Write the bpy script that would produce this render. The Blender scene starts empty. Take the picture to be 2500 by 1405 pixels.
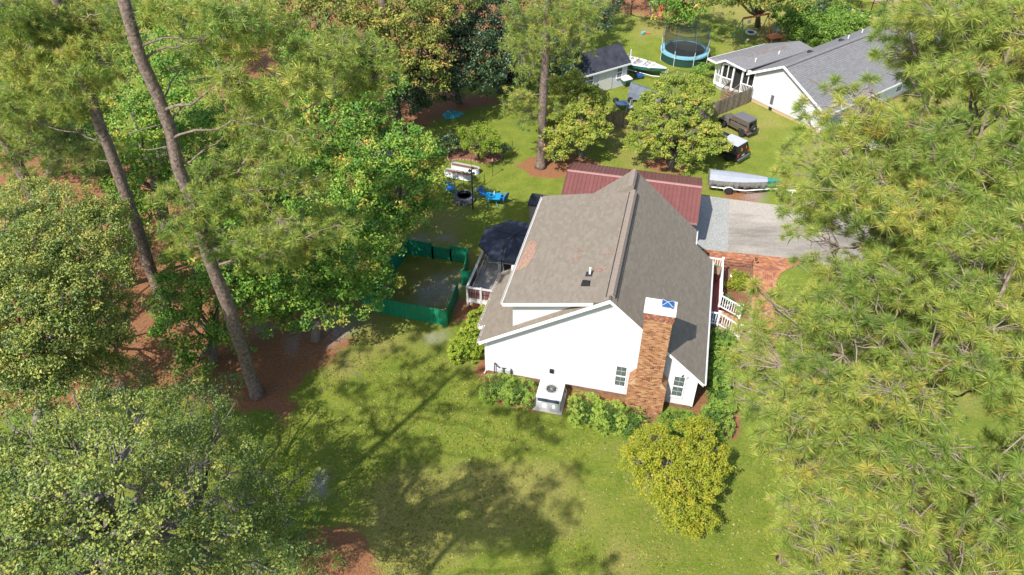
import bpy, bmesh, math, random
import numpy as np
from mathutils import Vector, Matrix

# ------------------------------------------------------------------ camera, sky, sun, exposure
C = bpy.context.scene.collection
scene = bpy.context.scene
CAM_H = 30.0
PITCH = math.atan(1571 / 1850.0)
cam_data = bpy.data.cameras.new("camera")
cam_data.sensor_width = 36.0
cam_data.lens = 1850.0 / 2500.0 * 36.0
cam_data.clip_start = 0.5
cam_data.clip_end = 2000.0
cam = bpy.data.objects.new("camera", cam_data)
cam.location = (0, 0, CAM_H)
cam.rotation_euler = (math.pi / 2 - PITCH, 0, 0)
C.objects.link(cam)
scene.camera = cam

SUN_AZ = math.radians(37.0)      # the way shadows fall, clockwise from +Y
SUN_EL = math.radians(50.0)
world = bpy.data.worlds.new("World")
scene.world = world
world.use_nodes = True
wn = world.node_tree
wn.nodes.clear()
sky = wn.nodes.new("ShaderNodeTexSky")
sky.sky_type = 'NISHITA'
sky.sun_disc = False
sky.sun_elevation = SUN_EL
sky.sun_rotation = SUN_AZ + math.pi
sky.air_density = 1.0
sky.dust_density = 1.5
bg = wn.nodes.new("ShaderNodeBackground")
bg.inputs[1].default_value = 0.15
wo = wn.nodes.new("ShaderNodeOutputWorld")
wn.links.new(sky.outputs[0], bg.inputs[0])
wn.links.new(bg.outputs[0], wo.inputs[0])
sun_data = bpy.data.lights.new("sun", 'SUN')
sun_data.energy = 4.9
sun_data.angle = math.radians(0.55)
sun_data.color = (1.0, 0.95, 0.87)
sun = bpy.data.objects.new("sun", sun_data)
C.objects.link(sun)
sd = Vector((math.sin(SUN_AZ) * math.cos(SUN_EL), math.cos(SUN_AZ) * math.cos(SUN_EL), -math.sin(SUN_EL)))
sun.rotation_euler = sd.to_track_quat('-Z', 'Y').to_euler()
sun.location = (-20, -20, 40)
scene.view_settings.view_transform = 'Standard'
scene.view_settings.look = 'None'
scene.view_settings.exposure = 0.53
scene.view_settings.gamma = 1.0
scene.view_settings.use_curve_mapping = False
scene.render.engine = 'CYCLES'
scene.cycles.max_bounces = 6
scene.cycles.transparent_max_bounces = 6

# ------------------------------------------------------------------ survey: photo pixel -> place in the world
F = 1850.0
SP, CP = math.sin(PITCH), math.cos(PITCH)
HA = math.radians(13.6)          # bearing of the house's ridge
UX = (math.cos(HA), -math.sin(HA))
VX = (math.sin(HA), math.cos(HA))


def ray(px, py):
    xc = (px - 1250.0) / F
    yc = -(py - 702.5) / F
    return (xc, CP + yc * SP, -SP + yc * CP)


def at(px, py, z=0.0):
    r = ray(px, py)
    t = (CAM_H - z) / (-r[2])
    return Vector((r[0] * t, r[1] * t, z))


def at_y(px, py, y):
    r = ray(px, py)
    t = y / r[1]
    return Vector((r[0] * t, y, CAM_H + r[2] * t))


def at_d(px, py, d):
    r = Vector(ray(px, py)).normalized() * d
    return Vector((r.x, r.y, CAM_H + r.z))


def height_at(py, p):
    r = ray(1250, py)
    return CAM_H + r[2] * p[1] / r[1]


def W(u, v, z=0.0):
    return Vector((u * UX[0] + v * VX[0], u * UX[1] + v * VX[1], z))


def uvof(p):
    return (p[0] * UX[0] + p[1] * UX[1], p[0] * VX[0] + p[1] * VX[1])


rnd = random.Random(7)


# ------------------------------------------------------------------ mesh builder
class MB:
    def __init__(self):
        self.v, self.f, self.t = [], [], []

    def add(self, vs, fs, tint=0.5):
        o = len(self.v)
        self.v.extend([tuple(p) for p in vs])
        self.f.extend([tuple(i + o for i in q) for q in fs])
        self.t.extend([tint] * len(vs))
        return self

    def box(self, x0, y0, z0, x1, y1, z1, tint=0.5):
        vs = [(x0, y0, z0), (x1, y0, z0), (x1, y1, z0), (x0, y1, z0), (x0, y0, z1), (x1, y0, z1), (x1, y1, z1), (x0, y1, z1)]
        return self.add(vs, [(0, 3, 2, 1), (4, 5, 6, 7), (0, 1, 5, 4), (1, 2, 6, 5), (2, 3, 7, 6), (3, 0, 4, 7)], tint)

    def obox(self, c, s, rz=0, rx=0, ry=0, tint=0.5):
        m = Matrix.Rotation(rz, 3, 'Z') @ Matrix.Rotation(ry, 3, 'Y') @ Matrix.Rotation(rx, 3, 'X')
        vs = []
        for z in (-.5, .5):
            for x, y in ((-.5, -.5), (.5, -.5), (.5, .5), (-.5, .5)):
                p = m @ Vector((x * s[0], y * s[1], z * s[2]))
                vs.append((c[0] + p.x, c[1] + p.y, c[2] + p.z))
        return self.add(vs, [(0, 3, 2, 1), (4, 5, 6, 7), (0, 1, 5, 4), (1, 2, 6, 5), (2, 3, 7, 6), (3, 0, 4, 7)], tint)

    def beam(self, a, b, w, h, up=(0, 0, 1), tint=0.5):
        a, b = Vector(a), Vector(b)
        d = (b - a).normalized()
        s = d.cross(Vector(up))
        if s.length < 1e-4:
            s = d.cross(Vector((1, 0, 0)))
        s.normalize()
        n = s.cross(d).normalized()
        vs = []
        for p in (a, b):
            for i, j in ((-1, -1), (1, -1), (1, 1), (-1, 1)):
                vs.append(p + s * (w / 2 * i) + n * (h / 2 * j))
        return self.add(vs, [(0, 3, 2, 1), (4, 5, 6, 7), (0, 1, 5, 4), (1, 2, 6, 5), (2, 3, 7, 6), (3, 0, 4, 7)], tint)

    def tube(self, pts, r, n=8, tint=0.5, cap=True):
        pts = [Vector(p) for p in pts]
        if not hasattr(r, '__len__'):
            r = [r] * len(pts)
        vs, fs = [], []
        ref = Vector((0.13, 0.21, 1)).normalized()
        for i, p in enumerate(pts):
            d = (pts[min(i + 1, len(pts) - 1)] - pts[max(i - 1, 0)])
            d = d.normalized() if d.length > 1e-6 else Vector((0, 0, 1))
            rr = ref if abs(d.dot(ref)) < 0.95 else Vector((1, 0, 0.1)).normalized()
            s = d.cross(rr).normalized()
            q = s.cross(d).normalized()
            for k in range(n):
                a = 2 * math.pi * k / n
                vs.append(p + s * (math.cos(a) * r[i]) + q * (math.sin(a) * r[i]))
        for i in range(len(pts) - 1):
            for k in range(n):
                k2 = (k + 1) % n
                fs.append((i * n + k, i * n + k2, (i + 1) * n + k2, (i + 1) * n + k))
        if cap:
            fs.append(tuple(range(n)))
            fs.append(tuple((len(pts) - 1) * n + k for k in reversed(range(n))))
        return self.add(vs, fs, tint)

    def cyl(self, c, r, z0, z1, n=16, r2=None, tint=0.5):
        return self.tube([(c[0], c[1], z0), (c[0], c[1], z1)], [r, r if r2 is None else r2], n, tint)

    def lathe(self, c, prof, n=20, tint=0.5, axis='z'):
        vs, fs = [], []
        for (r, z) in prof:
            for k in range(n):
                a = 2 * math.pi * k / n
                if axis == 'z':
                    vs.append((c[0] + r * math.cos(a), c[1] + r * math.sin(a), c[2] + z))
                elif axis == 'y':
                    vs.append((c[0] + r * math.cos(a), c[1] + z, c[2] + r * math.sin(a)))
                else:
                    vs.append((c[0] + z, c[1] + r * math.cos(a), c[2] + r * math.sin(a)))
        for i in range(len(prof) - 1):
            for k in range(n):
                k2 = (k + 1) % n
                fs.append((i * n + k, i * n + k2, (i + 1) * n + k2, (i + 1) * n + k))
        if prof[0][0] > 1e-4:
            fs.append(tuple(reversed(range(n))))
        if prof[-1][0] > 1e-4:
            fs.append(tuple((len(prof) - 1) * n + k for k in range(n)))
        return self.add(vs, fs, tint)

    def extrude(self, pts, vec, tint=0.5):
        pts = [Vector(p) for p in pts]
        vec = Vector(vec)
        n = len(pts)
        vs = pts + [p + vec for p in pts]
        fs = [tuple(reversed(range(n))), tuple(range(n, 2 * n))]
        for i in range(n):
            j = (i + 1) % n
            fs.append((i, j, n + j, n + i))
        return self.add(vs, fs, tint)

    def poly(self, pts, tint=0.5):
        return self.add(pts, [tuple(range(len(pts)))], tint)

    def loft(self, rings, tint=0.5, cap=True):
        n = len(rings[0])
        vs = [p for r in rings for p in r]
        fs = []
        for i in range(len(rings) - 1):
            for k in range(n):
                k2 = (k + 1) % n
                fs.append((i * n + k, i * n + k2, (i + 1) * n + k2, (i + 1) * n + k))
        if cap:
            fs.append(tuple(reversed(range(n))))
            fs.append(tuple((len(rings) - 1) * n + k for k in range(n)))
        return self.add(vs, fs, tint)

    def build(self, name, mat, parent=None, org=(0, 0, 0), smooth=False, bevel=0, loc=None, rz=0):
        me = bpy.data.meshes.new(name)
        me.from_pydata([(p[0] - org[0], p[1] - org[1], p[2] - org[2]) for p in self.v], [], self.f)
        at_ = me.attributes.new('tint', 'FLOAT', 'POINT')
        at_.data.foreach_set('value', self.t)
        bm = bmesh.new()
        bm.from_mesh(me)
        bmesh.ops.recalc_face_normals(bm, faces=bm.faces)
        if bevel:
            bmesh.ops.bevel(bm, geom=list(bm.edges), offset=bevel, segments=2, profile=0.6, affect='EDGES', clamp_overlap=True)
        bm.to_mesh(me)
        bm.free()
        if smooth:
            me.polygons.foreach_set('use_smooth', [True] * len(me.polygons))
            if smooth == 'auto':
                me.set_sharp_from_angle(angle=math.radians(35))
        me.materials.append(mat)
        o = bpy.data.objects.new(name, me)
        C.objects.link(o)
        if parent:
            o.parent = parent
        if loc is not None:
            o.location = loc
            o.rotation_euler = (0, 0, rz)
        return o


def tag(o, label, cat, group=None, kind=None):
    o['label'] = label
    o['category'] = cat
    if group:
        o['group'] = group
    if kind:
        o['kind'] = kind
    return o


def thing(name, label, cat, loc=(0, 0, 0), rz=0, group=None):
    o = bpy.data.objects.new(name, None)
    C.objects.link(o)
    o.location = loc
    o.rotation_euler = (0, 0, rz)
    o.empty_display_size = 0.2
    return tag(o, label, cat, group)


def dup(root, loc, rz, label=None):
    r = root.copy()
    C.objects.link(r)
    r.location = loc
    r.rotation_euler = (0, 0, rz)
    if label:
        r['label'] = label
    for ch in list(root.children):
        c = ch.copy()
        C.objects.link(c)
        c.parent = r
        for g in list(ch.children):
            d = g.copy()
            C.objects.link(d)
            d.parent = c
    return r


# ------------------------------------------------------------------ materials
def nt(m):
    m.use_nodes = True
    n = m.node_tree
    return n, n.nodes["Principled BSDF"], n.links


def surf(name, col, rough=0.7, var=0.12, scale=12.0, bump=0.0, bscale=None, metal=0.0, tint=0.0, spec=0.4, col2=None, detail=4):
    m = bpy.data.materials.new(name)
    n, p, L = nt(m)
    tc = n.nodes.new('ShaderNodeTexCoord')
    nz = n.nodes.new('ShaderNodeTexNoise')
    nz.inputs['Scale'].default_value = scale
    nz.inputs['Detail'].default_value = detail
    nz.inputs['Roughness'].default_value = 0.65
    L.new(tc.outputs['Object'], nz.inputs['Vector'])
    mx = n.nodes.new('ShaderNodeMix')
    mx.data_type = 'RGBA'
    a = tuple(c * (1 - var) for c in col) + (1,)
    b = tuple(min(1, c * (1 + var)) for c in (col2 or col)) + (1,)
    mx.inputs[6].default_value = a
    mx.inputs[7].default_value = b
    rm = n.nodes.new('ShaderNodeMapRange')
    rm.inputs[1].default_value = 0.3
    rm.inputs[2].default_value = 0.7
    L.new(nz.outputs[0], rm.inputs[0])
    L.new(rm.outputs[0], mx.inputs[0])
    out = mx.outputs[2]
    if tint:
        at_ = n.nodes.new('ShaderNodeAttribute')
        at_.attribute_name = 'tint'
        r2 = n.nodes.new('ShaderNodeMapRange')
        r2.inputs[3].default_value = 1 - tint
        r2.inputs[4].default_value = 1 + tint
        L.new(at_.outputs['Fac'], r2.inputs[0])
        vm = n.nodes.new('ShaderNodeVectorMath')
        vm.operation = 'SCALE'
        L.new(out, vm.inputs[0])
        L.new(r2.outputs[0], vm.inputs['Scale'])
        out = vm.outputs[0]
    L.new(out, p.inputs['Base Color'])
    p.inputs['Roughness'].default_value = rough
    p.inputs['Metallic'].default_value = metal
    p.inputs['Specular IOR Level'].default_value = spec
    if bump:
        n2 = n.nodes.new('ShaderNodeTexNoise')
        n2.inputs['Scale'].default_value = bscale or scale * 3
        n2.inputs['Detail'].default_value = 5
        L.new(tc.outputs['Object'], n2.inputs['Vector'])
        bp = n.nodes.new('ShaderNodeBump')
        bp.inputs['Strength'].default_value = 0.8
        bp.inputs['Distance'].default_value = bump
        L.new(n2.outputs[0], bp.inputs['Height'])
        L.new(bp.outputs[0], p.inputs['Normal'])
    return m


def ramp_mat(name, stops, rough=0.8, scale=8.0, noise=0.35, bump=0.0, trans=0.0, spec=0.3, big=0.0, bigscale=0.25):
    """colour from the piece's own 'tint' attribute, spread a little by noise"""
    m = bpy.data.materials.new(name)
    n, p, L = nt(m)
    at_ = n.nodes.new('ShaderNodeAttribute')
    at_.attribute_name = 'tint'
    tc = n.nodes.new('ShaderNodeTexCoord')
    nz = n.nodes.new('ShaderNodeTexNoise')
    nz.inputs['Scale'].default_value = scale
    nz.inputs['Detail'].default_value = 3
    L.new(tc.outputs['Object'], nz.inputs['Vector'])
    ma = n.nodes.new('ShaderNodeMath')
    ma.operation = 'MULTIPLY_ADD'
    L.new(nz.outputs[0], ma.inputs[0])
    ma.inputs[1].default_value = noise
    ma.inputs[2].default_value = -noise / 2
    ad = n.nodes.new('ShaderNodeMath')
    ad.operation = 'ADD'
    L.new(at_.outputs['Fac'], ad.inputs[0])
    L.new(ma.outputs[0], ad.inputs[1])
    cr = n.nodes.new('ShaderNodeValToRGB')
    el = cr.color_ramp.elements
    el[0].position, el[0].color = stops[0][0], stops[0][1] + (1,)
    el[1].position, el[1].color = stops[-1][0], stops[-1][1] + (1,)
    for s in stops[1:-1]:
        e = el.new(s[0])
        e.color = s[1] + (1,)
    L.new(ad.outputs[0], cr.inputs[0])
    L.new(cr.outputs[0], p.inputs['Base Color'])
    p.inputs['Roughness'].default_value = rough
    p.inputs['Specular IOR Level'].default_value = spec
    if trans:
        tr = n.nodes.new('ShaderNodeBsdfTranslucent')
        L.new(cr.outputs[0], tr.inputs[0])
        ms = n.nodes.new('ShaderNodeMixShader')
        ms.inputs[0].default_value = trans
        L.new(p.outputs[0], ms.inputs[1])
        L.new(tr.outputs[0], ms.inputs[2])
        L.new(ms.outputs[0], n.nodes['Material Output'].inputs[0])
    if bump:
        bp = n.nodes.new('ShaderNodeBump')
        bp.inputs['Distance'].default_value = bump
        L.new(nz.outputs[0], bp.inputs['Height'])
        L.new(bp.outputs[0], p.inputs['Normal'])
    return m


def glass(name, col, rough=0.08):
    m = bpy.data.materials.new(name)
    n, p, L = nt(m)
    p.inputs['Base Color'].default_value = col + (1,)
    p.inputs['Roughness'].default_value = rough
    p.inputs['Specular IOR Level'].default_value = 0.6
    tc = n.nodes.new('ShaderNodeTexCoord')
    nz = n.nodes.new('ShaderNodeTexNoise')
    nz.inputs['Scale'].default_value = 1.5
    L.new(tc.outputs['Object'], nz.inputs['Vector'])
    bp = n.nodes.new('ShaderNodeBump')
    bp.inputs['Distance'].default_value = 0.01
    bp.inputs['Strength'].default_value = 0.3
    L.new(nz.outputs[0], bp.inputs['Height'])
    L.new(bp.outputs[0], p.inputs['Normal'])
    return m


M = {}
M['white_siding'] = surf('white_siding', (0.555, 0.565, 0.59), 0.6, 0.05, 1.2)
M['bumper'] = surf('bumper_grey', (0.10, 0.105, 0.115), 0.4, 0.1)
M['white_trim'] = surf('white_trim', (0.78, 0.78, 0.77), 0.45, 0.03, 6)
M['white_worn'] = surf('white_worn', (0.70, 0.69, 0.66), 0.6, 0.10, 8)
M['white_metal'] = surf('white_metal', (0.62, 0.62, 0.60), 0.4, 0.05, 5)
M['shingle'] = ramp_mat('tan_shingle', [(0, (0.170, 0.147, 0.118)), (0.5, (0.208, 0.179, 0.145)), (1, (0.252, 0.218, 0.178))], 0.95, 30, 0.12, 0.004, spec=0.15)
M['roof_base'] = surf('roof_base', (0.12, 0.10, 0.085), 0.95, 0.2, 8)
M['ridge_cap'] = surf('ridge_cap', (0.26, 0.21, 0.175), 0.95, 0.2, 14, 0.004)
M['dark_line'] = surf('dark_line', (0.03, 0.03, 0.032), 0.8)
M['brick'] = ramp_mat('buff_brick', [(0, (0.05, 0.028, 0.018)), (0.08, (0.16, 0.07, 0.04)), (0.35, (0.29, 0.135, 0.066)), (0.7, (0.36, 0.185, 0.095)), (1, (0.45, 0.27, 0.15))], 0.9, 40, 0.12, 0.004, spec=0.2)
M['mortar'] = surf('mortar', (0.44, 0.32, 0.20), 0.95, 0.12, 20, 0.003)
M['red_brick'] = ramp_mat('patio_brick', [(0, (0.20, 0.09, 0.07)), (0.3, (0.32, 0.115, 0.06)), (0.7, (0.38, 0.155, 0.07)), (1, (0.42, 0.24, 0.14))], 0.9, 30, 0.15, 0.003, spec=0.2)
M['sand_joint'] = surf('sand_joint', (0.36, 0.24, 0.16), 0.95, 0.2, 14)
M['red_metal'] = surf('red_metal', (0.165, 0.062, 0.055), 0.5, 0.10, 2.5, tint=0.06)
M['metal_edge'] = surf('metal_edge', (0.33, 0.17, 0.16), 0.4)
M['concrete'] = surf('concrete', (0.42, 0.40, 0.36), 0.9, 0.15, 6, 0.004)
M['black'] = surf('black_metal', (0.018, 0.018, 0.02), 0.5, 0.2)
M['rubber'] = surf('rubber', (0.02, 0.02, 0.02), 0.85, 0.2)
M['chrome'] = surf('rim_metal', (0.55, 0.55, 0.55), 0.35, 0.1, metal=0.6)
M['blue_cap'] = surf('blue_cap', (0.03, 0.12, 0.32), 0.35, 0.15, metal=0.3)
M['navy'] = surf('navy_canvas', (0.030, 0.036, 0.056), 0.75, 0.35, 2.5, 0.01, 5)
M['green_paint'] = surf('green_paint', (0.008, 0.20, 0.10), 0.5, 0.15, 5, tint=0.12)
M['rail_shaded'] = surf('shaded_rail_paint', (0.50, 0.49, 0.49), 0.6, 0.1, 8)  # white rail paint greyed: the tree shade is put into its colour
M['deck_wood'] = surf('grey_deck_wood', (0.32, 0.31, 0.29), 0.8, 0.18, 4, 0.003, 20, tint=0.12)
M['deck_red'] = surf('red_deck_paint', (0.20, 0.035, 0.03), 0.55, 0.12, 6, tint=0.1)
M['pink_board'] = surf('faded_pink_board', (0.36, 0.17, 0.16), 0.8, 0.15, 6, tint=0.15)
M['lattice'] = surf('orange_lattice', (0.30, 0.10, 0.04), 0.8, 0.15)
M['brown_wood'] = surf('brown_wood', (0.21, 0.125, 0.075), 0.8, 0.25, 8, 0.004, tint=0.2)
M['grey_wood'] = surf('weathered_fence_wood', (0.17, 0.14, 0.105), 0.9, 0.3, 5, 0.004, 18, tint=0.3)
M['cyan'] = surf('cyan_metal', (0.015, 0.26, 0.50), 0.45, 0.08)
M['blue_chair'] = surf('blue_chair_mesh', (0.02, 0.15, 0.46), 0.5, 0.1)
M['stone'] = ramp_mat('fieldstone', [(0, (0.10, 0.10, 0.11)), (0.5, (0.22, 0.22, 0.22)), (1, (0.38, 0.35, 0.31))], 0.9, 10, 0.3, 0.01)
M['ash'] = surf('ash', (0.03, 0.028, 0.03), 0.95, 0.5)
M['galv'] = surf('galvanised_steel', (0.50, 0.52, 0.52), 0.45, 0.08, 6, metal=0.15)
M['soil'] = surf('bed_soil', (0.16, 0.075, 0.04), 0.95, 0.35, 20, 0.02)
M['mulch'] = surf('mulch', (0.20, 0.085, 0.05), 0.95, 0.4, 25, 0.03)
M['grey_panel'] = surf('grey_panel', (0.42, 0.43, 0.44), 0.5, 0.06)
M['slate_vent'] = surf('slate_vent', (0.06, 0.10, 0.17), 0.4, 0.1)
M['glass'] = glass('window_glass', (0.035, 0.055, 0.055))
M['dark_glass'] = glass('dark_car_glass', (0.008, 0.009, 0.011), 0.05)
M['curtain'] = surf('curtain', (0.13, 0.17, 0.16), 0.9, 0.3, 14)
M['grey_shingle'] = surf('grey_shingle', (0.185, 0.184, 0.190), 0.95, 0.16, 5, 0.004, tint=0.07, spec=0.15)
M['dark_shingle'] = surf('dark_shingle', (0.040, 0.042, 0.055), 0.95, 0.35, 1.6, 0.004, tint=0.2, spec=0.15)
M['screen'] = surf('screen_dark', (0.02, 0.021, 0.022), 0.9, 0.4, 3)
M['tarp_grey'] = surf('grey_boat_cover', (0.30, 0.32, 0.36), 0.6, 0.08, 2.0, 0.02, 4)
M['tarp_dark'] = surf('taupe_boat_cover', (0.17, 0.16, 0.145), 0.7, 0.15, 2.5, 0.03, 4)
M['tarp_slate'] = surf('slate_tarp', (0.10, 0.12, 0.15), 0.65, 0.3, 1.8, 0.03, 4)
M['boat_green'] = surf('green_hull', (0.03, 0.13, 0.10), 0.35, 0.1)
M['teal'] = surf('teal_cloth', (0.02, 0.20, 0.17), 0.6, 0.2)
M['car_brown'] = surf('bronze_car_paint', (0.15, 0.125, 0.098), 0.28, 0.05, spec=0.6, metal=0.3)
M['car_top'] = surf('grey_hard_top', (0.13, 0.125, 0.14), 0.5, 0.05)
M['car_black'] = surf('black_car_paint', (0.012, 0.014, 0.018), 0.2, 0.05, spec=0.6)
M['camper_white'] = surf('camper_white', (0.42, 0.44, 0.48), 0.4, 0.05)
M['red_lamp'] = surf('red_lamp', (0.45, 0.02, 0.02), 0.3)
M['orange'] = surf('orange_plastic', (0.60, 0.14, 0.04), 0.6, 0.1)
M['swing_orange'] = surf('orange_wood', (0.58, 0.20, 0.08), 0.7, 0.15)
M['swing_green'] = surf('green_pipe', (0.05, 0.22, 0.18), 0.5, 0.1)
M['tramp_blue'] = surf('trampoline_blue', (0.17, 0.37, 0.45), 0.55, 0.12, 3)
M['tramp_mat'] = surf('trampoline_mat', (0.035, 0.036, 0.042), 0.7, 0.2)
M['plastic_white'] = surf('plastic_white', (0.62, 0.61, 0.58), 0.5, 0.06)
M['tan_panel'] = surf('tan_panel', (0.30, 0.28, 0.25), 0.7, 0.06)
M['lounge_blue'] = surf('pale_blue_mesh', (0.22, 0.38, 0.50), 0.6, 0.08)
M['tarp_teal'] = surf('crumpled_teal_tarp', (0.05, 0.30, 0.34), 0.5, 0.35, 3, 0.05, 5)
M['straw_pile'] = surf('pine_needle_drift', (0.23, 0.11, 0.06), 0.95, 0.5, 24, 0.02, col2=(0.36, 0.24, 0.18))
M['bark'] = surf('pine_bark', (0.105, 0.075, 0.060), 0.95, 0.4, 7, 0.06, 9, col2=(0.20, 0.15, 0.125))
M['twig'] = surf('pale_twig', (0.235, 0.185, 0.155), 0.9, 0.3, 6)
M['oak_bark'] = surf('grey_bark', (0.17, 0.15, 0.13), 0.9, 0.3, 5, 0.02)
M['cone'] = surf('pine_cone', (0.30, 0.20, 0.16), 0.9, 0.3)


# net: real open mesh made see-through by a fine procedural weave
def weave(name, col, keep=0.35):
    m = bpy.data.materials.new(name)
    n, p, L = nt(m)
    p.inputs['Base Color'].default_value = col + (1,)
    p.inputs['Roughness'].default_value = 0.8
    tr = n.nodes.new('ShaderNodeBsdfTransparent')
    ms = n.nodes.new('ShaderNodeMixShader')
    ms.inputs[0].default_value = keep
    L.new(tr.outputs[0], ms.inputs[1])
    L.new(p.outputs[0], ms.inputs[2])
    L.new(ms.outputs[0], n.nodes['Material Output'].inputs[0])
    return m


M['net'] = weave('safety_net', (0.02, 0.03, 0.02), 0.5)

# ------------------------------------------------------------------ polygons on surfaces
def clip_half(poly, a, b, c):
    out = []
    n = len(poly)
    for i in range(n):
        p, q = poly[i], poly[(i + 1) % n]
        dp, dq = a * p[0] + b * p[1] - c, a * q[0] + b * q[1] - c
        if dp <= 0:
            out.append(p)
        if (dp < 0 < dq) or (dq < 0 < dp):
            t = dp / (dp - dq)
            out.append((p[0] + (q[0] - p[0]) * t, p[1] + (q[1] - p[1]) * t))
    return out


def clip_convex(poly, conv):
    area = sum(conv[i][0] * conv[(i + 1) % len(conv)][1] - conv[(i + 1) % len(conv)][0] * conv[i][1] for i in range(len(conv)))
    for i in range(len(conv)):
        p, q = conv[i], conv[(i + 1) % len(conv)]
        dx, dy = q[0] - p[0], q[1] - p[1]
        if area < 0:
            dx, dy = -dx, -dy
        poly = clip_half(poly, dy, -dx, dy * p[0] - dx * p[1])
        if len(poly) < 3:
            return []
    return poly


def tabs(O, A, B, N, conv, wa, wb, gap=0.0, lift0=0.003, lift1=0.014, stagger=0.5, jitter=0.0, rng=None, tmin=0.0, tmax=1.0):
    """pieces (shingles, bricks, boards) laid over a convex outline in the plane O + a*A + b*B; returns [(verts, faces, tint)]"""
    rng = rng or rnd
    O, A, B, N = Vector(O), Vector(A), Vector(B), Vector(N)
    a0, a1 = min(p[0] for p in conv), max(p[0] for p in conv)
    b0, b1 = min(p[1] for p in conv), max(p[1] for p in conv)
    out = []
    j = 0
    b = b0
    while b < b1 - 1e-6:
        a = a0 - wa * (stagger if j % 2 else 0.0) - (rng.random() * wa if stagger < 0 else 0)
        while a < a1:
            w = wa * (1 + rng.uniform(-jitter, jitter))
            r = [(a + gap / 2, b + gap / 2), (a + w - gap / 2, b + gap / 2), (a + w - gap / 2, b + wb - gap / 2), (a + gap / 2, b + wb - gap / 2)]
            q = clip_convex(r, conv)
            if len(q) >= 3:
                ar = abs(sum(q[i][0] * q[(i + 1) % len(q)][1] - q[(i + 1) % len(q)][0] * q[i][1] for i in range(len(q)))) / 2
                if ar > wa * wb * 0.04:
                    n = len(q)
                    top, bot = [], []
                    for (x, y) in q:
                        f = (y - b) / wb
                        top.append(O + A * x + B * y + N * (lift0 + (lift1 - lift0) * f))
                        bot.append(O + A * x + B * y - N * 0.002)
                    fs = [tuple(range(n))] + [(i, n + i, n + (i + 1) % n, (i + 1) % n) for i in range(n)]
                    out.append((top + bot, fs, rng.uniform(tmin, tmax)))
            a += w
        b += wb
        j += 1
    return out


def lay(name, pieces, mat, parent, org=(0, 0, 0), single=0, key=None, piece='shingle'):
    """joins the pieces into one mesh, except the first `single` (nearest) that become objects of their own"""
    if single and key:
        pieces = sorted(pieces, key=key)
    for vs, fs, t in pieces[:single]:
        MB().add(vs, fs, t).build(piece, mat, parent, org)
    mb = MB()
    for vs, fs, t in pieces[single:]:
        mb.add(vs, fs, t)
    if mb.v:
        o = mb.build(name, mat, parent, org)
        o['kind'] = 'stuff'


# ------------------------------------------------------------------ ground sheet
def axis(lo, hi, step, far):
    core = np.arange(lo, hi + 1e-6, step)
    k = np.geomspace(1, far, 14)
    return np.concatenate([lo - k[::-1], core, hi + k])


gx = axis(-28, 42, 0.33, 400)
gy = axis(10, 88, 0.33, 600)
GX, GY = np.meshgrid(gx, gy)
nrng = np.random.default_rng(5)


def vnoise(x, y, s, seed):
    """smooth value noise"""
    r = np.random.default_rng(seed)
    tb = r.random((64, 64))
    x, y = x / s, y / s
    xi, yi = np.floor(x).astype(int), np.floor(y).astype(int)
    fx, fy = x - xi, y - yi
    fx, fy = fx * fx * (3 - 2 * fx), fy * fy * (3 - 2 * fy)
    a = tb[yi % 64, xi % 64]
    b = tb[yi % 64, (xi + 1) % 64]
    c = tb[(yi + 1) % 64, xi % 64]
    d = tb[(yi + 1) % 64, (xi + 1) % 64]
    return (a * (1 - fx) + b * fx) * (1 - fy) + (c * (1 - fx) + d * fx) * fy


def fbm(x, y, s, seed):
    return (vnoise(x, y, s, seed) * 0.5 + vnoise(x, y, s / 2.1, seed + 1) * 0.3 + vnoise(x, y, s / 4.3, seed + 2) * 0.2)


def poly_mask(pts, feather=0.5, wob=0.6, seed=1):
    """1 inside a ground outline given by photo pixels, ragged soft edge"""
    P = [at(*p)[:2] for p in pts]
    inside = np.zeros(GX.shape, bool)
    dist = np.full(GX.shape, 1e9)
    n = len(P)
    for i in range(n):
        x0, y0 = P[i]
        x1, y1 = P[(i + 1) % n]
        cond = ((y0 > GY) != (y1 > GY))
        with np.errstate(divide='ignore', invalid='ignore'):
            xi = (x1 - x0) * (GY - y0) / (y1 - y0 + 1e-12) + x0
        inside ^= cond & (GX < xi)
        L2 = (x1 - x0) ** 2 + (y1 - y0) ** 2 + 1e-9
        t = np.clip(((GX - x0) * (x1 - x0) + (GY - y0) * (y1 - y0)) / L2, 0, 1)
        d = np.hypot(GX - (x0 + t * (x1 - x0)), GY - (y0 + t * (y1 - y0)))
        dist = np.minimum(dist, d)
    sdist = np.where(inside, -dist, dist)
    sdist = sdist + (fbm(GX, GY, 1.6, seed) - 0.5) * 2 * wob
    return np.clip(0.5 - sdist / (2 * feather), 0, 1)


def blob(px, py, r, feather=0.5, seed=3):
    p = at(px, py)
    d = np.hypot(GX - p.x, GY - p.y) - r + (fbm(GX, GY, 1.2, seed) - 0.5) * 1.4 * r
    return np.clip(0.5 - d / (2 * feather), 0, 1)


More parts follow.
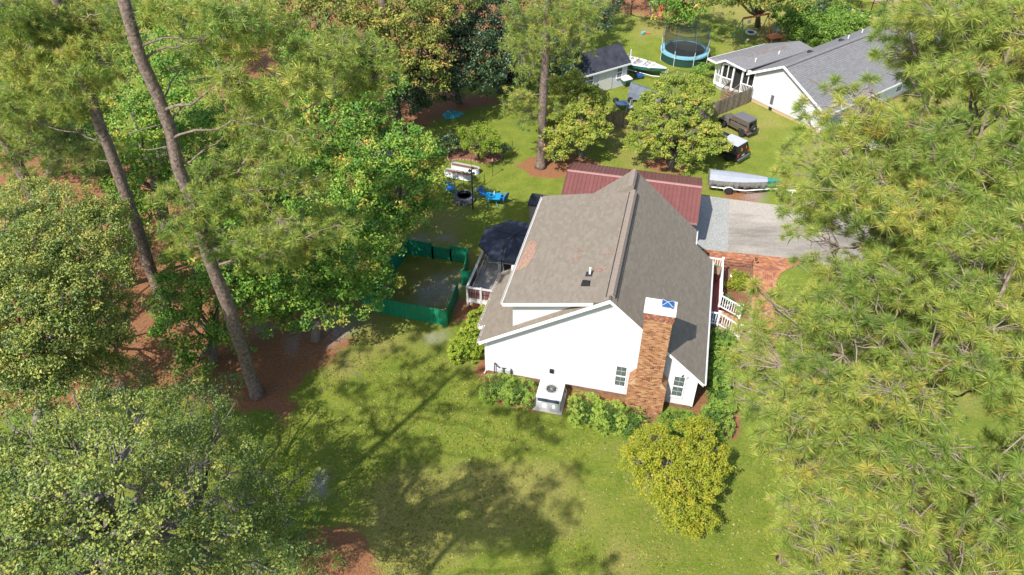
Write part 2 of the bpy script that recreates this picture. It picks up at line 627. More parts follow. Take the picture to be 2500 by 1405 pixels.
straw = np.zeros(GX.shape)
sand = np.zeros(GX.shape)
dry = fbm(GX, GY, 5.0, 40) + .16 * np.clip((GY - 58) / 12, 0, 1) * (GX < 40)
for pts, fe, wo in [
    ([(-400, 300), (380, 420), (640, 700), (760, 760), (900, 790), (760, 900), (700, 960), (690, 1020), (600, 1000), (520, 960), (300, 960), (-100, 1020), (-600, 900)], 0.6, 1.2),
    ([(930, 300), (960, 260), (1060, 225), (1200, 235), (1250, 255), (1150, 262), (1080, 285), (1040, 300), (1045, 345), (990, 350)], 0.5, 0.6),
    ([(1262, 408), (1290, 385), (1330, 372), (1400, 380), (1480, 400), (1400, 418), (1370, 440), (1300, 436)], 0.35, 0.5),
    ([(1575, 400), (1620, 385), (1690, 395), (1700, 410), (1660, 425), (1600, 420)], 0.3, 0.4),
    ([(1400, 55), (1470, 15), (1500, -60), (1750, -60), (1720, 20), (1600, 45), (1560, 30), (1500, 25), (1440, 60)], 1.0, 1.2),
    ([(1160, 905), (1188, 860), (1196, 915), (1300, 925), (1330, 1010), (1290, 1004), (1210, 985)], 0.2, 0.2),
    ([(1370, 945), (1530, 975), (1610, 1000), (1600, 1030), (1560, 1040), (1370, 1000)], 0.2, 0.2),
    ([(1120, 730), (1180, 740), (1188, 800), (1130, 780), (1100, 800)], 0.2, 0.25),
    ([(1690, 925), (1745, 960), (1810, 1020), (1800, 1080), (1765, 1070), (1690, 1005)], 0.25, 0.25),
    ([(750, 1260), (850, 1270), (930, 1350), (950, 1500), (700, 1500)], 0.5, 0.8),
    ([(2180, 1180), (2260, 1170), (2300, 1260), (2190, 1290)], 0.5, 0.5),
    ([(2000, 1270), (2080, 1260), (2090, 1330), (2010, 1330)], 0.4, 0.5),
    ([(1800, 452), (1870, 470), (1850, 500), (1760, 478)], 0.3, 0.5),
    ([(1200, -40), (1400, -40), (1380, 60), (1250, 60)], 1.0, 1.2),
    ([(500, -200), (1240, -200), (1240, 120), (1050, 230), (900, 360), (500, 300)], 1.0, 1.5),
]:
    straw = np.maximum(straw, poly_mask(pts, fe, wo, 11))
lawnback = poly_mask([(1050, 330), (1160, 270), (1380, 270), (1520, 260), (1500, 400), (1390, 410), (1280, 540), (1180, 560), (1010, 590), (960, 560), (1000, 400)], 0.5, 0.6, 17)
straw = straw * (1 - np.clip(lawnback * 1.2, 0, 1) * (poly_mask([(1262, 408), (1290, 385), (1330, 372), (1400, 380), (1480, 400), (1400, 418), (1370, 440), (1300, 436)], 0.35, 0.5, 11) < 0.2))
straw = np.maximum(straw, .42 * poly_mask([(1005, 628), (1135, 648), (1119, 727), (1090, 790), (915, 758)], .3, .3, 23))
for (px, py, r) in [(790, 800, 1.4), (850, 785, 0.9), (740, 830, 1.0), (1085, 705, 1.3), (1060, 727, 1.1), (1045, 695, 0.8), (1090, 685, .9), (1080, 600, 0.8), (1020, 590, 0.6),
                    (1060, 820, 0.5), (780, 1190, .8), (1840, 480, 0.6), (640, 800, 0.6), (1570, 1010, 0.4), (250, 640, 1.2)]:
    sand = np.maximum(sand, blob(px, py, r, 0.5, int(px)) * np.clip((fbm(GX, GY, 0.9, 60 + int(px)) - .36) * 4, 0, .85))
worn = np.clip((fbm(GX, GY, 3.0, 71) - 0.52) * 4, 0, 1)

nv = GX.size
co = np.zeros((nv, 3), np.float32)
co[:, 0], co[:, 1] = GX.ravel(), GY.ravel()
co[:, 2] = 0
ny_, nx_ = GX.shape
ii = (np.arange(ny_ - 1)[:, None] * nx_ + np.arange(nx_ - 1)[None, :]).ravel()
fq = np.stack([ii, ii + 1, ii + nx_ + 1, ii + nx_], 1).astype(np.int32)


def np_mesh(name, co, faces, k, attrs=None):
    me = bpy.data.meshes.new(name)
    nf = len(faces)
    me.vertices.add(len(co))
    me.vertices.foreach_set('co', np.asarray(co, np.float32).ravel())
    me.loops.add(nf * k)
    me.loops.foreach_set('vertex_index', np.asarray(faces, np.int32).ravel())
    me.polygons.add(nf)
    me.polygons.foreach_set('loop_start', np.arange(0, nf * k, k, dtype=np.int32))
    me.polygons.foreach_set('loop_total', np.full(nf, k, np.int32))
    for a, vals in (attrs or {}).items():
        t = me.attributes.new(a, 'FLOAT', 'POINT')
        t.data.foreach_set('value', np.asarray(vals, np.float32).ravel())
    me.update(calc_edges=True)
    return me


me = np_mesh('ground', co, fq, 4, {'straw': straw, 'sand': sand, 'dry': dry, 'worn': worn})
m = bpy.data.materials.new('lawn_and_straw')
n, p, L = nt(m)
tc = n.nodes.new('ShaderNodeTexCoord')


def noise_node(scale, detail=4, rough=0.6):
    z = n.nodes.new('ShaderNodeTexNoise')
    z.inputs['Scale'].default_value = scale
    z.inputs['Detail'].default_value = detail
    z.inputs['Roughness'].default_value = rough
    L.new(tc.outputs['Object'], z.inputs['Vector'])
    return z.outputs[0]


def mixc(fac, a, b):
    x = n.nodes.new('ShaderNodeMix')
    x.data_type = 'RGBA'
    if hasattr(fac, 'links') or not isinstance(fac, (int, float)):
        L.new(fac, x.inputs[0])
    else:
        x.inputs[0].default_value = fac
    for i, c in ((6, a), (7, b)):
        if isinstance(c, tuple):
            x.inputs[i].default_value = c + (1,)
        else:
            L.new(c, x.inputs[i])
    return x.outputs[2]


def rng_(src, lo, hi, a=0.0, b=1.0):
    x = n.nodes.new('ShaderNodeMapRange')
    x.inputs[1].default_value, x.inputs[2].default_value = lo, hi
    x.inputs[3].default_value, x.inputs[4].default_value = a, b
    L.new(src, x.inputs[0])
    return x.outputs[0]


def attr(name):
    x = n.nodes.new('ShaderNodeAttribute')
    x.attribute_name = name
    return x.outputs['Fac']


n1, n2, n3, n4 = noise_node(0.9), noise_node(7, 6, .75), noise_node(30, 4, .8), noise_node(2.6, 6, .75)
grass = mixc(rng_(n1, 0.35, 0.65), (0.138, 0.208, 0.018), (0.245, 0.282, 0.034))
grass = mixc(rng_(attr('dry'), 0.48, 0.72), grass, (0.33, 0.285, 0.085))
grass = mixc(rng_(n4, 0.5, 0.72, 0, 0.55), grass, (0.35, 0.28, 0.11))
grass = mixc(rng_(n2, 0.42, 0.62, 0, 0.65), grass, (0.085, 0.150, 0.016))
grass = mixc(rng_(noise_node(1.7, 7, .8), 0.60, 0.72, 0, 0.6), grass, (0.32, 0.26, 0.11))
grass = mixc(rng_(n3, 0.45, 0.8, 0, 0.55), grass, (0.39, 0.37, 0.13))
strawc = mixc(rng_(n2, 0.35, 0.65), (0.20, 0.085, 0.038), (0.37, 0.175, 0.088))
strawc = mixc(rng_(n3, 0.45, 0.75, 0, 0.7), strawc, (0.44, 0.25, 0.14))
sandc = mixc(rng_(n2, 0.35, 0.65), (0.26, 0.235, 0.215), (0.44, 0.42, 0.40))
st_ = n.nodes.new('ShaderNodeMath')
st_.operation = 'MULTIPLY_ADD'
L.new(noise_node(3.2, 7, .8), st_.inputs[0])
st_.inputs[1].default_value = 1.3
L.new(attr('straw'), st_.inputs[2])
c = mixc(rng_(st_.outputs[0], 1.0, 1.35), grass, strawc)
sm = n.nodes.new('ShaderNodeMath')
sm.operation = 'MULTIPLY'
L.new(attr('sand'), sm.inputs[0])
L.new(rng_(noise_node(9, 6, .75), 0.36, 0.6, 0.15, 1.25), sm.inputs[1])
sm.use_clamp = True
c = mixc(sm.outputs[0], c, sandc)
L.new(c, p.inputs['Base Color'])
p.inputs['Roughness'].default_value = 0.95
p.inputs['Specular IOR Level'].default_value = 0.1
bp = n.nodes.new('ShaderNodeBump')
bp.inputs['Distance'].default_value = 0.12
bp.inputs['Strength'].default_value = 1.0
L.new(noise_node(14, 8, 0.75), bp.inputs['Height'])
L.new(bp.outputs[0], p.inputs['Normal'])
me.materials.append(m)
ground = bpy.data.objects.new('ground', me)
C.objects.link(ground)
tag(ground, 'lawn of patchy green and dry grass with reddish pine straw under the trees', 'ground', kind='structure')
M['ground'] = m


# gravel and paving sheets
def gravel_mat(name, a, b, dark=None):
    global n, p, L, tc
    m = bpy.data.materials.new(name)
    n, p, L = nt(m)
    tc = n.nodes.new('ShaderNodeTexCoord')
    v = n.nodes.new('ShaderNodeTexVoronoi')
    v.inputs['Scale'].default_value = 16
    L.new(tc.outputs['Object'], v.inputs['Vector'])
    x = mixc(rng_(v.outputs['Color'], 0.2, 0.9), a, b)
    x = mixc(rng_(noise_node(30, 3), 0.4, 0.8, 0, 0.6), x, tuple(q * 0.45 for q in a))
    if dark:
        mp = n.nodes.new('ShaderNodeMapping')
        mp.inputs['Scale'].default_value = (0.22, 0.75, 1)
        mp.inputs['Rotation'].default_value = (0, 0, HA)
        L.new(tc.outputs['Object'], mp.inputs[0])
        z = n.nodes.new('ShaderNodeTexNoise')
        z.inputs['Scale'].default_value = 1.0
        z.inputs['Detail'].default_value = 7
        z.inputs['Roughness'].default_value = 0.7
        L.new(mp.outputs[0], z.inputs['Vector'])
        at_ = n.nodes.new('ShaderNodeAttribute')
        at_.attribute_name = 'tint'
        s = n.nodes.new('ShaderNodeMath')
        s.operation = 'ADD'
        L.new(z.outputs[0], s.inputs[0])
        L.new(at_.outputs['Fac'], s.inputs[1])
        x = mixc(rng_(s.outputs[0], 0.82, 1.12, 0, 0.85), x, dark)
    L.new(x, p.inputs['Base Color'])
    p.inputs['Roughness'].default_value = 0.95
    bp = n.nodes.new('ShaderNodeBump')
    bp.inputs['Distance'].default_value = 0.03
    L.new(v.outputs['Distance'], bp.inputs['Height'])
    L.new(bp.outputs[0], p.inputs['Normal'])
    return m


M['gravel'] = gravel_mat('pale_gravel', (0.28, 0.285, 0.27), (0.42, 0.425, 0.405))
M['drive'] = gravel_mat('worn_drive', (0.36, 0.325, 0.28), (0.47, 0.42, 0.365), (0.17, 0.15, 0.125))


def slab(name, pts, z, mat, tints=None, thick=None):
    thick = z if thick is None else thick
    mb = MB()
    P = [Vector((q[0], q[1], z)) for q in pts]
    mb.extrude(P, (0, 0, -thick))
    o = mb.build(name, mat)
    if tints:
        a = o.data.attributes['tint']
        a.data.foreach_set('value', list(tints) * 2)
    o['kind'] = 'structure'
    return o


def uvp(lst):
    return [W(*q) for q in lst]


tag(slab('gravel_pad', uvp([(1.9, 47.35), (4.40, 47.35), (4.44, 41.05), (1.9, 40.95)]), 0.03, M['gravel']), 'pale grey gravel pad beside the maroon garage', 'gravel pad', kind='structure')
# driveway as a small grid so the worn dark band can be given to it
dm = MB()
dv = []
nu, nvv = 26, 14
for j in range(nvv + 1):
    for i in range(nu + 1):
        a, b = i / nu, j / nvv
        top = 47.35 + 0.15 * a
        bot = 41.05 + 0.4 * a
        u = 4.41 + a * 20
        v = bot + (top - bot) * b
        q = W(u, v, 0.024)
        dv.append(q)
fs = [(j * (nu + 1) + i, j * (nu + 1) + i + 1, (j + 1) * (nu + 1) + i + 1, (j + 1) * (nu + 1) + i) for j in range(nvv) for i in range(nu)]
dm.add(dv, fs)
dm.t = []
for j in range(nvv + 1):
    for i in range(nu + 1):
        b = j / nvv
        dm.t.append(0.50 if b < 0.62 else (0.22 if b > 0.72 else 0.38))
o = dm.build('driveway', M['drive'])
o.data.update()
tag(o, 'worn gravel driveway with a dark band, running right from the gravel pad', 'driveway', kind='structure')

# brick patio: real pavers on a sand bed
patio_out = [(4.2, 41.0), (9.2, 41.35), (8.3, 40.45), (7.55, 39.6), (7.25, 38.3), (7.2, 33.0), (5.75, 33.0), (5.95, 39.62), (4.25, 39.7), (2.9, 39.9), (2.9, 40.95)]
base = slab('brick_patio', uvp(patio_out), 0.035, M['sand_joint'])
tag(base, 'orange red brick patio curving round to the front porch', 'patio', kind='structure')
P1 = [(2.9, 39.7), (2.9, 40.93), (9.15, 41.33), (8.3, 40.45), (7.55, 39.65)]
P2 = [(5.98, 33.0), (5.98, 39.64), (7.22, 39.64), (7.22, 33.0)]
P3 = [(7.225, 38.4), (7.225, 39.64), (7.52, 39.64)]
pc = []
A3, B3 = Vector((UX[0], UX[1], 0)), Vector((VX[0], VX[1], 0))
pc += tabs((0, 0, 0.035), A3, B3, (0, 0, 1), P1, 0.24, 0.12, 0.014, 0.012, 0.012, 0.5, rng=rnd)
pc += tabs((0, 0, 0.035), A3, B3, (0, 0, 1), P2, 0.12, 0.24, 0.014, 0.012, 0.012, 0.0, rng=rnd)
pc += tabs((0, 0, 0.035), A3, B3, (0, 0, 1), P3, 0.12, 0.24, 0.014, 0.012, 0.012, 0.0, rng=rnd)
lay('pavers', pc, M['red_brick'], base)
# pale edging bricks along the curve
edge = MB()
cv = [(9.15, 41.28), (8.75, 40.85), (8.3, 40.42), (7.9, 40.0), (7.6, 39.6), (7.38, 39.0), (7.28, 38.3), (7.25, 37.5), (7.24, 36.6), (7.24, 35.6), (7.24, 34.6), (7.24, 33.6)]
for i in range(len(cv) - 1):
    a, b = W(*cv[i]), W(*cv[i + 1])
    k = max(1, int((b - a).length / 0.12))
    for j in range(k):
        q = a.lerp(b, (j + 0.5) / k)
        d = b - a
        edge.obox((q.x, q.y, 0.04), (0.10, 0.22, 0.06 + rnd.uniform(0, .012)), math.atan2(d.y, d.x), tint=rnd.uniform(0.55, 1.0))
o = edge.build('edging_bricks', M['red_brick'], base)
o['kind'] = 'stuff'

# ------------------------------------------------------------------ the main house (u along the gable, v along the ridge)
HO = (-2.5, 27.0, 0.0)


def frame(o):
    return W(o[0], o[1], o[2])


house = thing('house', 'white sided house with tan shingle roof and tall brick chimney on its gable end', 'house', frame(HO), -HA)
SR = 0.894
ZR = lambda u: 6.85 - SR * (u + 1.78)          # right slope
ZL = lambda u: 6.85 + 0.65 * (u + 1.78)        # long left slope
ZD = lambda u: 5.60 + 0.21 * (u + 6.9)         # shed dormer slope
UD = -2.18                                     # where the dormer roof dies into the left slope
V0, VD, VE, VF = 26.73, 36.35, 36.78, 38.15
cam_uv = Vector((uvof((0, 0))[0], uvof((0, 0))[1], CAM_H))


def pkey(pc):
    return (Vector(pc[0][0]) - cam_uv).length


def slope_slab(mb, u0, u1, v0, v1, zf, t=0.14):
    a = [(u0, v0, zf(u0)), (u1, v0, zf(u1)), (u1, v1, zf(u1)), (u0, v1, zf(u0))]
    mb.extrude(a, (0, 0, -t))


roof = MB()
slope_slab(roof, -1.78, 3.2, V0, VE, ZR)
slope_slab(roof, -1.98, 2.05, VE, VF, ZR)
slope_slab(roof, -8.2, -1.78, V0, 28.05, ZL)
slope_slab(roof, -8.55, -1.78, 28.05, 32.7, ZL)
slope_slab(roof, -6.92, UD, V0, VD, ZD, 0.12)
slope_slab(roof, UD, -1.78, 32.7, VD, ZL)
Z2 = lambda u: 7.03 + SR * (u + 1.98)
slope_slab(roof, -6.6, -1.98, VD - 0.02, VF, Z2)
roof_o = roof.build('roof', M['roof_base'], house, HO)
hipm = MB()
hipm.extrude([(-2.9, VD - .03, ZD(-2.9)), (-1.98, VD - .03, 7.03), (-1.80, VD - .03, 6.87), (-1.80, VD - .03, 6.5)], (0, .1, 0), 0.6)
hipm.build('gable_step', M['shingle'], roof_o, HO)


def slope_pieces(conv_uv, zf, downhill, wa=0.30, wb=0.142, **k):
    """conv_uv outline in (v, distance down the slope from u_ref)"""
    du = 0.01 if downhill > 0 else -0.01
    s = (zf(1) - zf(0))
    l = math.sqrt(1 + s * s)
    B = Vector((downhill, 0, s * downhill)) / l
    uref = min(q[0] for q in conv_uv) if downhill > 0 else max(q[0] for q in conv_uv)
    O = (uref, 0, zf(uref))
    conv = [(q[1], abs(q[0] - uref) * l) for q in conv_uv]
    N = Vector((-s, 0, 1)).normalized()
    return tabs(O, (0, 1, 0), B, N, conv, wa, wb, 0.006, 0.003, 0.016, 0.5, 0.25, **k)


def rect(u0, u1, v0, v1):
    return [(u0, v0), (u1, v0), (u1, v1), (u0, v1)]


sh = []
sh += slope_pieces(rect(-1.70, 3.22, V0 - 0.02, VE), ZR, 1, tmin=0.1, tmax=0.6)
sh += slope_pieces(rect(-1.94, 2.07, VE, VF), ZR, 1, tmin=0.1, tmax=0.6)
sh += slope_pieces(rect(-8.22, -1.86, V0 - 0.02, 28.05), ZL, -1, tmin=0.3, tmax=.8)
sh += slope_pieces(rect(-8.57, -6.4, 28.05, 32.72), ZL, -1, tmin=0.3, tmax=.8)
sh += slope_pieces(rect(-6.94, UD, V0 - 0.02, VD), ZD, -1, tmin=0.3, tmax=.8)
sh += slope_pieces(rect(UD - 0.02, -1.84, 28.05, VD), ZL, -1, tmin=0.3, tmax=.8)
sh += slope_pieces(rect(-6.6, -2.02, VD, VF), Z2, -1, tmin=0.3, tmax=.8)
lay('shingle_courses', sh, M['shingle'], roof_o, HO, 300, pkey)


# ridge caps: overlapping pieces, dark flashing lines beside them
def ridge(u, z, v0, v1, name='ridge_cap'):
    rng2 = random.Random(3)
    k = int((v1 - v0) / 0.27)
    caps = []
    for i in range(k):
        a = v0 + (v1 - v0) * i / k
        b = v0 + (v1 - v0) * (i + 1) / k + 0.03
        mb = MB()
        h = 0.045
        mb.loft([[(u - 0.19, a, z - 0.11 + h), (u - 0.07, a, z + 0.01 + h), (u + 0.07, a, z + 0.01 + h), (u + 0.19, a, z - 0.15 + h), (u + 0.17, a, z - 0.17 + h), (u, a, z - 0.05 + h), (u - 0.17, a, z - 0.15 + h)],
                 [(u - 0.19, b, z - 0.135 + h), (u - 0.07, b, z - 0.015 + h), (u + 0.07, b, z - 0.015 + h), (u + 0.19, b, z - 0.175 + h), (u + 0.17, b, z - 0.19 + h), (u, b, z - 0.07 + h), (u - 0.17, b, z - 0.17 + h)]])
        mb.build('ridge_shingle', M['ridge_cap'], roof_o, HO)
    fl = MB()
    fl.beam((u - 0.235, v0, ZL(u - 0.235) + 0.035), (u - 0.235, v1, ZL(u - 0.235) + 0.035), 0.035, 0.03)
    fl.beam((u + 0.24, v0 + .1, ZR(u + 0.24) + 0.04), (u + 0.24, v1, ZR(u + 0.24) + 0.04), 0.04, 0.04)
    fl.beam((u + 0.32, v0, ZR(u + 0.32) + 0.03), (u + 0.32, v1, ZR(u + 0.32) + 0.03), 0.02, 0.03)
    fl.build('ridge_flashing', M['dark_line'], roof_o, HO)


ridge(-1.78, 6.87, 27.0, 36.15)
ridge(-1.98, 7.05, 36.3, 38.05)

# pipe vent and hooded vent on the dormer roof
mb = MB()
q = (-3.05, 28.85)
mb.cyl((q[0], q[1]), 0.055, ZD(q[0]) - 0.02, ZD(q[0]) + 0.42, 12)
mb.build('vent_pipe', M['white_trim'], roof_o, HO, smooth='auto')
mb = MB()
mb.cyl((q[0], q[1]), 0.11, ZD(q[0]), ZD(q[0]) + 0.06, 12, 0.07)
mb.box(q[0] - 0.2, q[1] - 0.16, ZD(q[0]) - 0.02, q[0] + 0.16, q[1] + 0.16, ZD(q[0]) + 0.035)
mb.build('pipe_flashing', M['dark_line'], roof_o, HO)
mb = MB()
u, v = -3.12, 28.2
mb.loft([[(u - 0.24, v - 0.28, ZD(u) - 0.01), (u + 0.24, v - 0.28, ZD(u) + 0.03), (u + 0.18, v - 0.26, ZD(u) + 0.13), (u - 0.12, v - 0.26, ZD(u) + 0.13)],
         [(u - 0.22, v + 0.2, ZD(u) - 0.01), (u + 0.22, v + 0.2, ZD(u) + 0.03), (u + 0.12, v + 0.1, ZD(u) + 0.10), (u - 0.10, v + 0.1, ZD(u) + 0.10)]])
mb.build('roof_vent', M['black'], roof_o, HO, bevel=0.01)

# brown drift of pine needles near the dormer eave
drift = MB()
dpx = [(1297, 588), (1306, 590), (1311, 602), (1310, 614), (1303, 628), (1294, 642), (1284, 652), (1270, 659), (1259, 662), (1260, 652), (1268, 640), (1276, 622), (1284, 604), (1290, 594)]


def on_plane(px, py, zf):
    r = ray(px, py)
    ru, rv = uvof(r)
    s = zf(1) - zf(0)
    t = (CAM_H - zf(0)) / (s * ru - r[2])
    return (t * ru, t * rv)


dp = [on_plane(a, b, ZD) for a, b in dpx]
cx_, cy_ = sum(a for a, b in dp) / len(dp), sum(b for a, b in dp) / len(dp)
ring = []
for i in range(len(dp) * 3):
    a = dp[i // 3]
    b = dp[(i // 3 + 1) % len(dp)]
    f = (i % 3) / 3
    ring.append((a[0] + (b[0] - a[0]) * f + rnd.uniform(-.03, .03), a[1] + (b[1] - a[1]) * f + rnd.uniform(-.03, .03)))
vs, fs = [], []
for k, (sc, h) in enumerate(((1.0, 0.018), (0.85, 0.05), (0.5, 0.07), (0.01, 0.075))):
    for (a, b) in ring:
        uu, vv = cx_ + (a - cx_) * sc, cy_ + (b - cy_) * sc
        vs.append((uu, vv, ZD(uu) + h + rnd.uniform(0, 0.012)))
nr = len(ring)
for k in range(3):
    for i in range(nr):
        fs.append((k * nr + i, k * nr + (i + 1) % nr, (k + 1) * nr + (i + 1) % nr, (k + 1) * nr + i))
drift.add(vs, fs)
o = drift.build('needle_drift', M['straw_pile'])
o.location = (0, 0, 0)
o.rotation_euler = (0, 0, -HA)
tag(o, 'brown drift of fallen pine needles lying along the eave of the dormer roof', 'pine needles', kind='stuff')
# small scattered needle clumps on the roof
for k, (px, py, r) in enumerate([(1414, 614, 0.20), (1408, 631, 0.12), (1484, 622, 0.16), (1458, 662, 0.16), (1475, 656, 0.13)]):
    cu, cv_ = on_plane(px, py, ZD)
    mb = MB()
    for i in range(60):
        a = rnd.uniform(0, 6.28)
        rr = r * math.sqrt(rnd.random())
        uu, vv = cu + rr * math.cos(a) * 1.4, cv_ + rr * math.sin(a) * 0.7
        b = rnd.uniform(0, 3.14)
        mb.beam((uu, vv, ZD(uu) + 0.028), (uu + math.cos(b) * 0.09, vv + math.sin(b) * 0.09, ZD(uu + math.cos(b) * 0.09) + 0.03), 0.012, 0.006)
    o = mb.build('needle_clump', M['straw_pile'])
    o.rotation_euler = (0, 0, -HA)
    tag(o, ['rusty clump of pine needles in the middle of the dormer roof', 'thin streak of needles just below the rusty clump on the dormer roof', 'faint needle clump close to the roof ridge', 'short streak of needles right of the vent pipe', 'rightmost small streak of needles near the ridge above the chimney side'][k], 'pine needles', 'needle clumps on the house roof', kind='stuff')

# ---- walls
brick_base = MB()
brick_base.box(-7.93, 27.07, 0, 2.86, 38.0, 0.27)
brick_base.build('foundation', M['mortar'], house, HO)
fpc = tabs((-7.93, 27.07, 0), (1, 0, 0), (0, 0, 1), (0, -1, 0), [(0, 0), (10.8, 0), (10.8, 0.26), (0, 0.26)], 0.2, 0.067, 0.009, 0.01, 0.01, 0.5)
fpc += tabs((2.86, 27.07, 0), (0, 1, 0), (0, 0, 1), (1, 0, 0), [(0, 0), (9.5, 0), (9.5, 0.26), (0, 0.26)], 0.2, 0.067, 0.009, 0.01, 0.01, 0.5)
wall = MB()
gable = [(-7.93, 0.27), (2.88, 0.27), (2.88, ZR(2.88) - 0.16), (-1.78, 6.62), (-7.93, ZL(-7.93) - 0.16)]
wall.extrude([(a, 27.09, z) for a, z in gable], (0, 0.16, 0))
dorm = [(-6.52, ZL(-6.52) - 0.05), (-2.3, ZL(-2.3) - 0.05), (-2.3, ZD(-2.3) - 0.13), (-6.52, ZD(-6.52) - 0.13)]
wall.extrude([(a, 27.11, z) for a, z in dorm], (0, 0.14, 0))
wall.box(2.70, 27.26, 0.27, 2.86, 36.7, 2.55)
wall.box(-7.91, 27.26, 0.27, -7.75, 32.6, 2.5)
wall.box(-7.9, 32.44, 0.42, -6.5, 32.6, 3.2)
wall.box(-6.50, 27.26, 2.0, -6.36, 36.3, 5.3)
wall.box(-6.50, 32.6, 0.42, -6.34, 38.0, 2.2)
wall.extrude([(-6.3, 37.84, 0.42), (1.9, 37.84, 0.42), (1.9, 37.84, 3.1), (-1.98, 37.84, 6.75), (-6.3, 37.84, 3.2)], (0, 0.15, 0))
wall_o = wall.build('wall', M['white_siding'], house, HO)
M['dull_brick'] = ramp_mat('dull_foundation_brick', [(0, (0.14, 0.08, 0.06)), (1, (0.26, 0.16, 0.11))], 0.9, 30, 0.2)
lay('foundation_bricks', fpc, M['dull_brick'], wall_o, HO)
# lap siding boards with real butts
sid = tabs((0, 27.09, 0), (1, 0, 0), (0, 0, -1), (0, -1, 0), [(a, -z) for a, z in gable], 3.7, 0.125, 0.002, 0.001, 0.024, 0.37)
sid += tabs((0, 27.11, 0), (1, 0, 0), (0, 0, -1), (0, -1, 0), [(a, -z) for a, z in dorm], 3.7, 0.125, 0.002, 0.001, 0.024, 0.37)
sid += tabs((2.86, 27.26, 0), (0, 1, 0), (0, 0, -1), (1, 0, 0), [(0, -2.5), (9.4, -2.5), (9.4, -0.27), (0, -0.27)], 3.7, 0.125, 0.002, 0.001, 0.024, 0.37)
sid += tabs((-7.91, 27.26, 0), (0, 1, 0), (0, 0, -1), (-1, 0, 0), [(0, -2.5), (5.3, -2.5), (5.3, -0.27), (0, -0.27)], 3.7, 0.125, 0.002, 0.001, 0.024, 0.37)
lay('siding_boards', sid, M['white_siding'], wall_o, HO)
# corner boards, fascias (rake boards), gutters, downspout
for u in (-7.95, 2.86):
    MB().box(u - 0.02, 27.055, 0.25, u + 0.08, 27.10, 2.35).build('corner_board', M['white_trim'], wall_o, HO)


def rake(u0, u1, zf, v, h=0.20, t=0.04, off=0.02):
    mb = MB()
    mb.extrude([(u0, v, zf(u0) - off - h), (u1, v, zf(u1) - off - h), (u1, v, zf(u1) - off), (u0, v, zf(u0) - off)], (0, t, 0))
    mb.extrude([(u0, v + t, zf(u0) - off - h + 0.015), (u1, v + t, zf(u1) - off - h + 0.015), (u1, v + t, zf(u1) - off - h + 0.045), (u0, v + t, zf(u0) - off - h + 0.045)], (0, 0.30, 0))
    mb.build('rake_board', M['white_trim'], roof_o, HO)


rake(-8.22, -2.75, ZL, V0 - 0.045)
rake(-2.75, -1.78, ZL, V0 - 0.05)
rake(-1.78, 3.2, ZR, V0 - 0.055, 0.17)
rake(-6.94, -2.55, ZD, V0 - 0.06, 0.18)
mb = MB()
mb.extrude([(-8.57, 28.01, ZL(-8.57) - 0.2), (-8.2, 28.01, ZL(-8.2) - 0.2), (-8.2, 28.01, ZL(-8.2) - .02), (-8.57, 28.01, ZL(-8.57) - .02)], (0, 0.035, 0))
mb.build('rake_board', M['white_trim'], roof_o, HO)


def gutter(u, v0, v1, z, side, leafy=False):
    mb = MB()
    s = side
    pr = [(0, 0), (0, -0.12), (0.05 * s, -0.13), (0.11 * s, -0.10), (0.13 * s, -0.01), (0.115 * s, -0.01), (0.095 * s, -0.09), (0.05 * s, -0.11), (0.015 * s, -0.10), (0.015 * s, 0)]
    mb.loft([[(u + a, v0, z + b) for a, b in pr], [(u + a, v1, z + b) for a, b in pr]])
    g = mb.build('gutter', M['white_metal'], roof_o, HO)
    if leafy:
        lm = MB()
        for i in range(int((v1 - v0) * 30)):
            a = rnd.uniform(v0, v1)
            lm.beam((u + s * rnd.uniform(.02, .11), a, z - 0.03), (u + s * rnd.uniform(.02, .11), a + rnd.uniform(-.12, .12), z - 0.015), 0.014, 0.01)
        o = lm.build('gutter_needles', M['straw_pile'], g, (0, 0, 0))
        o.location = (-HO[0], -HO[1], 0)
        o['kind'] = 'stuff'


gutter(-8.21, V0, 28.0, ZL(-8.21) - 0.03, -1, True)
gutter(-8.56, 28.02, 32.72, ZL(-8.56) - 0.03, -1, True)
gutter(-6.93, V0, VD, ZD(-6.93) - 0.02, -1)
gutter(3.2, V0, VE, ZR(3.2) - 0.02, 1)
gutter(2.05, VE, VF, ZR(2.05) - 0.02, 1)
mb = MB()
mb.tube([(-8.24, 26.95, 2.5), (-8.24, 26.95, 2.38), (-7.99, 27.1, 2.2), (-7.99, 27.1, 0.25), (-8.05, 26.95, 0.1)], 0.045, 6)
mb.build('downspout', M['white_metal'], wall_o, HO)
# rear-wall step: soffit between the two eaves
mb = MB()
mb.extrude([(2.05, VE - 0.01, ZR(2.05) - .2), (3.2, VE - 0.01, ZR(3.2) - .2), (3.2, VE - 0.01, ZR(3.2) - .02), (2.05, VE - 0.01, ZR(2.05) - .02)], (0, 0.03, 0))
mb.build('rake_board', M['white_trim'], roof_o, HO)


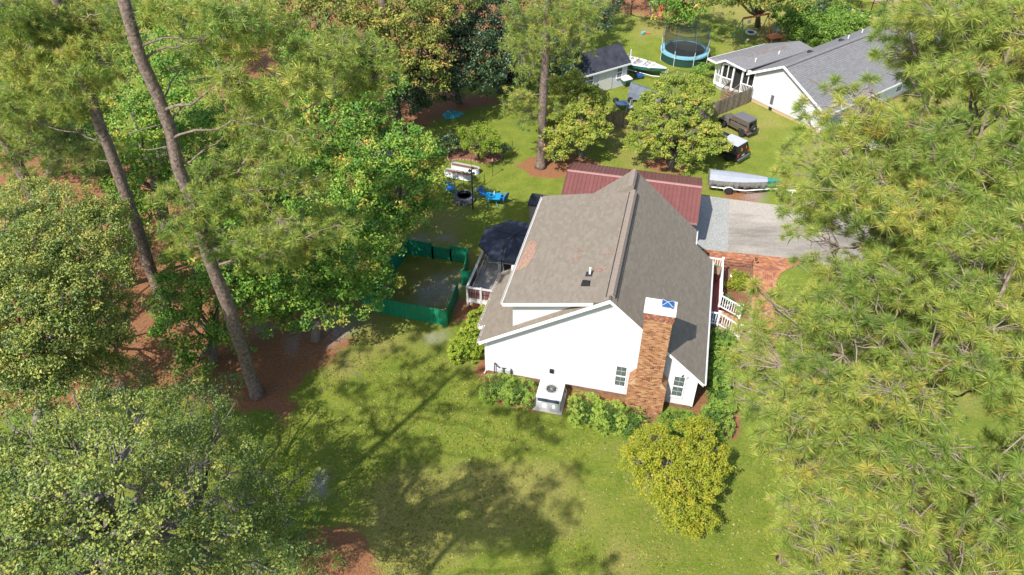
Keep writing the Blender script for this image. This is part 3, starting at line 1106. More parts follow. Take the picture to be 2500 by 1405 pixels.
# ---- windows
def window(parent, O, A, N, w, h, org, cols=2, rows=2, name='window', blind='curtain'):
    """double hung: O = lower left corner, A along the wall, N out of it"""
    O, A, N = Vector(O), Vector(A), Vector(N)
    Z = Vector((0, 0, 1))

    def bx(mb, a0, a1, z0, z1, n0, n1):
        c = [O + A * a + Z * z + N * n for z in (z0, z1) for a, n in ((a0, n0), (a1, n0), (a1, n1), (a0, n1))]
        mb.add(c, [(0, 3, 2, 1), (4, 5, 6, 7), (0, 1, 5, 4), (1, 2, 6, 5), (2, 3, 7, 6), (3, 0, 4, 7)])
    fr = MB()
    t = 0.05
    bx(fr, -t, 0, -t, h + t, 0, 0.045)
    bx(fr, w, w + t, -t, h + t, 0, 0.045)
    bx(fr, 0, w, h, h + t, 0, 0.05)
    bx(fr, -t - .02, w + t + .02, -t - .03, 0, 0, 0.07)
    bx(fr, 0, w, h / 2 - 0.03, h / 2 + 0.03, 0.0, 0.038)
    f = fr.build(name, M['white_trim'], parent, org)
    mu = MB()
    for s in (0, 1):
        z0 = s * h / 2 + (0.03 if s else 0.0)
        z1 = (s + 1) * h / 2 - (0.0 if s else 0.03)
        for i in range(1, cols):
            x = w * i / cols
            bx(mu, x - 0.007, x + 0.007, z0, z1, 0.012, 0.03)
        for i in range(1, rows):
            z = z0 + (z1 - z0) * i / rows
            bx(mu, 0, w, z - 0.007, z + 0.007, 0.013, 0.029)
    mu.build('glazing_bar', M['grey_panel'], f)
    f.children[-1].location = (0, 0, 0)
    mu_o = f.children[-1]
    for v in mu_o.data.vertices:
        v.co = (v.co[0] - org[0], v.co[1] - org[1], v.co[2] - org[2])
    for s in (0, 1):
        for i in range(cols):
            for j in range(rows):
                g = MB()
                z0 = s * h / 2 + j * h / 2 / rows
                bx(g, w * i / cols + .012, w * (i + 1) / cols - .012, z0 + .012, z0 + h / 2 / rows - .012, 0.004, 0.010)
                g.build('pane', M['glass'], f, org)
    cu = MB()
    for k in range(7):
        a = w * (0.08 + 0.84 * k / 7)
        bx(cu, a, a + w * 0.07, 0.03, h - 0.03, 0.0101, 0.0115 + 0.002 * (k % 2))
    cu.build('curtain', M['curtain'], f, org)
    return f


window(wall_o, (-1.10, 27.073, 0.86), (1, 0, 0), (0, -1, 0), 0.50, 1.42, HO)
window(wall_o, (1.80, 27.073, 0.84), (1, 0, 0), (0, -1, 0), 0.50, 1.42, HO)

# ---- chimney
ch = MB()
CL, CR, CF, CB = -0.10, 1.17, 26.30, 27.05
ch.box(CL, CF, 1.95, CR, CB + 0.0, 6.75)
ch.box(-0.42, CF, 0, 1.46, CB, 1.95)
chim = ch.build('chimney', M['mortar'], house, HO)
bp_ = []
BR = (0.203, 0.068, 0.010, 0.008, 0.008)
bp_ += tabs((CL, CF, 1.95), (1, 0, 0), (0, 0, 1), (0, -1, 0), [(0, 0.35), (CR - CL, 0.35), (CR - CL, 4.35), (0, 4.35)], *BR, 0.5)
bp_ += tabs((-0.42, CF, 0), (1, 0, 0), (0, 0, 1), (0, -1, 0), [(0, 0), (1.88, 0), (1.88, 1.95), (0, 1.95)], *BR, 0.5)
bp_ += tabs((CL, CF, 1.95), (1, 0, 0), (0, 0, 1), (0, -1, 0), [(0, 0), (CR - CL, 0), (CR - CL, 0.35), (0, 0.35)], *BR, 0.5)
for (u, n, z0, z1) in ((CR, 1, 1.95, 6.3), (1.46, 1, 0, 1.95), (CL, -1, 1.95, 6.3), (-0.42, -1, 0, 1.95)):
    bp_ += tabs((u, CF, 0), (0, 1, 0), (0, 0, 1), (n, 0, 0), [(0, z0), (CB - CF, z0), (CB - CF, z1), (0, z1)], *BR, 0.5)
bp_ = [(v, f, max(0, min(1, t ** 0.8))) for v, f, t in bp_]
lay('brickwork', bp_, M['brick'], chim, HO)
# sloped shoulders
for u0, u1, s in ((CL, -0.42, -1), (CR, 1.46, 1)):
    mb = MB()
    mb.extrude([(u0, CF, 2.35), (u1, CF, 1.95), (u0, CF, 1.95)], (0, CB - CF, 0))
    sho = mb.build('shoulder', M['mortar'], chim, HO)
    ln = math.hypot(u1 - u0, 0.4)
    B = Vector((u1 - u0, 0, -0.4)).normalized()
    N = Vector((0.4 * s, 0, abs(u1 - u0))).normalized()
    lay('shoulder_bricks', tabs((u0, CF, 2.35), (0, 1, 0), B, N, [(0, 0), (CB - CF, 0), (CB - CF, ln), (0, ln)], 0.1, 0.203, 0.01, 0.012, 0.012, 0.0, tmin=.4), M['brick'], chim, HO)
# flared dark red courses under the cap
fl = MB()
fl.box(CL - 0.03, CF - 0.03, 6.36, CR + 0.03, CB + 0.03, 6.50)
fl.box(CL - 0.06, CF - 0.06, 6.50, CR + 0.06, CB + 0.06, 6.82)
fl.build('flared_courses', M['mortar'], chim, HO)
fb = []
for (d, z0, z1) in ((0.03, 6.36, 6.50), (0.06, 6.50, 6.82)):
    fb += tabs((CL - d, CF - d, z0), (1, 0, 0), (0, 0, 1), (0, -1, 0), [(0, 0), (CR - CL + 2 * d, 0), (CR - CL + 2 * d, z1 - z0), (0, z1 - z0)], 0.1, 0.068, 0.012, 0.009, 0.009, 0.5)
    for (u, nn) in ((CR + d, 1), (CL - d, -1)):
        fb += tabs((u, CF - d, z0), (0, 1, 0), (0, 0, 1), (nn, 0, 0), [(0, 0), (CB - CF + 2 * d, 0), (CB - CF + 2 * d, z1 - z0), (0, z1 - z0)], 0.1, 0.068, 0.012, 0.009, 0.009, 0.5)
M['dark_red_brick'] = ramp_mat('dark_red_brick', [(0, (0.16, 0.05, 0.035)), (0.75, (0.30, 0.10, 0.055)), (1, (0.45, 0.26, 0.17))], 0.9, 40, 0.2, 0.004)
lay('flared_bricks', fb, M['dark_red_brick'], chim, HO)
mb = MB()
mb.box(CL - 0.09, CF - 0.09, 6.82, CR + 0.09, CB + 0.12, 6.95)
mb.build('cap_slab', M['white_trim'], chim, HO, bevel=0.012)
mb = MB()
fu, fv = 0.82, 26.72
mb.box(fu - 0.20, fv - 0.17, 6.95, fu + 0.20, fv + 0.17, 7.12)
mb.build('flue', M['galv'], chim, HO)
mb = MB()
a, b = 0.26, 0.235
mb.box(fu - a, fv - b, 7.12, fu + a, fv + b, 7.17)
mb.add([(fu - a, fv - b, 7.17), (fu + a, fv - b, 7.17), (fu + a, fv + b, 7.17), (fu - a, fv + b, 7.17), (fu, fv, 7.25)], [(0, 1, 4), (1, 2, 4), (2, 3, 4), (3, 0, 4)])
fc = mb.build('flue_cap', M['blue_cap'], chim, HO)
mb = MB()
for sx, sy in ((-1, -1), (1, -1), (1, 1), (-1, 1)):
    mb.beam((fu + sx * a, fv + sy * b, 7.175), (fu, fv, 7.258), 0.02, 0.01)
mb.build('cap_seam', M['white_metal'], fc, HO)

# ---- wall fittings
mb = MB()
mb.box(-4.52, 26.99, 0.95, -4.30, 27.06, 1.22)
o = mb.build('speaker', M['black'], None, (-4.41, 27.03, 0.95), bevel=0.015)
o.location = W(-4.41, 27.03, 0.95)
o.rotation_euler = (0, 0, -HA)
tag(o, 'small dark box shaped fitting on the white wall above the cooling unit', 'wall fitting')
fx = thing('security_light', 'small twin floodlight with camera under the right rake of the white gable', 'security light', W(2.25, 27.05, 2.45), -HA)
mb = MB()
mb.box(-.05, -.03, -.04, .05, .02, .04)
mb.build('mount', M['white_trim'], fx)
for s in (-1, 1):
    mb = MB()
    mb.tube([(s * .03, -.02, 0), (s * .13, -.13, -.02)], [0.02, 0.045], 8)
    mb.build('lamp_head', M['black'] if s < 0 else M['white_trim'], fx)
gm = thing('gas_meter', 'grey gas meter with pipes at the left end of the white gable wall', 'gas meter', W(-7.15, 26.9, 0), -HA)
mb = MB()
mb.lathe((0.02, 0, 0.62), [(0.0, -0.14), (0.13, -0.12), (0.15, 0), (0.13, 0.12), (0.0, 0.14)], 14, axis='y')
mb.build('meter_body', M['galv'], gm, smooth='auto')
mb = MB()
mb.tube([(-.32, 0.1, 1.0), (-.25, 0, 1.02), (-.2, 0, 0.9), (-.1, 0, 0.85), (0, 0, 0.78)], 0.028, 6)
mb.tube([(0.1, 0, 0.8), (0.3, 0, 0.82), (0.5, 0, 0.75), (0.52, 0.02, 0.4)], 0.028, 6)
mb.tube([(-.32, 0.05, 1.0), (-.34, 0.02, 0.02)], 0.028, 6)
mb.build('pipe', M['dark_line'], gm)
mb = MB()
mb.box(0.28, -.1, 0.5, 0.56, 0.08, 0.82)
mb.build('regulator', M['galv'], gm, bevel=0.04)

# ------------------------------------------------------------------ packaged cooling unit
ac = thing('air_conditioner', 'pale grey packaged cooling unit with round top fan beside the gable wall', 'air conditioner', W(-4.22, 25.85, 0), -HA)
mb = MB()
mb.box(-.78, -.72, 0, .74, .78, .07)
mb.build('pad', M['concrete'], ac, bevel=0.01)
mb = MB()
mb.box(-.62, -.6, .10, .62, .62, 0.93)
body = mb.build('cabinet', M['grey_panel'], ac, bevel=0.015)
mb = MB()
mb.box(-.65, -.63, .93, .65, .65, 0.98)
mb.build('top_panel', M['white_metal'], ac, bevel=0.012)
mb = MB()
mb.lathe((.03, .05, .98), [(.33, 0), (.34, .03), (.30, .035), (.29, .012)], 28)
for k in range(5):
    mb.lathe((.03, .05, .995), [(.05 + .05 * k, 0), (.055 + .05 * k, .012), (.06 + .05 * k, 0)], 24)
for k in range(8):
    a = k * math.pi / 4
    mb.beam((.03, .05, 1.0), (.03 + .31 * math.cos(a), .05 + .31 * math.sin(a), 1.0), .012, .012)
mb.build('fan_guard', M['chrome'], ac)
mb = MB()
mb.cyl((.03, .05), .29, .981, .984, 24)
mb.build('fan_opening', M['black'], ac)
mb = MB()
for k in range(4):
    a = k * math.pi / 2 + .4
    c_, s_ = math.cos(a), math.sin(a)
    mb.poly([(.03 + c_ * .05 - s_ * .06, .05 + s_ * .05 + c_ * .06, .987), (.03 + c_ * .05 + s_ * .02, .05 + s_ * .05 - c_ * .02, .992), (.03 + c_ * .27 + s_ * .06, .05 + s_ * .27 - c_ * .06, .993), (.03 + c_ * .27 - s_ * .09, .05 + s_ * .27 + c_ * .09, .986)])
mb.build('fan_blade', M['galv'], ac)
mb = MB()
mb.box(-.55, -.625, .70, .56, -.59, .91)
ve = mb.build('vent_band', M['slate_vent'], ac)
mb = MB()
for k in range(7):
    mb.box(-.54, -.632, .715 + k * .027, .55, -.624, .722 + k * .027)
mb.build('louvre', M['dark_line'], ve)
mb = MB()
for a, b in ((-.3, -.08), (.22, .36)):
    mb.box(a, -.612, .25, b, -.600, .52)
mb.box(-.55, -.612, .60, -.35, -.60, .615)
mb.build('rating_plate', M['white_trim'], ac)
mb = MB()
mb.tube([(.62, .5, .85), (.75, .45, .6), (.72, .3, .2), (.68, .5, .05)], .02, 6)
mb.tube([(-.62, -.3, .55), (-.85, -.35, .55), (-.86, -.5, .1)], .02, 6)
mb.build('conduit', M['white_metal'], ac)

# ------------------------------------------------------------------ front porch, steps, railings
PO = (3.5, 36.0, 0)
porch = thing('front_porch', 'red painted front porch deck with white railing on the right side of the house', 'porch', frame(PO), -HA)
mb = MB()
mb.box(2.9, 33.1, 0, 3.98, 38.1, 0.62)
mb.build('porch_base', M['brown_wood'], porch, PO)
mb = MB()
k = 0
u = 2.9
while u < 3.98:
    pm = MB()
    pm.box(u + .004, 34.3 if u > 0 else 0, .62, min(u + .135, 3.98), 38.15, .66, rnd.random())
    pm.build('porch_board', M['deck_red'], porch, PO)
    u += .14
mb = MB()
mb.box(2.9, 33.1, .62, 3.98, 34.29, .655)
mb.build('slate_mat', M['slate_vent'], porch, PO)


def railing(parent, a, b, org, h=0.88, posts=(True, True), mat='white_trim', base_off=0.1, n=None, top_w=.09, name='railing'):
    """sloped or level balustrade between two foot points"""
    a, b = Vector(a), Vector(b)
    z = Vector((0, 0, 1))
    r = MB().beam(a + z * h, b + z * h, top_w, .05).build(name, M[mat], parent, org)
    MB().beam(a + z * base_off, b + z * base_off, .05, .06).build('bottom_rail', M[mat], r, org).location = (0, 0, 0)
    L_ = (b - a).length
    n = n or max(2, int(L_ / 0.135))
    for i in range(1, n):
        p = a.lerp(b, i / n)
        MB().beam(p + z * (base_off + .02), p + z * (h - .02), .038, .038, (1, 0, 0)).build('baluster', M[mat], r, org)
    for f, q in zip(posts, (a, b)):
        if f:
            pm = MB()
            pm.beam(q - z * 0.02, q + z * (h + .12), .11, .11, (1, 0, 0))
            pm.beam(q + z * (h + .12), q + z * (h + .16), .15, .15, (1, 0, 0))
            pm.build('post', M[mat], r, org)
    return r


railing(porch, (3.95, 34.75, .66), (3.95, 38.1, .66), PO)
railing(porch, (2.95, 38.12, .66), (3.95, 38.12, .66), PO, posts=(False, False))
railing(porch, (3.0, 33.12, .66), (3.90, 33.12, .66), PO, posts=(False, True))
railing(porch, (3.98, 34.70, .66), (5.22, 34.75, .02), PO, posts=(False, True), n=9)
railing(porch, (3.98, 33.10, .66), (5.22, 33.0, .02), PO, posts=(False, True), n=9)
for k in range(4):
    mb = MB()
    mb.box(3.98 + k * .3, 33.2, 0, 4.28 + k * .3, 34.6, .50 - k * .13)
    s = mb.build('step', M['mortar'], porch, PO)
    lay('step_bricks', tabs((3.98 + k * .3, 33.2, .50 - k * .13), (0, 1, 0), (1, 0, 0), (0, 0, 1), [(0, 0), (1.4, 0), (1.4, .3), (0, .3)], .2, .1, .012, .01, .01, .5, tmin=.4), M['brick'], s, PO)
# wooden chest with a pitched lid
cb = thing('wooden_chest', 'brown wooden box with a pitched plank lid at the far end of the red porch', 'chest', W(3.5, 37.35, .66), -HA - .25)
mb = MB()
mb.box(-.33, -.3, 0, .33, .3, .62)
mb.build('chest_body', M['deck_red'], cb, bevel=.01)
for s in (-1, 1):
    for k in range(3):
        mb = MB()
        a0, a1 = k * .14, k * .14 + .132
        mb.extrude([(-.4, s * a0, .92 - a0 * .65), (.4, s * a0, .92 - a0 * .65), (.4, s * a1, .92 - a1 * .65), (-.4, s * a1, .92 - a1 * .65)], (0, 0, .03), rnd.random())
        mb.build('lid_plank', M['brown_wood'], cb)
mb = MB()
mb.extrude([(-.32, -.3, .62), (-.32, .3, .62), (-.32, 0, .9)], (.64, 0, 0))
mb.build('gable_end', M['brown_wood'], cb)

# mulch bed beside the porch, its low wire fence and plants
bed = [(4.02, 34.85), (5.75, 34.85), (5.86, 39.62), (4.02, 39.62)]
o = slab('mulch_bed', uvp(bed), 0.05, M['mulch'])
tag(o, 'rectangular bed of red brown mulch between the white porch railing and brick patio', 'flower bed', kind='structure')
wf = thing('bed_fence', 'low dark wire fence around the mulch bed beside the brick patio', 'fence', W(5.8, 39.6, 0), -HA)
wl = [(4.1, 39.6), (5.86, 39.66), (5.80, 37.4), (5.74, 35.2)]
for i in range(3):
    a, b = wl[i], wl[i + 1]
    pn = MB()
    L_ = math.dist(a, b)
    k = int(L_ / .085)
    for j in range(k + 1):
        q = (a[0] + (b[0] - a[0]) * j / k, a[1] + (b[1] - a[1]) * j / k)
        pn.beam((q[0], q[1], 0.03), (q[0], q[1], .52), .012, .012, (1, 0, 0))
    for z in (.08, .28, .5):
        pn.beam((a[0], a[1], z), (b[0], b[1], z), .016, .016)
    pn.build('wire_panel', M['brown_wood'] if i else M['black'], wf, (5.8, 39.6, 0))
for q in wl:
    MB().beam((q[0], q[1], 0), (q[0], q[1], .62), .03, .03, (1, 0, 0)).build('fence_post', M['black'], wf, (5.8, 39.6, 0))
lp = thing('path_lantern', 'small black lantern on a stake at the corner of the mulch bed', 'lantern', W(5.95, 39.85, 0.03), 0)
MB().tube([(0, 0, 0), (0, 0, .6), (.08, 0, .72), (.16, 0, .68)], .016, 6).build('stake', M['black'], lp)
MB().lathe((.16, 0, .48), [(.05, 0), (.08, .14), (.1, .15), (.0, .24)], 8).build('lantern_head', M['black'], lp)
pb = thing('planter_bowl', 'white bowl planter with dark foliage on the mulch near the steps', 'planter', W(4.45, 35.6, .05), 0)
MB().lathe((0, 0, 0), [(.12, 0), (.2, .12), (.3, .26), (.32, .28), (.27, .27), (.2, .2), (.0, .2)], 18).build('bowl', M['white_trim'], pb, smooth='auto')
rk = MB()
rk.lathe((0, 0, 0), [(0, 0), (.16, .02), (.15, .08), (.0, .11)], 9)
o = rk.build('white_stone', M['white_trim'], None, loc=W(4.75, 38.55, .05))
tag(o, 'small white stone on the mulch near the yellow green shrub', 'stone')

# ------------------------------------------------------------------ maroon metal garage behind the house
GO = (-2.2, 42.0, 0)
gar = thing('garage', 'long low garage with maroon ribbed metal roof behind the house', 'garage', frame(GO), -HA)
GU0, GU1, GF, GR_, GB, ZF_, ZT, ZB = -6.6, 2.15, 40.25, 43.1, 45.6, 2.45, 3.35, 2.5
mb = MB()
mb.box(GU0 + .2, 45.2, 0, GU1 - .2, 45.35, 2.4)
mb.box(GU0 + .2, 40.5, 0, GU0 + .35, 45.2, 2.4)
mb.box(GU1 - .35, 40.5, 0, GU1 - .2, 45.2, 2.4)
mb.extrude([(GU1 - .3, 40.5, 2.4), (GU1 - .3, 45.2, 2.4), (GU1 - .3, GR_, 3.2)], (.1, 0, 0))
mb.extrude([(GU0 + .2, 40.5, 2.4), (GU0 + .2, 45.2, 2.4), (GU0 + .2, GR_, 3.2)], (.1, 0, 0))
mb.box(GU0 + .35, 40.5, 0, -2.4, 40.65, 2.35)
mb.build('wall', M['tan_panel'], gar, GO)
N_ = 34
for (va, vb, za, zb) in ((GF, GR_, ZF_, ZT), (GB, GR_, ZB, ZT)):
    for i in range(N_):
        a = GU0 + (GU1 - GU0) * i / N_
        b = GU0 + (GU1 - GU0) * (i + 1) / N_
        mb = MB()
        prof = [(a, 0), (a + .02, .03), (a + .045, .03), (a + .06, .004), (b, .004), (b, -.01), (a, -.01)]
        mb.loft([[(x, va, za + h) for x, h in prof], [(x, vb, zb + h) for x, h in prof]], rnd.random())
        mb.build('roof_panel', M['red_metal'], gar, GO)
mb = MB()
mb.loft([[(GU0 - .02, GR_ - .14, ZT - .01), (GU0 - .02, GR_, ZT + .05), (GU0 - .02, GR_ + .14, ZT - .01), (GU0 - .02, GR_, ZT + .02)],
         [(GU1 + .02, GR_ - .14, ZT - .01), (GU1 + .02, GR_, ZT + .05), (GU1 + .02, GR_ + .14, ZT - .01), (GU1 + .02, GR_, ZT + .02)]])
mb.build('ridge_cap', M['metal_edge'], gar, GO)
for side, u in (('l', GU0 - .03), ('r', GU1 + .01)):
    for va, vb, za, zb in ((GF, GR_, ZF_, ZT), (GB, GR_, ZB, ZT)):
        mb = MB()
        mb.beam((u, va, za), (u, vb, zb), .03, .09)
        mb.build('roof_edge', M['red_metal'], gar, GO)
mb = MB()
mb.box(GU0, GF - .03, ZF_ - .13, GU1, GF, ZF_ + .0)
mb.build('eave_trim', M['metal_edge'], gar, GO)
for u in (GU1 - .3, -0.2):
    MB().box(u - .06, GF + .2, 0, u + .06, GF + .32, ZF_ - .05).build('post', M['brown_wood'], gar, GO)

# ------------------------------------------------------------------ small resin shed beside the house
so = at(1291, 541)
sh_ = thing('storage_shed', 'small grey resin shed with a dark roof left of the house eave', 'shed', so, -HA)
mb = MB()
mb.box(0, 0, 0, 1.3, 1.2, 1.35)
mb.build('body', M['tan_panel'], sh_, bevel=.02)
for k in (0.08, .68):
    MB().box(k, -.025, .08, k + .54, -.005, 1.25).build('door', M['grey_panel'] if 0 else M['tan_panel'], sh_)
MB().box(.6, -.045, .6, .64, -.026, .8).build('handle', M['black'], sh_)
mb = MB()
mb.extrude([(-.08, -.1, 1.35), (-.08, 1.3, 1.35), (-.08, 1.3, 1.45), (-.08, .6, 1.62), (-.08, -.1, 1.45)], (1.46, 0, 0))
mb.build('roof', M['dark_shingle'], sh_)

# ------------------------------------------------------------------ rear deck
DO = (-8.5, 34.5, 0)
deck = thing('rear_deck', 'grey plank deck with white topped railing on the left side of the house', 'deck', frame(DO), -HA)
MB().box(-10.4, 32.05, .1, -6.5, 38.2, .58).build('deck_frame', M['white_worn'], deck, DO)
u = -10.42
while u < -6.55:
    MB().box(u + .004, 32.0, .58, u + .134, 38.2, .62, rnd.random()).build('deck_plank', M['deck_wood'], deck, DO)
    u += .14
# lattice skirt under the front edge
lt = MB()
for k in range(34):
    x = -10.4 + k * .1
    for d in (-1, 1):
        x2 = x + d * .42
        if -10.45 < x2 < -7:
            lt.beam((x, 32.02 - .006 * d, .05), (x2, 32.02 - .006 * d, .40), .03, .01, (0, 1, 0))
o = lt.build('lattice_skirt', M['lattice'], deck, DO)
o['kind'] = 'stuff'
MB().box(-10.45, 31.97, .42, -7.2, 32.0, .66).build('fascia_board', M['white_worn'], deck, DO)
MB().box(-9.35, 31.9, 0, -9.1, 32.0, .42).build('skirt_post', M['mortar'], deck, DO)


def infill(a, b, h0, h1, org, boards=True, along=(0, 1, 0)):
    a, b = Vector(a), Vector(b)
    L_ = (b - a).length
    d = (b - a).normalized()
    nrm = d.cross(Vector((0, 0, 1)))
    mb = MB()
    mb.beam(a + Vector((0, 0, h1)), b + Vector((0, 0, h1)), .14, .045)
    mb.beam(a + Vector((0, 0, h0)), b + Vector((0, 0, h0)), .06, .07)
    r = mb.build('rail', M['rail_shaded'], deck, org)
    k = int(L_ / .10)
    for i in range(1, k):
        p = a + d * (L_ * i / k)
        MB().beam(p + Vector((0, 0, h0)), p + Vector((0, 0, h1)), .018, .018, (1, 0, 0)).build('baluster', M['black'], r, org)
    MB().beam(a + Vector((0, 0, (h0 + h1) / 2)), b + Vector((0, 0, (h0 + h1) / 2)), .02, .02).build('middle_wire', M['black'], r, org)
    if boards:
        k = int(L_ / .14)
        for i in range(k):
            p = a + d * (L_ * (i + .5) / k) + nrm * boards
            MB().beam(p + Vector((0, 0, h0)), p + Vector((0, 0, h1 - .03)), .125, .02, tuple(nrm), rnd.random()).build('screen_board', M['pink_board'], r, org)
    return r


infill((-10.40, 32.0, .62), (-7.6, 32.0, .62), .08, .92, DO, -0.04)
infill((-10.42, 32.0, .62), (-10.42, 38.1, .62), .08, .92, DO, False)
for q in ((-10.42, 32.0), (-9.6, 32.0), (-10.42, 34.1), (-10.42, 36.1), (-10.42, 38.1)):
    mb = MB()
    mb.box(q[0] - .06, q[1] - .06, .1, q[0] + .06, q[1] + .06, 1.62)
    mb.build('railing_post', M['rail_shaded'], deck, DO)
# wrought wire panels standing just inside the railing
tp = thing('wire_trellis', 'low black wrought wire panels standing on the deck behind the front railing', 'trellis', frame((-9.2, 32.5, .62)), -HA)
for (x0, x1, y) in ((-10.2, -9.3, 32.55), (-9.25, -8.3, 32.45), (-8.25, -7.7, 32.55)):
    mb = MB()
    k = int((x1 - x0) / .12)
    for i in range(k + 1):
        x = x0 + (x1 - x0) * i / k
        mb.beam((x, y, .62), (x, y, 1.12 + .05 * math.sin(i)), .012, .012, (1, 0, 0))
    mb.beam((x0, y, 1.0), (x1, y, 1.0), .014, .014)
    mb.beam((x0, y, .7), (x1, y, .7), .014, .014)
    mb.build('wire_panel', M['black'], tp, (-9.2, 32.5, .62))
MB().box(-7.72, 32.43, .62, -7.64, 32.51, 1.3).build('post', M['black'], tp, (-9.2, 32.5, .62))

# cantilever umbrella
uc = W(-8.45, 35.6, 0.62)
um = thing('patio_umbrella', 'large open navy blue patio umbrella with eight sides over the rear deck', 'umbrella', uc, -HA)
R_, hz = 2.2, 2.0
pts = [(R_ * math.cos(math.radians(22.5 + 45 * k)), R_ * math.sin(math.radians(22.5 + 45 * k)), hz) for k in range(8)]
apex = (0, 0, hz + .42)
mb = MB()
for k in range(8):
    a, b = Vector(pts[k]), Vector(pts[(k + 1) % 8])
    ap = Vector(apex)
    m_ = (a + b) / 2
    g1, g2 = a.lerp(ap, .5), b.lerp(ap, .5)
    gm_ = (g1 + g2) / 2 - Vector((0, 0, .035))
    mm = m_ * 1.0 + Vector((0, 0, -.015))
    a2, b2, m2 = a - Vector((0, 0, .12)), b - Vector((0, 0, .12)), mm - Vector((0, 0, .12))
    mb.add([a, mm, b, g1, gm_, g2, ap, a2, m2, b2], [(0, 1, 4, 3), (1, 2, 5, 4), (3, 4, 6), (4, 5, 6), (7, 8, 1, 0), (8, 9, 2, 1)])
mb.build('canopy', M['navy'], um)
for k in range(8):
    MB().beam((0, 0, hz + .46), (pts[k][0], pts[k][1], hz - .02), .03, .02).build('rib', M['black'], um)
mb = MB()
mb.tube([(-.25, -2.25, 0), (-.25, -2.25, hz + .25), (-.2, -1.9, hz + .75), (0, 0, hz + .62)], .035, 8)
mb.build('pole', M['black'], um)
mb = MB()
mb.box(-.6, -2.6, 0, .1, -1.9, .08)
mb.build('base', M['black'], um, bevel=.02)
mb = MB()
mb.tube([(-.25, -2.25, 1.2), (-.1, -1.4, hz + .66)], .02, 6)
mb.build('strut', M['black'], um)

# lounge chair, grill, tabletop grill on the deck
lc = thing('glider_chair', 'white framed glider with pale blue mesh seat beside the umbrella on the deck', 'chair', at(1206, 636, .62), -HA + .12)
mb = MB()
for s in (-.38, .38):
    mb.tube([(s, -.1, .05), (s, .1, .38), (s, .95, .45), (s, 1.35, 1.0)], .025, 6)
mb.tube([(-.38, -.1, .05), (-.25, -.28, .03), (.25, -.28, .03), (.38, -.1, .05)], .025, 6)
mb.tube([(-.38, .1, .38), (.38, .1, .38)], .025, 6)
mb.tube([(-.38, 1.35, 1.0), (.38, 1.35, 1.0)], .025, 6)
mb.tube([(-.38, .5, .42), (.38, .5, .42)], .02, 6)
mb.build('frame', M['white_trim'], lc)
mb = MB()
mb.extrude([(-.36, .1, .39), (.36, .1, .39), (.36, .95, .44), (-.36, .95, .44)], (0, 0, .02))
mb.build('seat', M['lounge_blue'], lc)
mb = MB()
mb.extrude([(-.36, .95, .46), (.36, .95, .46), (.36, 1.32, .98), (-.36, 1.32, .98)], (0, -.02, .02))
mb.build('backrest', M['lounge_blue'], lc)
gr = thing('deck_grill', 'wide pale grey grill cabinet under the edge of the navy umbrella', 'grill', at(1238, 668, .62), -HA)
MB().box(-.6, 0, .02, -.2, .5, .75).build('cabinet', M['grey_panel'], gr, bevel=.01)
MB().box(-.15, 0, .02, .75, .5, .75).build('cart', M['black'], gr, bevel=.01)
MB().box(-.65, -.05, .75, .8, .55, .80).build('side_shelf', M['white_metal'], gr, bevel=.01)
mb = MB()
mb.loft([[(x, .0, .8), (x, .0, .95), (x, .12, 1.08), (x, .38, 1.08), (x, .5, .95), (x, .5, .8)] for x in (-.1, .7)])
mb.build('lid', M['grey_panel'], gr, bevel=.02)
MB().tube([(-.05, -.05, .93), (.65, -.05, .93)], .015, 6).build('handle', M['chrome'], gr)
tr_ = thing('tricycle', 'small toy tricycle with pale seat on the sunlit deck planks', 'toy', at(1222, 703, .62), .6)
mb = MB()
for x, y, r in ((-.25, 0, .15), (.25, .14, .1), (.25, -.14, .1)):
    mb.lathe((x, y - .02, r), [(r * .3, 0), (r, 0), (r, .04), (r * .3, .04)], 14, axis='y')
mb.build('wheels', M['rubber'], tr_)
for i, q in enumerate(((-.25, 0, .15), (.25, .14, .1), (.25, -.14, .1))):
    pass
MB().tube([(-.25, 0, .15), (-.2, 0, .42), (.25, 0, .12)], .02, 6).tube([(-.22, -.16, .45), (-.22, .16, .45)], .015, 6).build('frame', M['black'], tr_)
MB().obox((.12, 0, .26), (.2, .16, .05)).build('seat', M['plastic_white'], tr_, bevel=.015)

# ------------------------------------------------------------------ green picket enclosure
def pt(px, py, z=0):
    return at(px, py, z)


gf = thing('green_fence', 'green painted board fence enclosing a square dog run beside the deck', 'fence', pt(1091, 797), 0)
fo = pt(1091, 797)


def board_run(a, b, h, parent, org, mat='green_paint', w=.14, gap=.012, side=1, rails=True, pointed=False, piece='fence_board', hvar=0.0, t=.022):
    a, b = Vector(a), Vector(b)
    a.z = b.z = 0
    L_ = (b - a).length
    d = (b - a) / L_
    nn = Vector((-d.y, d.x, 0)) * side
    k = max(1, round(L_ / w))
    ww = L_ / k
    for i in range(k):
        p = a + d * ((i + .5) * ww)
        hh = h + rnd.uniform(-hvar, hvar)
        mb = MB()
        x = ww / 2 - gap / 2
        if pointed:
            pr = [(-x, .03), (x, .03), (x, hh - .07), (x * .4, hh), (-x * .4, hh), (-x, hh - .07)]
        else:
            pr = [(-x, .03), (x, .03), (x, hh), (-x, hh)]
        mb.extrude([p + d * q + Vector((0, 0, z)) for q, z in pr], nn * t, rnd.random())
        mb.build(piece, M[mat], parent, org)
    if rails:
        for z in (.18, h - .12):
            MB().beam(a + nn * (-.025) + Vector((0, 0, z)), b + nn * (-.025) + Vector((0, 0, z)), .045, .08).build('rail', M[mat], parent, org)
        m = max(1, round(L_ / 1.9))
        for i in range(m + 1):
            p = a.lerp(b, i / m) + nn * (-.05)
            MB().beam(p, p + Vector((0, 0, h + .02)), .085, .085, (1, 0, 0)).build('post', M[mat], parent, org)


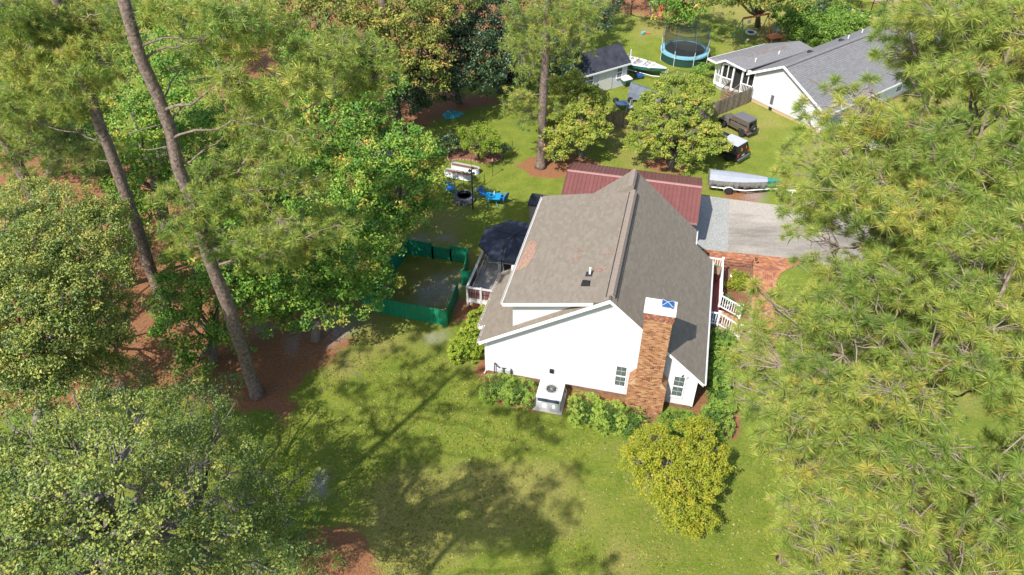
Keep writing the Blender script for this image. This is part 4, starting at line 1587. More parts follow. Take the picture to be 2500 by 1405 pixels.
FL_, FR_ = pt(890, 758), pt(1091, 797)
R1 = pt(1119, 727)
R2 = pt(1129, 697)
R3 = pt(1149, 697)
BR_ = pt(1143, 645)
BL_ = pt(997, 622)
FH = 1.22
board_run(FL_, FR_, FH, gf, fo, side=-1)
board_run(FR_, R1, FH, gf, fo, side=-1)
board_run(R2, R3, FH - .1, gf, fo, side=-1)
board_run(R3.lerp(R2, .75), BR_, FH, gf, fo, side=-1)
gb, gc = BL_.lerp(BR_, .42), BL_.lerp(BR_, .72)
board_run(BL_, gb, FH, gf, fo, side=1)
board_run(gb, gc, FH - .22, gf, fo, side=1)
board_run(gc, BR_, FH, gf, fo, side=1)
board_run(BL_, FL_, FH, gf, fo, side=1)

# ------------------------------------------------------------------ back yard pieces
# corrugated raised beds
def raised_bed(label, a, b, wd, h, grp):
    a, b = Vector(a), Vector(b)
    c_ = (a + b) / 2
    d = (b - a)
    L_ = d.length
    rz = math.atan2(d.y, d.x)
    t = thing('raised_bed', label, 'garden bed', (c_.x, c_.y, 0), rz, grp)
    r = wd / 2
    hl = L_ / 2 - r

    def outline(rr, z):
        pts = []
        for k in range(11):
            an = -math.pi / 2 + math.pi * k / 10
            pts.append((hl + rr * math.cos(an), rr * math.sin(an), z))
        for k in range(11):
            an = math.pi / 2 + math.pi * k / 10
            pts.append((-hl + rr * math.cos(an), rr * math.sin(an), z))
        return pts
    mb = MB()
    rings = []
    n_ = 14
    for i in range(n_ + 1):
        rings.append(outline(r + (.018 if i % 2 else -.018), h * i / n_))
    mb.loft(rings, cap=False)
    rings = [outline(r + .02, h), outline(r + .02, h + .02), outline(r - .04, h + .02), outline(r - .04, h - .15)]
    mb.loft(rings, cap=False)
    mb.build('corrugated_wall', M['galv'], t)
    mb = MB()
    mb.poly(outline(r - .03, h - .08))
    mb.build('soil', M['soil'], t)


raised_bed('pale corrugated metal planting bed nearer to the mulch island, the rear one of two', at(1103, 412), at(1170, 425), .52, .44, 'corrugated beds in the back yard')
raised_bed('pale corrugated metal planting bed nearer to the fire pit, the front one of two', at(1086, 427), at(1152, 440), .52, .44, 'corrugated beds in the back yard')

# mulch island with stone edging
isl = [(1095, 395), (1090, 378), (1105, 366), (1140, 362), (1190, 366), (1218, 374), (1226, 382), (1224, 391), (1205, 398), (1180, 400), (1150, 393), (1120, 391)]
ip = [at(*q) for q in isl]
o = slab('mulch_island', ip, 0.03, M['mulch'])
tag(o, 'kidney shaped mulch bed edged with stones behind the corrugated planting beds', 'flower bed', kind='structure')
es = thing('edging_stones', 'low row of pale tan stones edging the mulch island', 'edging', ip[-1])
mb = MB()
for i in range(len(ip)):
    a, b = ip[i], ip[(i + 1) % len(ip)]
    k = max(1, int((b - a).length / .2))
    for j in range(k):
        q = a.lerp(b, (j + .5) / k)
        mb.obox((q.x - ip[-1].x, q.y - ip[-1].y, .05), (.17, .1, .09), math.atan2((b - a).y, (b - a).x) + rnd.uniform(-.15, .15), tint=rnd.random())
o = mb.build('stones', M['sand_joint'], es)
o['kind'] = 'stuff'

# stone fire pit
fp = thing('fire_pit', 'round grey fieldstone fire pit between the blue chairs', 'fire pit', at(1134, 490), 0)
for lay_ in range(3):
    k = 13
    for i in range(k):
        a = 2 * math.pi * (i + .5 * (lay_ % 2)) / k
        r = .62 + rnd.uniform(-.02, .03) - .02 * lay_
        mb = MB()
        mb.obox((r * math.cos(a), r * math.sin(a), .09 + lay_ * .15), (.29 + rnd.uniform(-.02, .02), .24, .155), a + math.pi / 2 + rnd.uniform(-.1, .1), rnd.uniform(-.05, .05), tint=rnd.random())
        mb.build('stone', M['stone'], fp, bevel=.03)
MB().cyl((0, 0), .52, .02, .08, 18).build('ash_bed', M['ash'], fp)
mb = MB()
mb.lathe((0, 0, .3), [(.50, 0), (.50, .22), (.46, .22), (.46, 0)], 20)
mb.build('fire_ring', M['black'], fp)


def blue_chair(label, loc, rz):
    t = thing('garden_chair', label, 'chair', loc, rz, 'blue garden chairs')
    mb = MB()
    mb.extrude([(-.26, -.28, .40), (.26, -.28, .40), (.24, .24, .37), (-.24, .24, .37)], (0, 0, .03))
    mb.build('seat', M['blue_chair'], t)
    mb = MB()
    bp = []
    for k in range(9):
        a = math.pi * k / 8
        bp.append((-.27 * math.cos(a), .24 + .16 * (.35 + .65 * math.sin(a)), .62 + .34 * math.sin(a)))
    mb.extrude([(-.24, .24, .40)] + bp + [(.24, .24, .40)], (0, .02, .0))
    mb.build('backrest', M['blue_chair'], t)
    for s in (-1, 1):
        MB().tube([(s * .27, .26, .62), (s * .33, .05, .64), (s * .32, -.22, .60), (s * .28, -.30, .42)], .02, 6).build('arm', M['cyan'], t)
        MB().tube([(s * .27, -.28, .42), (s * .27, -.30, 0)], .018, 6).build('leg', M['cyan'], t)
        MB().tube([(s * .25, .24, .40), (s * .26, .34, 0)], .018, 6).build('leg', M['cyan'], t)
    return t


blue_chair('blue mesh chair standing alone left of the stone fire pit', at(1100, 472), 0.9)
blue_chair('blue mesh chair at the left side of the cyan garden table', at(1184, 485), 1.1)
blue_chair('blue mesh chair at the right side of the cyan garden table', at(1228, 495), -2.2)
tb = thing('garden_table', 'square cyan metal garden table with crossed legs on the back lawn', 'table', at(1205, 499), .1 - HA)
MB().box(-.52, -.42, .66, .52, .42, .69).build('tabletop', M['cyan'], tb, bevel=.01)
for s in (-1, 1):
    for q in (-1, 1):
        MB().tube([(s * .2, q * .1, .66), (s * .12, q * .1, .45), (s * .42, q * .36, 0)], .018, 6).build('leg', M['cyan'], tb)
bt = MB().lathe((0, 0, 0), [(.045, 0), (.05, .12), (.02, .18), (.015, .26), (0, .26)], 10).build('glass_bottle', M['white_metal'], None, loc=at(1207, 474, .69), smooth='auto')
tag(bt, 'pale bottle standing on the cyan garden table', 'bottle')
bt = MB().lathe((0, 0, 0), [(.06, 0), (.09, .02), (.09, .05), (0, .05)], 12).build('ashtray', M['black'], None, loc=at(1200, 477, .69))
tag(bt, 'small dark dish on the left half of the cyan table', 'dish')
jg = thing('milk_jug', 'white plastic jug left on the grass between light pole and blue chair', 'jug', at(1161, 467), 0)
MB().lathe((0, 0, 0), [(.09, 0), (.1, .03), (.1, .16), (.04, .25), (.035, .3), (0, .3)], 12).build('jug_body', M['plastic_white'], jg, smooth='auto')
MB().tube([(.08, 0, .1), (.15, 0, .16), (.05, 0, .26)], .014, 6).build('handle', M['plastic_white'], jg)

# black light pole
lpo = at(1155, 512)
pole = thing('light_pole', 'tall black post with small lamp heads between fire pit and garden table', 'light pole', lpo, 0)
MB().tube([(0, 0, 0), (0, 0, 3.2)], .05, 8).build('post', M['black'], pole)
MB().tube([(0, 0, 3.2), (.02, 0, 4.2)], .012, 6).build('antenna', M['black'], pole)
for s, z in ((-1, 3.25), (1, 3.05), (.6, 3.45)):
    MB().lathe((s * .13, 0, z), [(.03, 0), (.10, -.1), (.11, -.16), (0, -.16)], 10).build('lamp_head', M['black'], pole)
# thin garden net posts
for i, (bx, by, ty, lab) in enumerate([(1133, 455, 420, 'thin dark garden stake in front of the corrugated beds'), (1083, 446, 424, 'thin dark garden stake at the left end of the corrugated beds'),
                                      (1183, 453, 425, 'thin dark garden stake right of the light pole lamp heads'), (1203, 431, 393, 'garden stake with a small pinkish feeder on top beside the mulch island'),
                                      (1228, 406, 368, 'dark shepherd hook pole at the right tip of the mulch island'), (1251, 375, 344, 'dark thin pole at the far right behind the mulch island')]):
    b = at(bx, by)
    h = height_at(ty, b)
    t = thing('garden_stake', lab, 'stake', b, 0, 'stakes round the corrugated beds')
    MB().tube([(0, 0, 0), (0, 0, h)], .022, 6).build('rod', M['black'], t)
    if i == 3:
        MB().lathe((0, 0, h), [(.05, 0), (.10, .03), (.05, .14), (0, .2)], 8).build('feeder', M['pink_board'], t)
# crumpled teal tarp
tc_ = at(1104, 283)
mb = MB()
vs, fs = [], []
nn_ = 16
for k in range(6):
    rr = [1, .8, .6, .4, .2, 0.01][k]
    for i in range(nn_):
        a = 2 * math.pi * i / nn_
        w = 1 + .18 * math.sin(3 * a + 1) + .08 * math.sin(7 * a)
        vs.append((.85 * rr * w * math.cos(a), .6 * rr * w * math.sin(a), (1 - rr) * .4 + rnd.uniform(0, .16) * (k > 0)))
for k in range(5):
    for i in range(nn_):
        fs.append((k * nn_ + i, k * nn_ + (i + 1) % nn_, (k + 1) * nn_ + (i + 1) % nn_, (k + 1) * nn_ + i))
mb.add(vs, fs)
o = mb.build('teal_tarp', M['tarp_teal'], None, loc=(tc_.x, tc_.y, .01), rz=.2)
tag(o, 'crumpled teal tarpaulin heap on the shaded pine straw', 'tarpaulin')
# playhouse half hidden in the trees
ph = at(908, 390)
pl = thing('small_outbuilding', 'small pale outbuilding half hidden among the trees left of the tall pine', 'outbuilding', ph, -.3)
MB().box(-1.2, 0, 0, 1.2, 1.6, 1.7).build('wall', M['grey_panel'], pl)
mb = MB()
mb.extrude([(-1.35, -.15, 1.65), (-1.35, 1.75, 1.65), (-1.35, .8, 2.3)], (2.7, 0, 0))
mb.build('roof', M['dark_shingle'], pl)
MB().box(-.3, -.03, 0, .4, 0, 1.45).build('door', M['white_worn'], pl)

# ------------------------------------------------------------------ neighbouring white house (x along its gable wall, y along its ridge)
NB = Vector((20.53, 60.16, 0))
NR = math.radians(-54.07)


def NW(x, y, z=0.0):
    c_, s_ = math.cos(NR), math.sin(NR)
    return Vector((NB.x + x * c_ - y * s_, NB.y + x * s_ + y * c_, z))


nb = thing('house', 'long white neighbouring house with grey shingle roof and screened side porch', 'house', NB, NR)
NZL = lambda x: 4.25 + 0.56 * (x - 2.63)
NZR = lambda x: 4.25 - 0.49 * (x - 2.63)
LEN = 19.2
mb = MB()
mb.extrude([(-.68, -.32, NZL(-.68)), (2.63, -.32, 4.25), (2.63, LEN, 4.25), (-.68, LEN, NZL(-.68))], (0, 0, -.12))
mb.extrude([(2.63, -.32, 4.25), (7.45, -.32, NZR(7.45)), (7.45, LEN, NZR(7.45)), (2.63, LEN, 4.25)], (0, 0, -.12))
# low wing roof over the porch
WL = [(-4.35, -1.15, 2.60), (-2.75, -.85, 2.98), (-1.5, 7.4, 3.05), (-3.5, 5.3, 2.62)]
WR = [(-2.75, -.85, 2.98), (-.75, -.45, 2.66), (.1, 7.4, 2.86), (-1.5, 7.4, 3.05)]
mb.extrude(WL, (0, 0, -.1))
mb.extrude(WR, (0, 0, -.1))
mb.extrude([(-3.3, -1.3, 2.66), (-2.75, -.86, 2.97), (-4.35, -1.16, 2.58)], (0, 0, -.08))
nroof = mb.build('roof', M['grey_shingle'], nb)
l1 = math.hypot(1, .49)
B = Vector((1, 0, -.49)) / l1
pcs = tabs((2.63, 0, 4.25), (0, 1, 0), B, Vector((.49, 0, 1)).normalized(), [(-.34, 0), (LEN, 0), (LEN, 4.84 * l1), (-.34, 4.84 * l1)], .5, 0.17, 0.004, 0.003, 0.028, 0.5)
l2 = math.hypot(1, .56)
B2 = Vector((-1, 0, -.56)) / l2
pcs += tabs((2.63, 0, 4.25), (0, 1, 0), B2, Vector((-.56, 0, 1)).normalized(), [(-.34, 0), (LEN, 0), (LEN, 3.33 * l2), (-.34, 3.33 * l2)], .7, 0.2, 0.004, 0.003, 0.020, 0.5)
lay('shingle_courses', pcs, M['grey_shingle'], nroof, (0, 0, 0), 0)
k = 46
for i in range(k):
    a, b = -.3 + (LEN + .2) * i / k, -.3 + (LEN + .2) * (i + 1) / k + .04
    mb = MB()
    mb.loft([[(2.43, a, 4.19), (2.63, a, 4.31), (2.83, a, 4.20), (2.63, a, 4.26)], [(2.43, b, 4.17), (2.63, b, 4.29), (2.83, b, 4.18), (2.63, b, 4.24)]])
    mb.build('ridge_shingle', M['dark_shingle'] if 0 else M['grey_shingle'], nroof)
mb = MB()
mb.beam((2.9, -.3, 4.16), (2.9, LEN, 4.16), .03, .03)
mb.build('ridge_flashing', M['dark_line'], nroof)
for (x, y) in ((-1.2, 1.2), (-1.0, 4.0), (1.6, 9.8), (1.2, 12.5)):
    z = (NZL(x) if x > -.5 else 2.8)
    MB().cyl((x, y), .05, z - .1, z + .32, 8).build('vent_pipe', M['white_trim'], nroof)
MB().box(1.0, 5.0, NZL(1.2) - .02, 1.5, 5.3, NZL(1.3) + .1).build('roof_vent', M['dark_shingle'], nroof)
MB().box(1.2, 9.0, NZL(1.4) - .02, 1.7, 9.3, NZL(1.5) + .1).build('roof_vent', M['dark_shingle'], nroof)
ndr = MB()
for i in range(160):
    y = rnd.uniform(.5, 5.5)
    x = -2.4 + y * .18 + rnd.gauss(0, .18)
    a = rnd.uniform(0, 3)
    ndr.beam((x, y, 3.05), (x + .12 * math.cos(a), y + .12 * math.sin(a), 3.04), .02, .01)
o = ndr.build('roof_needles', M['straw_pile'], nroof)
o['kind'] = 'stuff'


def nrake(pts, h=.17, t=.04, name='rake_board'):
    for a, b in zip(pts, pts[1:]):
        mb = MB()
        a, b = Vector(a), Vector(b)
        dz = Vector((0, 0, h))
        d = (b - a)
        nn = Vector((d.y, -d.x, 0)).normalized() * t
        mb.extrude([a - dz, b - dz, b, a], nn)
        mb.build(name, M['white_trim'], nroof)


nrake([(-.70, -.33, NZL(-.7)), (2.63, -.33, 4.23), (7.46, -.33, NZR(7.46))], .2)
nrake([(-4.37, -1.16, 2.60), (-3.3, -1.31, 2.66), (-2.75, -.87, 2.97), (-.75, -.47, 2.66)], .15)
nrake([(-3.5, 5.3, 2.62), (-4.37, -1.16, 2.60)], .15, name='fascia_board')
nrake([(7.47, -.33, NZR(7.46)), (7.47, LEN, NZR(7.46))], .15, name='fascia_board')
# walls
mb = MB()
g2 = [(0, 0, .3), (7.1, 0, .3), (7.1, 0, NZR(7.1) - .12), (2.63, 0, 4.1), (0, 0, NZL(0) - .12)]
mb.extrude(g2, (0, .15, 0))
mb.box(6.95, .15, .3, 7.1, LEN - .3, 1.92)
mb.box(0, .15, .3, .15, LEN - .3, 2.5)
mb.box(0, LEN - .45, .3, 7.1, LEN - .3, 2.0)
nwall = mb.build('wall', M['white_siding'], nb)
ns = tabs((0, 0, 0), (1, 0, 0), (0, 0, -1), (0, -1, 0), [(a, -z) for a, _, z in g2], 3.7, 0.14, 0.0015, 0.002, 0.014, 0.37)
ns += tabs((7.1, 0, 0), (0, 1, 0), (0, 0, -1), (1, 0, 0), [(0, -1.92), (LEN - .3, -1.92), (LEN - .3, -.3), (0, -.3)], 3.7, 0.14, 0.0015, 0.002, 0.014, 0.37)
lay('siding_boards', ns, M['white_siding'], nwall)
MB().box(.02, .03, 0, 7.08, LEN - .32, .3).build('foundation', M['mortar'], nb)
MB().box(1.95, -.04, .55, 2.25, -.005, 1.35).build('gable_vent', M['bumper'], nwall)
MB().box(2.28, -.05, .5, 2.34, 0, 1.5).build('vent_trim', M['white_trim'], nwall)
MB().box(1.97, -.04, 0, 2.27, -.01, .28).build('crawl_door', M['black'], nwall)
for i, y in enumerate((3.0, 6.5, 10.0, 13.5)):
    window(nwall, (7.105, y, .75), (0, 1, 0), (1, 0, 0), .8, 1.0, (0, 0, 0))
# screened porch
pp = [(-.02, 0.0), (-1.15, -.22), (-2.0, -.38), (-3.05, -.6), (-3.75, -.55), (-3.95, .4), (-3.6, 2.6), (-3.2, 5.0)]
mb = MB()
mb.extrude([(x, y, .02) for x, y in pp] + [(0, 5.0, .02)], (0, 0, .42))
mb.build('porch_floor', M['deck_wood'], nb)
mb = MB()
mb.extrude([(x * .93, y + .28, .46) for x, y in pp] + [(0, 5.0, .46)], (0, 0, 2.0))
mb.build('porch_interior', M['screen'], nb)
for i in range(len(pp) - 1):
    a, b = Vector((*pp[i], .44)), Vector((*pp[i + 1], .44))
    if i == 1:
        MB().beam(a + Vector((0, 0, 2.05)), b + Vector((0, 0, 2.05)), .1, .14).build('header', M['white_trim'], nb)
    else:
        r = railing(nb, a, b, (0, 0, 0), h=.82, posts=(False, False), n=max(4, int((b - a).length / .13)))
        MB().beam(a + Vector((0, 0, 2.05)), b + Vector((0, 0, 2.05)), .1, .14).build('header', M['white_trim'], nb)
        m_ = (a + b) / 2
        MB().beam(m_ + Vector((0, 0, .8)), m_ + Vector((0, 0, 2.05)), .07, .07, (1, 0, 0)).build('mullion', M['white_trim'], nb)
    MB().beam(a, a + Vector((0, 0, 2.05)), .13, .13, (1, 0, 0)).build('porch_post', M['white_trim'], nb)
    MB().beam(a - Vector((0, 0, .02)), b - Vector((0, 0, .02)), .1, .16).build('skirt_board', M['white_trim'], nb)
# weathered steps
stp = thing('wooden_steps', 'weathered wooden steps with handrails leading up to the screened porch', 'steps', NW(-1.6, -.4), NR + .12)
for k in range(4):
    for q in (-.14, .0):
        MB().box(-.42, -.3 - k * .27 + q, .36 - k * .1, .42, -.17 - k * .27 + q, .40 - k * .1, rnd.random()).build('tread', M['brown_wood'], stp)
for s in (-.46, .46):
    hr = MB().beam((s, -.05, 1.25), (s, -1.25, .85), .06, .06).build('handrail', M['grey_wood'], stp)
    for k in range(6):
        y = -.1 - k * .22
        MB().beam((s, y, .05), (s, y, 1.22 - k * .075), .05, .04, (1, 0, 0)).build('baluster', M['grey_wood'], hr)
# weathered picket fence
wfp = thing('privacy_fence', 'weathered grey brown picket fence running left from the white neighbouring wall', 'fence', Vector((17, 57.3, 0)))
seg = [Vector((20.38, 59.85, 0)), Vector((16.95, 57.35, 0)), Vector((14.3, 55.9, 0)), Vector((11.3, 54.75, 0)), Vector((7.6, 55.75, 0))]
for a, b in zip(seg, seg[1:]):
    board_run(a, b, 1.42, wfp, (17, 57.3, 0), 'grey_wood', .17, .03, 1, True, True, 'picket', .05)

# ------------------------------------------------------------------ white shed with dark roof
SHR = math.radians(32)
sc_ = Vector((10.15, 63.3, 0))
shed = thing('garden_shed', 'white sided shed with dark shingle roof beside the green boat', 'shed', sc_, SHR)
SL, SD, SE, SK = 5.0, 2.9, 2.2, 3.25
mb = MB()
mb.box(-SL, 0, 0, 0, SD, SE)
mb.extrude([(-.01, 0, SE), (-.01, SD, SE), (-.01, SD / 2, SK - .1)], (-.1, 0, 0))
mb.extrude([(-SL + .1, 0, SE), (-SL + .1, SD, SE), (-SL + .1, SD / 2, SK - .1)], (-.1, 0, 0))
swall = mb.build('wall', M['white_siding'], shed)
for i in range(17):
    z = .02 + i * .128
    for (a, b) in ((-1.62, 0), (-SL, -3.2)):
        MB().extrude([(a, -.022, z), (b, -.022, z), (b, -.004, z + .125), (a, -.004, z + .125)], (0, .02, 0)).build('siding_board', M['white_siding'], swall)
for x in (-3.15, -2.4):
    MB().box(x, -.05, .05, x + .74, -.005, 2.0).build('door', M['plastic_white'], swall)
window(swall, (-1.15, -.03, .95), (1, 0, 0), (0, -1, 0), .52, .95, (0, 0, 0))
window(swall, (-4.3, -.03, .95), (1, 0, 0), (0, -1, 0), .52, .95, (0, 0, 0))
mb = MB()
k_ = (SK - SE) / (SD / 2)
mb.extrude([(-SL - .2, -.25, SE - .25 * k_ + .02), (.2, -.25, SE - .25 * k_ + .02), (.2, SD / 2, SK), (-SL - .2, SD / 2, SK)], (0, 0, .08))
mb.extrude([(-SL - .2, SD + .25, SE - .25 * k_ + .02), (.2, SD + .25, SE - .25 * k_ + .02), (.2, SD / 2, SK), (-SL - .2, SD / 2, SK)], (0, 0, .08))
sroof = mb.build('roof', M['dark_shingle'], shed)
ls = math.hypot(SD / 2 + .25, SK - SE + .25 * k_)
Bs = Vector((0, -(SD / 2 + .25), -(SK - SE + .25 * k_))).normalized()
pcs = tabs((-SL - .2, SD / 2, SK + .08), (1, 0, 0), Bs, Bs.cross(Vector((-1, 0, 0))), [(0, 0), (SL + .4, 0), (SL + .4, ls), (0, ls)], .45, .17, .006, .003, .02, .5)
lay('shingle_courses', pcs, M['dark_shingle'], sroof)
MB().box(-SL - .2, -.29, SE - .25 * k_ - .06, .2, -.255, SE - .25 * k_ + .09).build('fascia_board', M['white_trim'], sroof)

# ------------------------------------------------------------------ trampoline
TC = (16.3, 69.0, 0)
tm = thing('trampoline', 'round blue rimmed trampoline with a tall dark safety net', 'trampoline', TC, .2)
mb = MB()
mb.lathe((0, 0, .9), [(1.85, .0), (1.86, .05), (2.28, .03), (2.30, -.12), (2.27, -.13)], 48)
mb.build('spring_cover', M['tramp_blue'], tm)
MB().cyl((0, 0), 1.86, .90, .92, 48).build('jumping_mat', M['tramp_mat'], tm)
mb = MB()
mb.lathe((0, 0, 0), [(2.2, .02), (2.22, .78)], 48)
mb.build('skirt', M['swing_green'], tm).data.materials[0] = surf('dark_green_skirt', (.012, .05, .035), .8)
for k in range(8):
    a = math.pi * 2 * k / 8
    x, y = 2.32 * math.cos(a), 2.32 * math.sin(a)
    ps = MB().tube([(x, y, 0), (x, y, .95), (x * 1.03, y * 1.03, 1.5)], .03, 6).build('leg', M['white_metal'], tm)
    MB().tube([(x * .98, y * .98, .9), (x * 1.0, y * 1.0, 2.2), (x * .86, y * .86, 3.05)], .022, 6).build('net_pole', M['slate_vent'], tm)
mb = MB()
rr = []
for (r, z) in ((1.88, .95), (1.98, 1.5), (2.08, 2.1), (1.98, 2.75)):
    ring = []
    for k in range(32):
        a = math.pi * 2 * k / 32
        w = 1 + .06 * abs(math.cos(a * 4)) - .03
        ring.append((r * w * math.cos(a), r * w * math.sin(a), z + (.12 * abs(math.cos(a * 4)) if z > 2.5 else 0)))
    rr.append(ring)
mb.loft(rr, cap=False)
mb.build('safety_net', M['net'], tm)
mb = MB()
for k in range(32):
    mb.beam(rr[3][k], rr[3][(k + 1) % 32], .03, .03)
mb.build('net_rim', M['black'], tm)

# ------------------------------------------------------------------ swing set and toys
sw_a, sw_b = at(1806, 103), at(1873, 90)
cx0 = (sw_a + sw_b) / 2
swr = math.atan2((sw_b - sw_a).y, (sw_b - sw_a).x)
L2_ = (sw_b - sw_a).length / 2
sg = thing('swing_set', 'swing frame with orange crossbeam, green legs and a round saucer swing', 'swing set', cx0, swr)
MB().beam((-L2_ * .92, .35, 2.2), (L2_ * .98, .35, 2.2), .12, .18).build('crossbeam', M['swing_orange'], sg)
for s in (-1, 1):
    for q in (0, .9):
        MB().tube([(s * L2_, q * 1.6 - .35, 0), (s * L2_ * .93, .35, 2.2)], .05, 6).build('leg', M['swing_green'] if s < 0 else M['swing_orange'], sg)
for x in (-.55, .05):
    MB().tube([(x, .35, 2.15), (x, .3, .75)], .012, 5).build('rope', M['black'], sg)
mb = MB()
mb.lathe((-.25, .3, .55), [(.0, .0), (.48, .0), (.55, .05), (.55, .14), (.45, .12), (0, .05)], 20)
mb.build('saucer_seat', M['white_metal'], sg)
MB().cyl((-.25, .3), .34, .66, .68, 16).build('saucer_pad', M['navy'], sg)
MB().lathe((-.7, .35, 1.75), [(.17, -.015), (.2, 0), (.17, .015)], 14, axis='y').build('trapeze_ring', M['white_trim'], sg)
o = MB().lathe((0, 0, 0), [(0, 0), (.14, .08), (.15, .16), (0, .3)], 10).build('white_ball', M['plastic_white'], None, loc=at(1826, 101), smooth=True)
tag(o, 'white ball on the grass left of the saucer swing', 'ball')
st = thing('sand_table', 'orange topped square play table right of the swing frame', 'play table', at(1888, 100), swr)
MB().box(-.75, -.55, .42, .75, .55, .5).build('tabletop', M['swing_orange'], st, bevel=.02)
for x in (-.68, .68):
    for y in (-.48, .48):
        MB().box(x - .04, y - .04, 0, x + .04, y + .04, .42).build('leg', M['swing_orange'], st)
wc = thing('lawn_chair', 'white plastic chair behind the orange play table', 'chair', at(1894, 84), swr + .2)
MB().box(-.25, -.25, .38, .3, .25, .44).build('seat', M['plastic_white'], wc, bevel=.02)
MB().beam((-.25, 0, .4), (-.38, 0, 1.05), .45, .05, (0, 1, 0)).build('backrest', M['plastic_white'], wc)
for x in (-.22, .24):
    for y in (-.2, .2):
        MB().box(x - .02, y - .02, 0, x + .02, y + .02, .38).build('leg', M['plastic_white'], wc)
ty = thing('toy_trike', 'small blue and orange toy lying on the lawn left of the trampoline', 'toy', at(1571, 84), .4)
MB().obox((0, 0, .15), (.5, .3, .25), .2).build('body', M['tramp_blue'], ty, bevel=.05)
MB().obox((.4, -.1, .1), (.45, .12, .12), -.4).build('handle', M['orange'], ty, bevel=.03)
pset = thing('play_slide', 'red slide beside a blue grey climbing frame at the far tree line', 'slide', at(1598, 38), -.2)
MB().extrude([(.35, -.4, 0), (.75, -.4, 0), (.75, .9, 1.6), (.35, .9, 1.6)], (0, 0, .08)).build('slide_bed', M['red_lamp'], pset)
for s in (.32, .78):
    MB().beam((s, -.4, .1), (s, .9, 1.72), .06, .18).build('slide_side', M['red_lamp'], pset)
for x in (-.5, .2):
    for y in (.2, 1.2):
        MB().beam((x, y, 0), (x, y, 2.3), .1, .1, (1, 0, 0)).build('upright', M['slate_vent'], pset)
MB().box(-.55, .15, 1.2, .25, 1.25, 1.28).build('platform', M['slate_vent'], pset)
MB().box(-.5, .2, 1.28, .2, .26, 1.9).build('panel', M['tramp_blue'], pset)


# ------------------------------------------------------------------ boats and trailers
def wheel(parent, x, y, r, w, name='wheel'):
    t = MB().lathe((x, y - w / 2, r), [(r * .62, 0), (r * .95, 0), (r, w * .2), (r, w * .8), (r * .95, w), (r * .62, w)], 22, axis='y').build(name, M['rubber'], parent, smooth='auto')
    mb = MB()
    mb.lathe((x, y - w / 2, r), [(0.02, w * .15), (r * .25, w * .05), (r * .3, w * .18), (r * .62, w * .1), (r * .62, w * .9), (0.02, w * .8)], 16, axis='y')
    mb.build('rim', M['chrome'], t)
    return t


def hull_sections(L_, wd, zb, zt, n=10, bowpow=2.2):
    secs = []
    for i in range(n + 1):
        f = i / n
        k = max(0.03, 1 - f ** bowpow)
        hw = wd / 2 * (0.92 + .08 * math.sin(f * 3)) * k
        keel = zb + (zt - zb) * .85 * max(0, (f - .6) / .4) ** 2
        x = L_ * f
        zz = zt + .12 * f * f
        secs.append([(x, -hw, zz), (x, -hw * .9, (zz + keel) / 2 - .03), (x, -hw * .45, keel + .04), (x, 0, keel), (x, hw * .45, keel + .04), (x, hw * .9, (zz + keel) / 2 - .03), (x, hw, zz)])
    return secs


b0, b1 = at(1733, 425, 1.1), at(1900, 448, .9)
ba = math.atan2((b1 - b0).y, (b1 - b0).x)
bt2 = thing('boat', 'boat under a grey and taupe fitted cover on the driveway edge', 'boat', (b0.x, b0.y, 0), ba)
secs = hull_sections(5.0, 1.55, .45, 1.0)
h = MB()
h.loft([s for s in secs])
h.build('hull', M['boat_green'], bt2, smooth='auto')
cv1, cv2 = MB(), MB()
top, side = [], []
for i, s in enumerate(secs[:9]):
    x, hw, z = s[0][0], -s[0][1], s[0][2]
    rz_ = z + .34 - .26 * (i / 10)
    top.append([(x, -hw - .03, z + .05), (x, -hw * .45, z + .05 + (rz_ - z) * .72), (x, 0, rz_), (x, hw * .45, z + .05 + (rz_ - z) * .72), (x, hw + .03, z + .05)])
cv1.loft(top, cap=True)
cv1.build('cover_top', M['tarp_grey'], bt2)
rng3 = random.Random(9)
for sgn in (-1, 1):
    sk = []
    for i in range(33):
        f = i / 32 * 8
        j = min(7, int(f))
        q = f - j
        x = secs[j][0][0] * (1 - q) + secs[j + 1][0][0] * q
        hw = -(secs[j][0][1] * (1 - q) + secs[j + 1][0][1] * q)
        z = secs[j][0][2] * (1 - q) + secs[j + 1][0][2] * q
        dr = .42 + .07 * math.sin(i * 1.3) + .05 * math.sin(i * 2.9)
        sk.append([(x, sgn * (hw + .035), z + .05), (x, sgn * (hw + .06 + .03 * math.sin(i * 2.1)), z - dr * .5), (x, sgn * (hw * .96 + .02 + .04 * math.sin(i * 1.7)), z - dr), (x, sgn * (hw * .95), z - dr)])
    m2 = MB()
    m2.loft(sk, cap=False)
    m2.build('cover_skirt', M['tarp_dark'], bt2)
MB().box(-.03, -.72, .5, 0, .72, 1.08).build('transom', M['tarp_dark'], bt2)
trl = thing('boat_trailer', 'white boat trailer with spare wheel carrying the grey covered boat', 'trailer', (b0.x, b0.y, 0), ba)
for s in (-.62, .62):
    MB().tube([(.15, s, .42), (2.6, s, .40), (4.4, 0.02 * s, .40)], .045, 6).build('frame_rail', M['white_trim'], trl)
    w_ = wheel(trl, 1.45, s * 1.12, .27, .18)
    mb = MB()
    pr = []
    for k in range(9):
        a = math.pi * k / 8
        pr.append((1.45 - .36 * math.cos(a), s * 1.12 - .12, .30 + .33 * math.sin(a)))
    for a, b in zip(pr, pr[1:]):
        mb.extrude([a, b, (b[0], b[1] + .24, b[2]), (a[0], a[1] + .24, a[2])], (0, 0, .015))
    mb.build('fender', M['white_trim'], trl)
MB().tube([(4.2, 0, .40), (6.1, 0, .42)], .05, 6).build('tongue', M['white_trim'], trl)
MB().tube([(1.45, -.7, .27), (1.45, .7, .27)], .03, 6).build('axle', M['black'], trl)
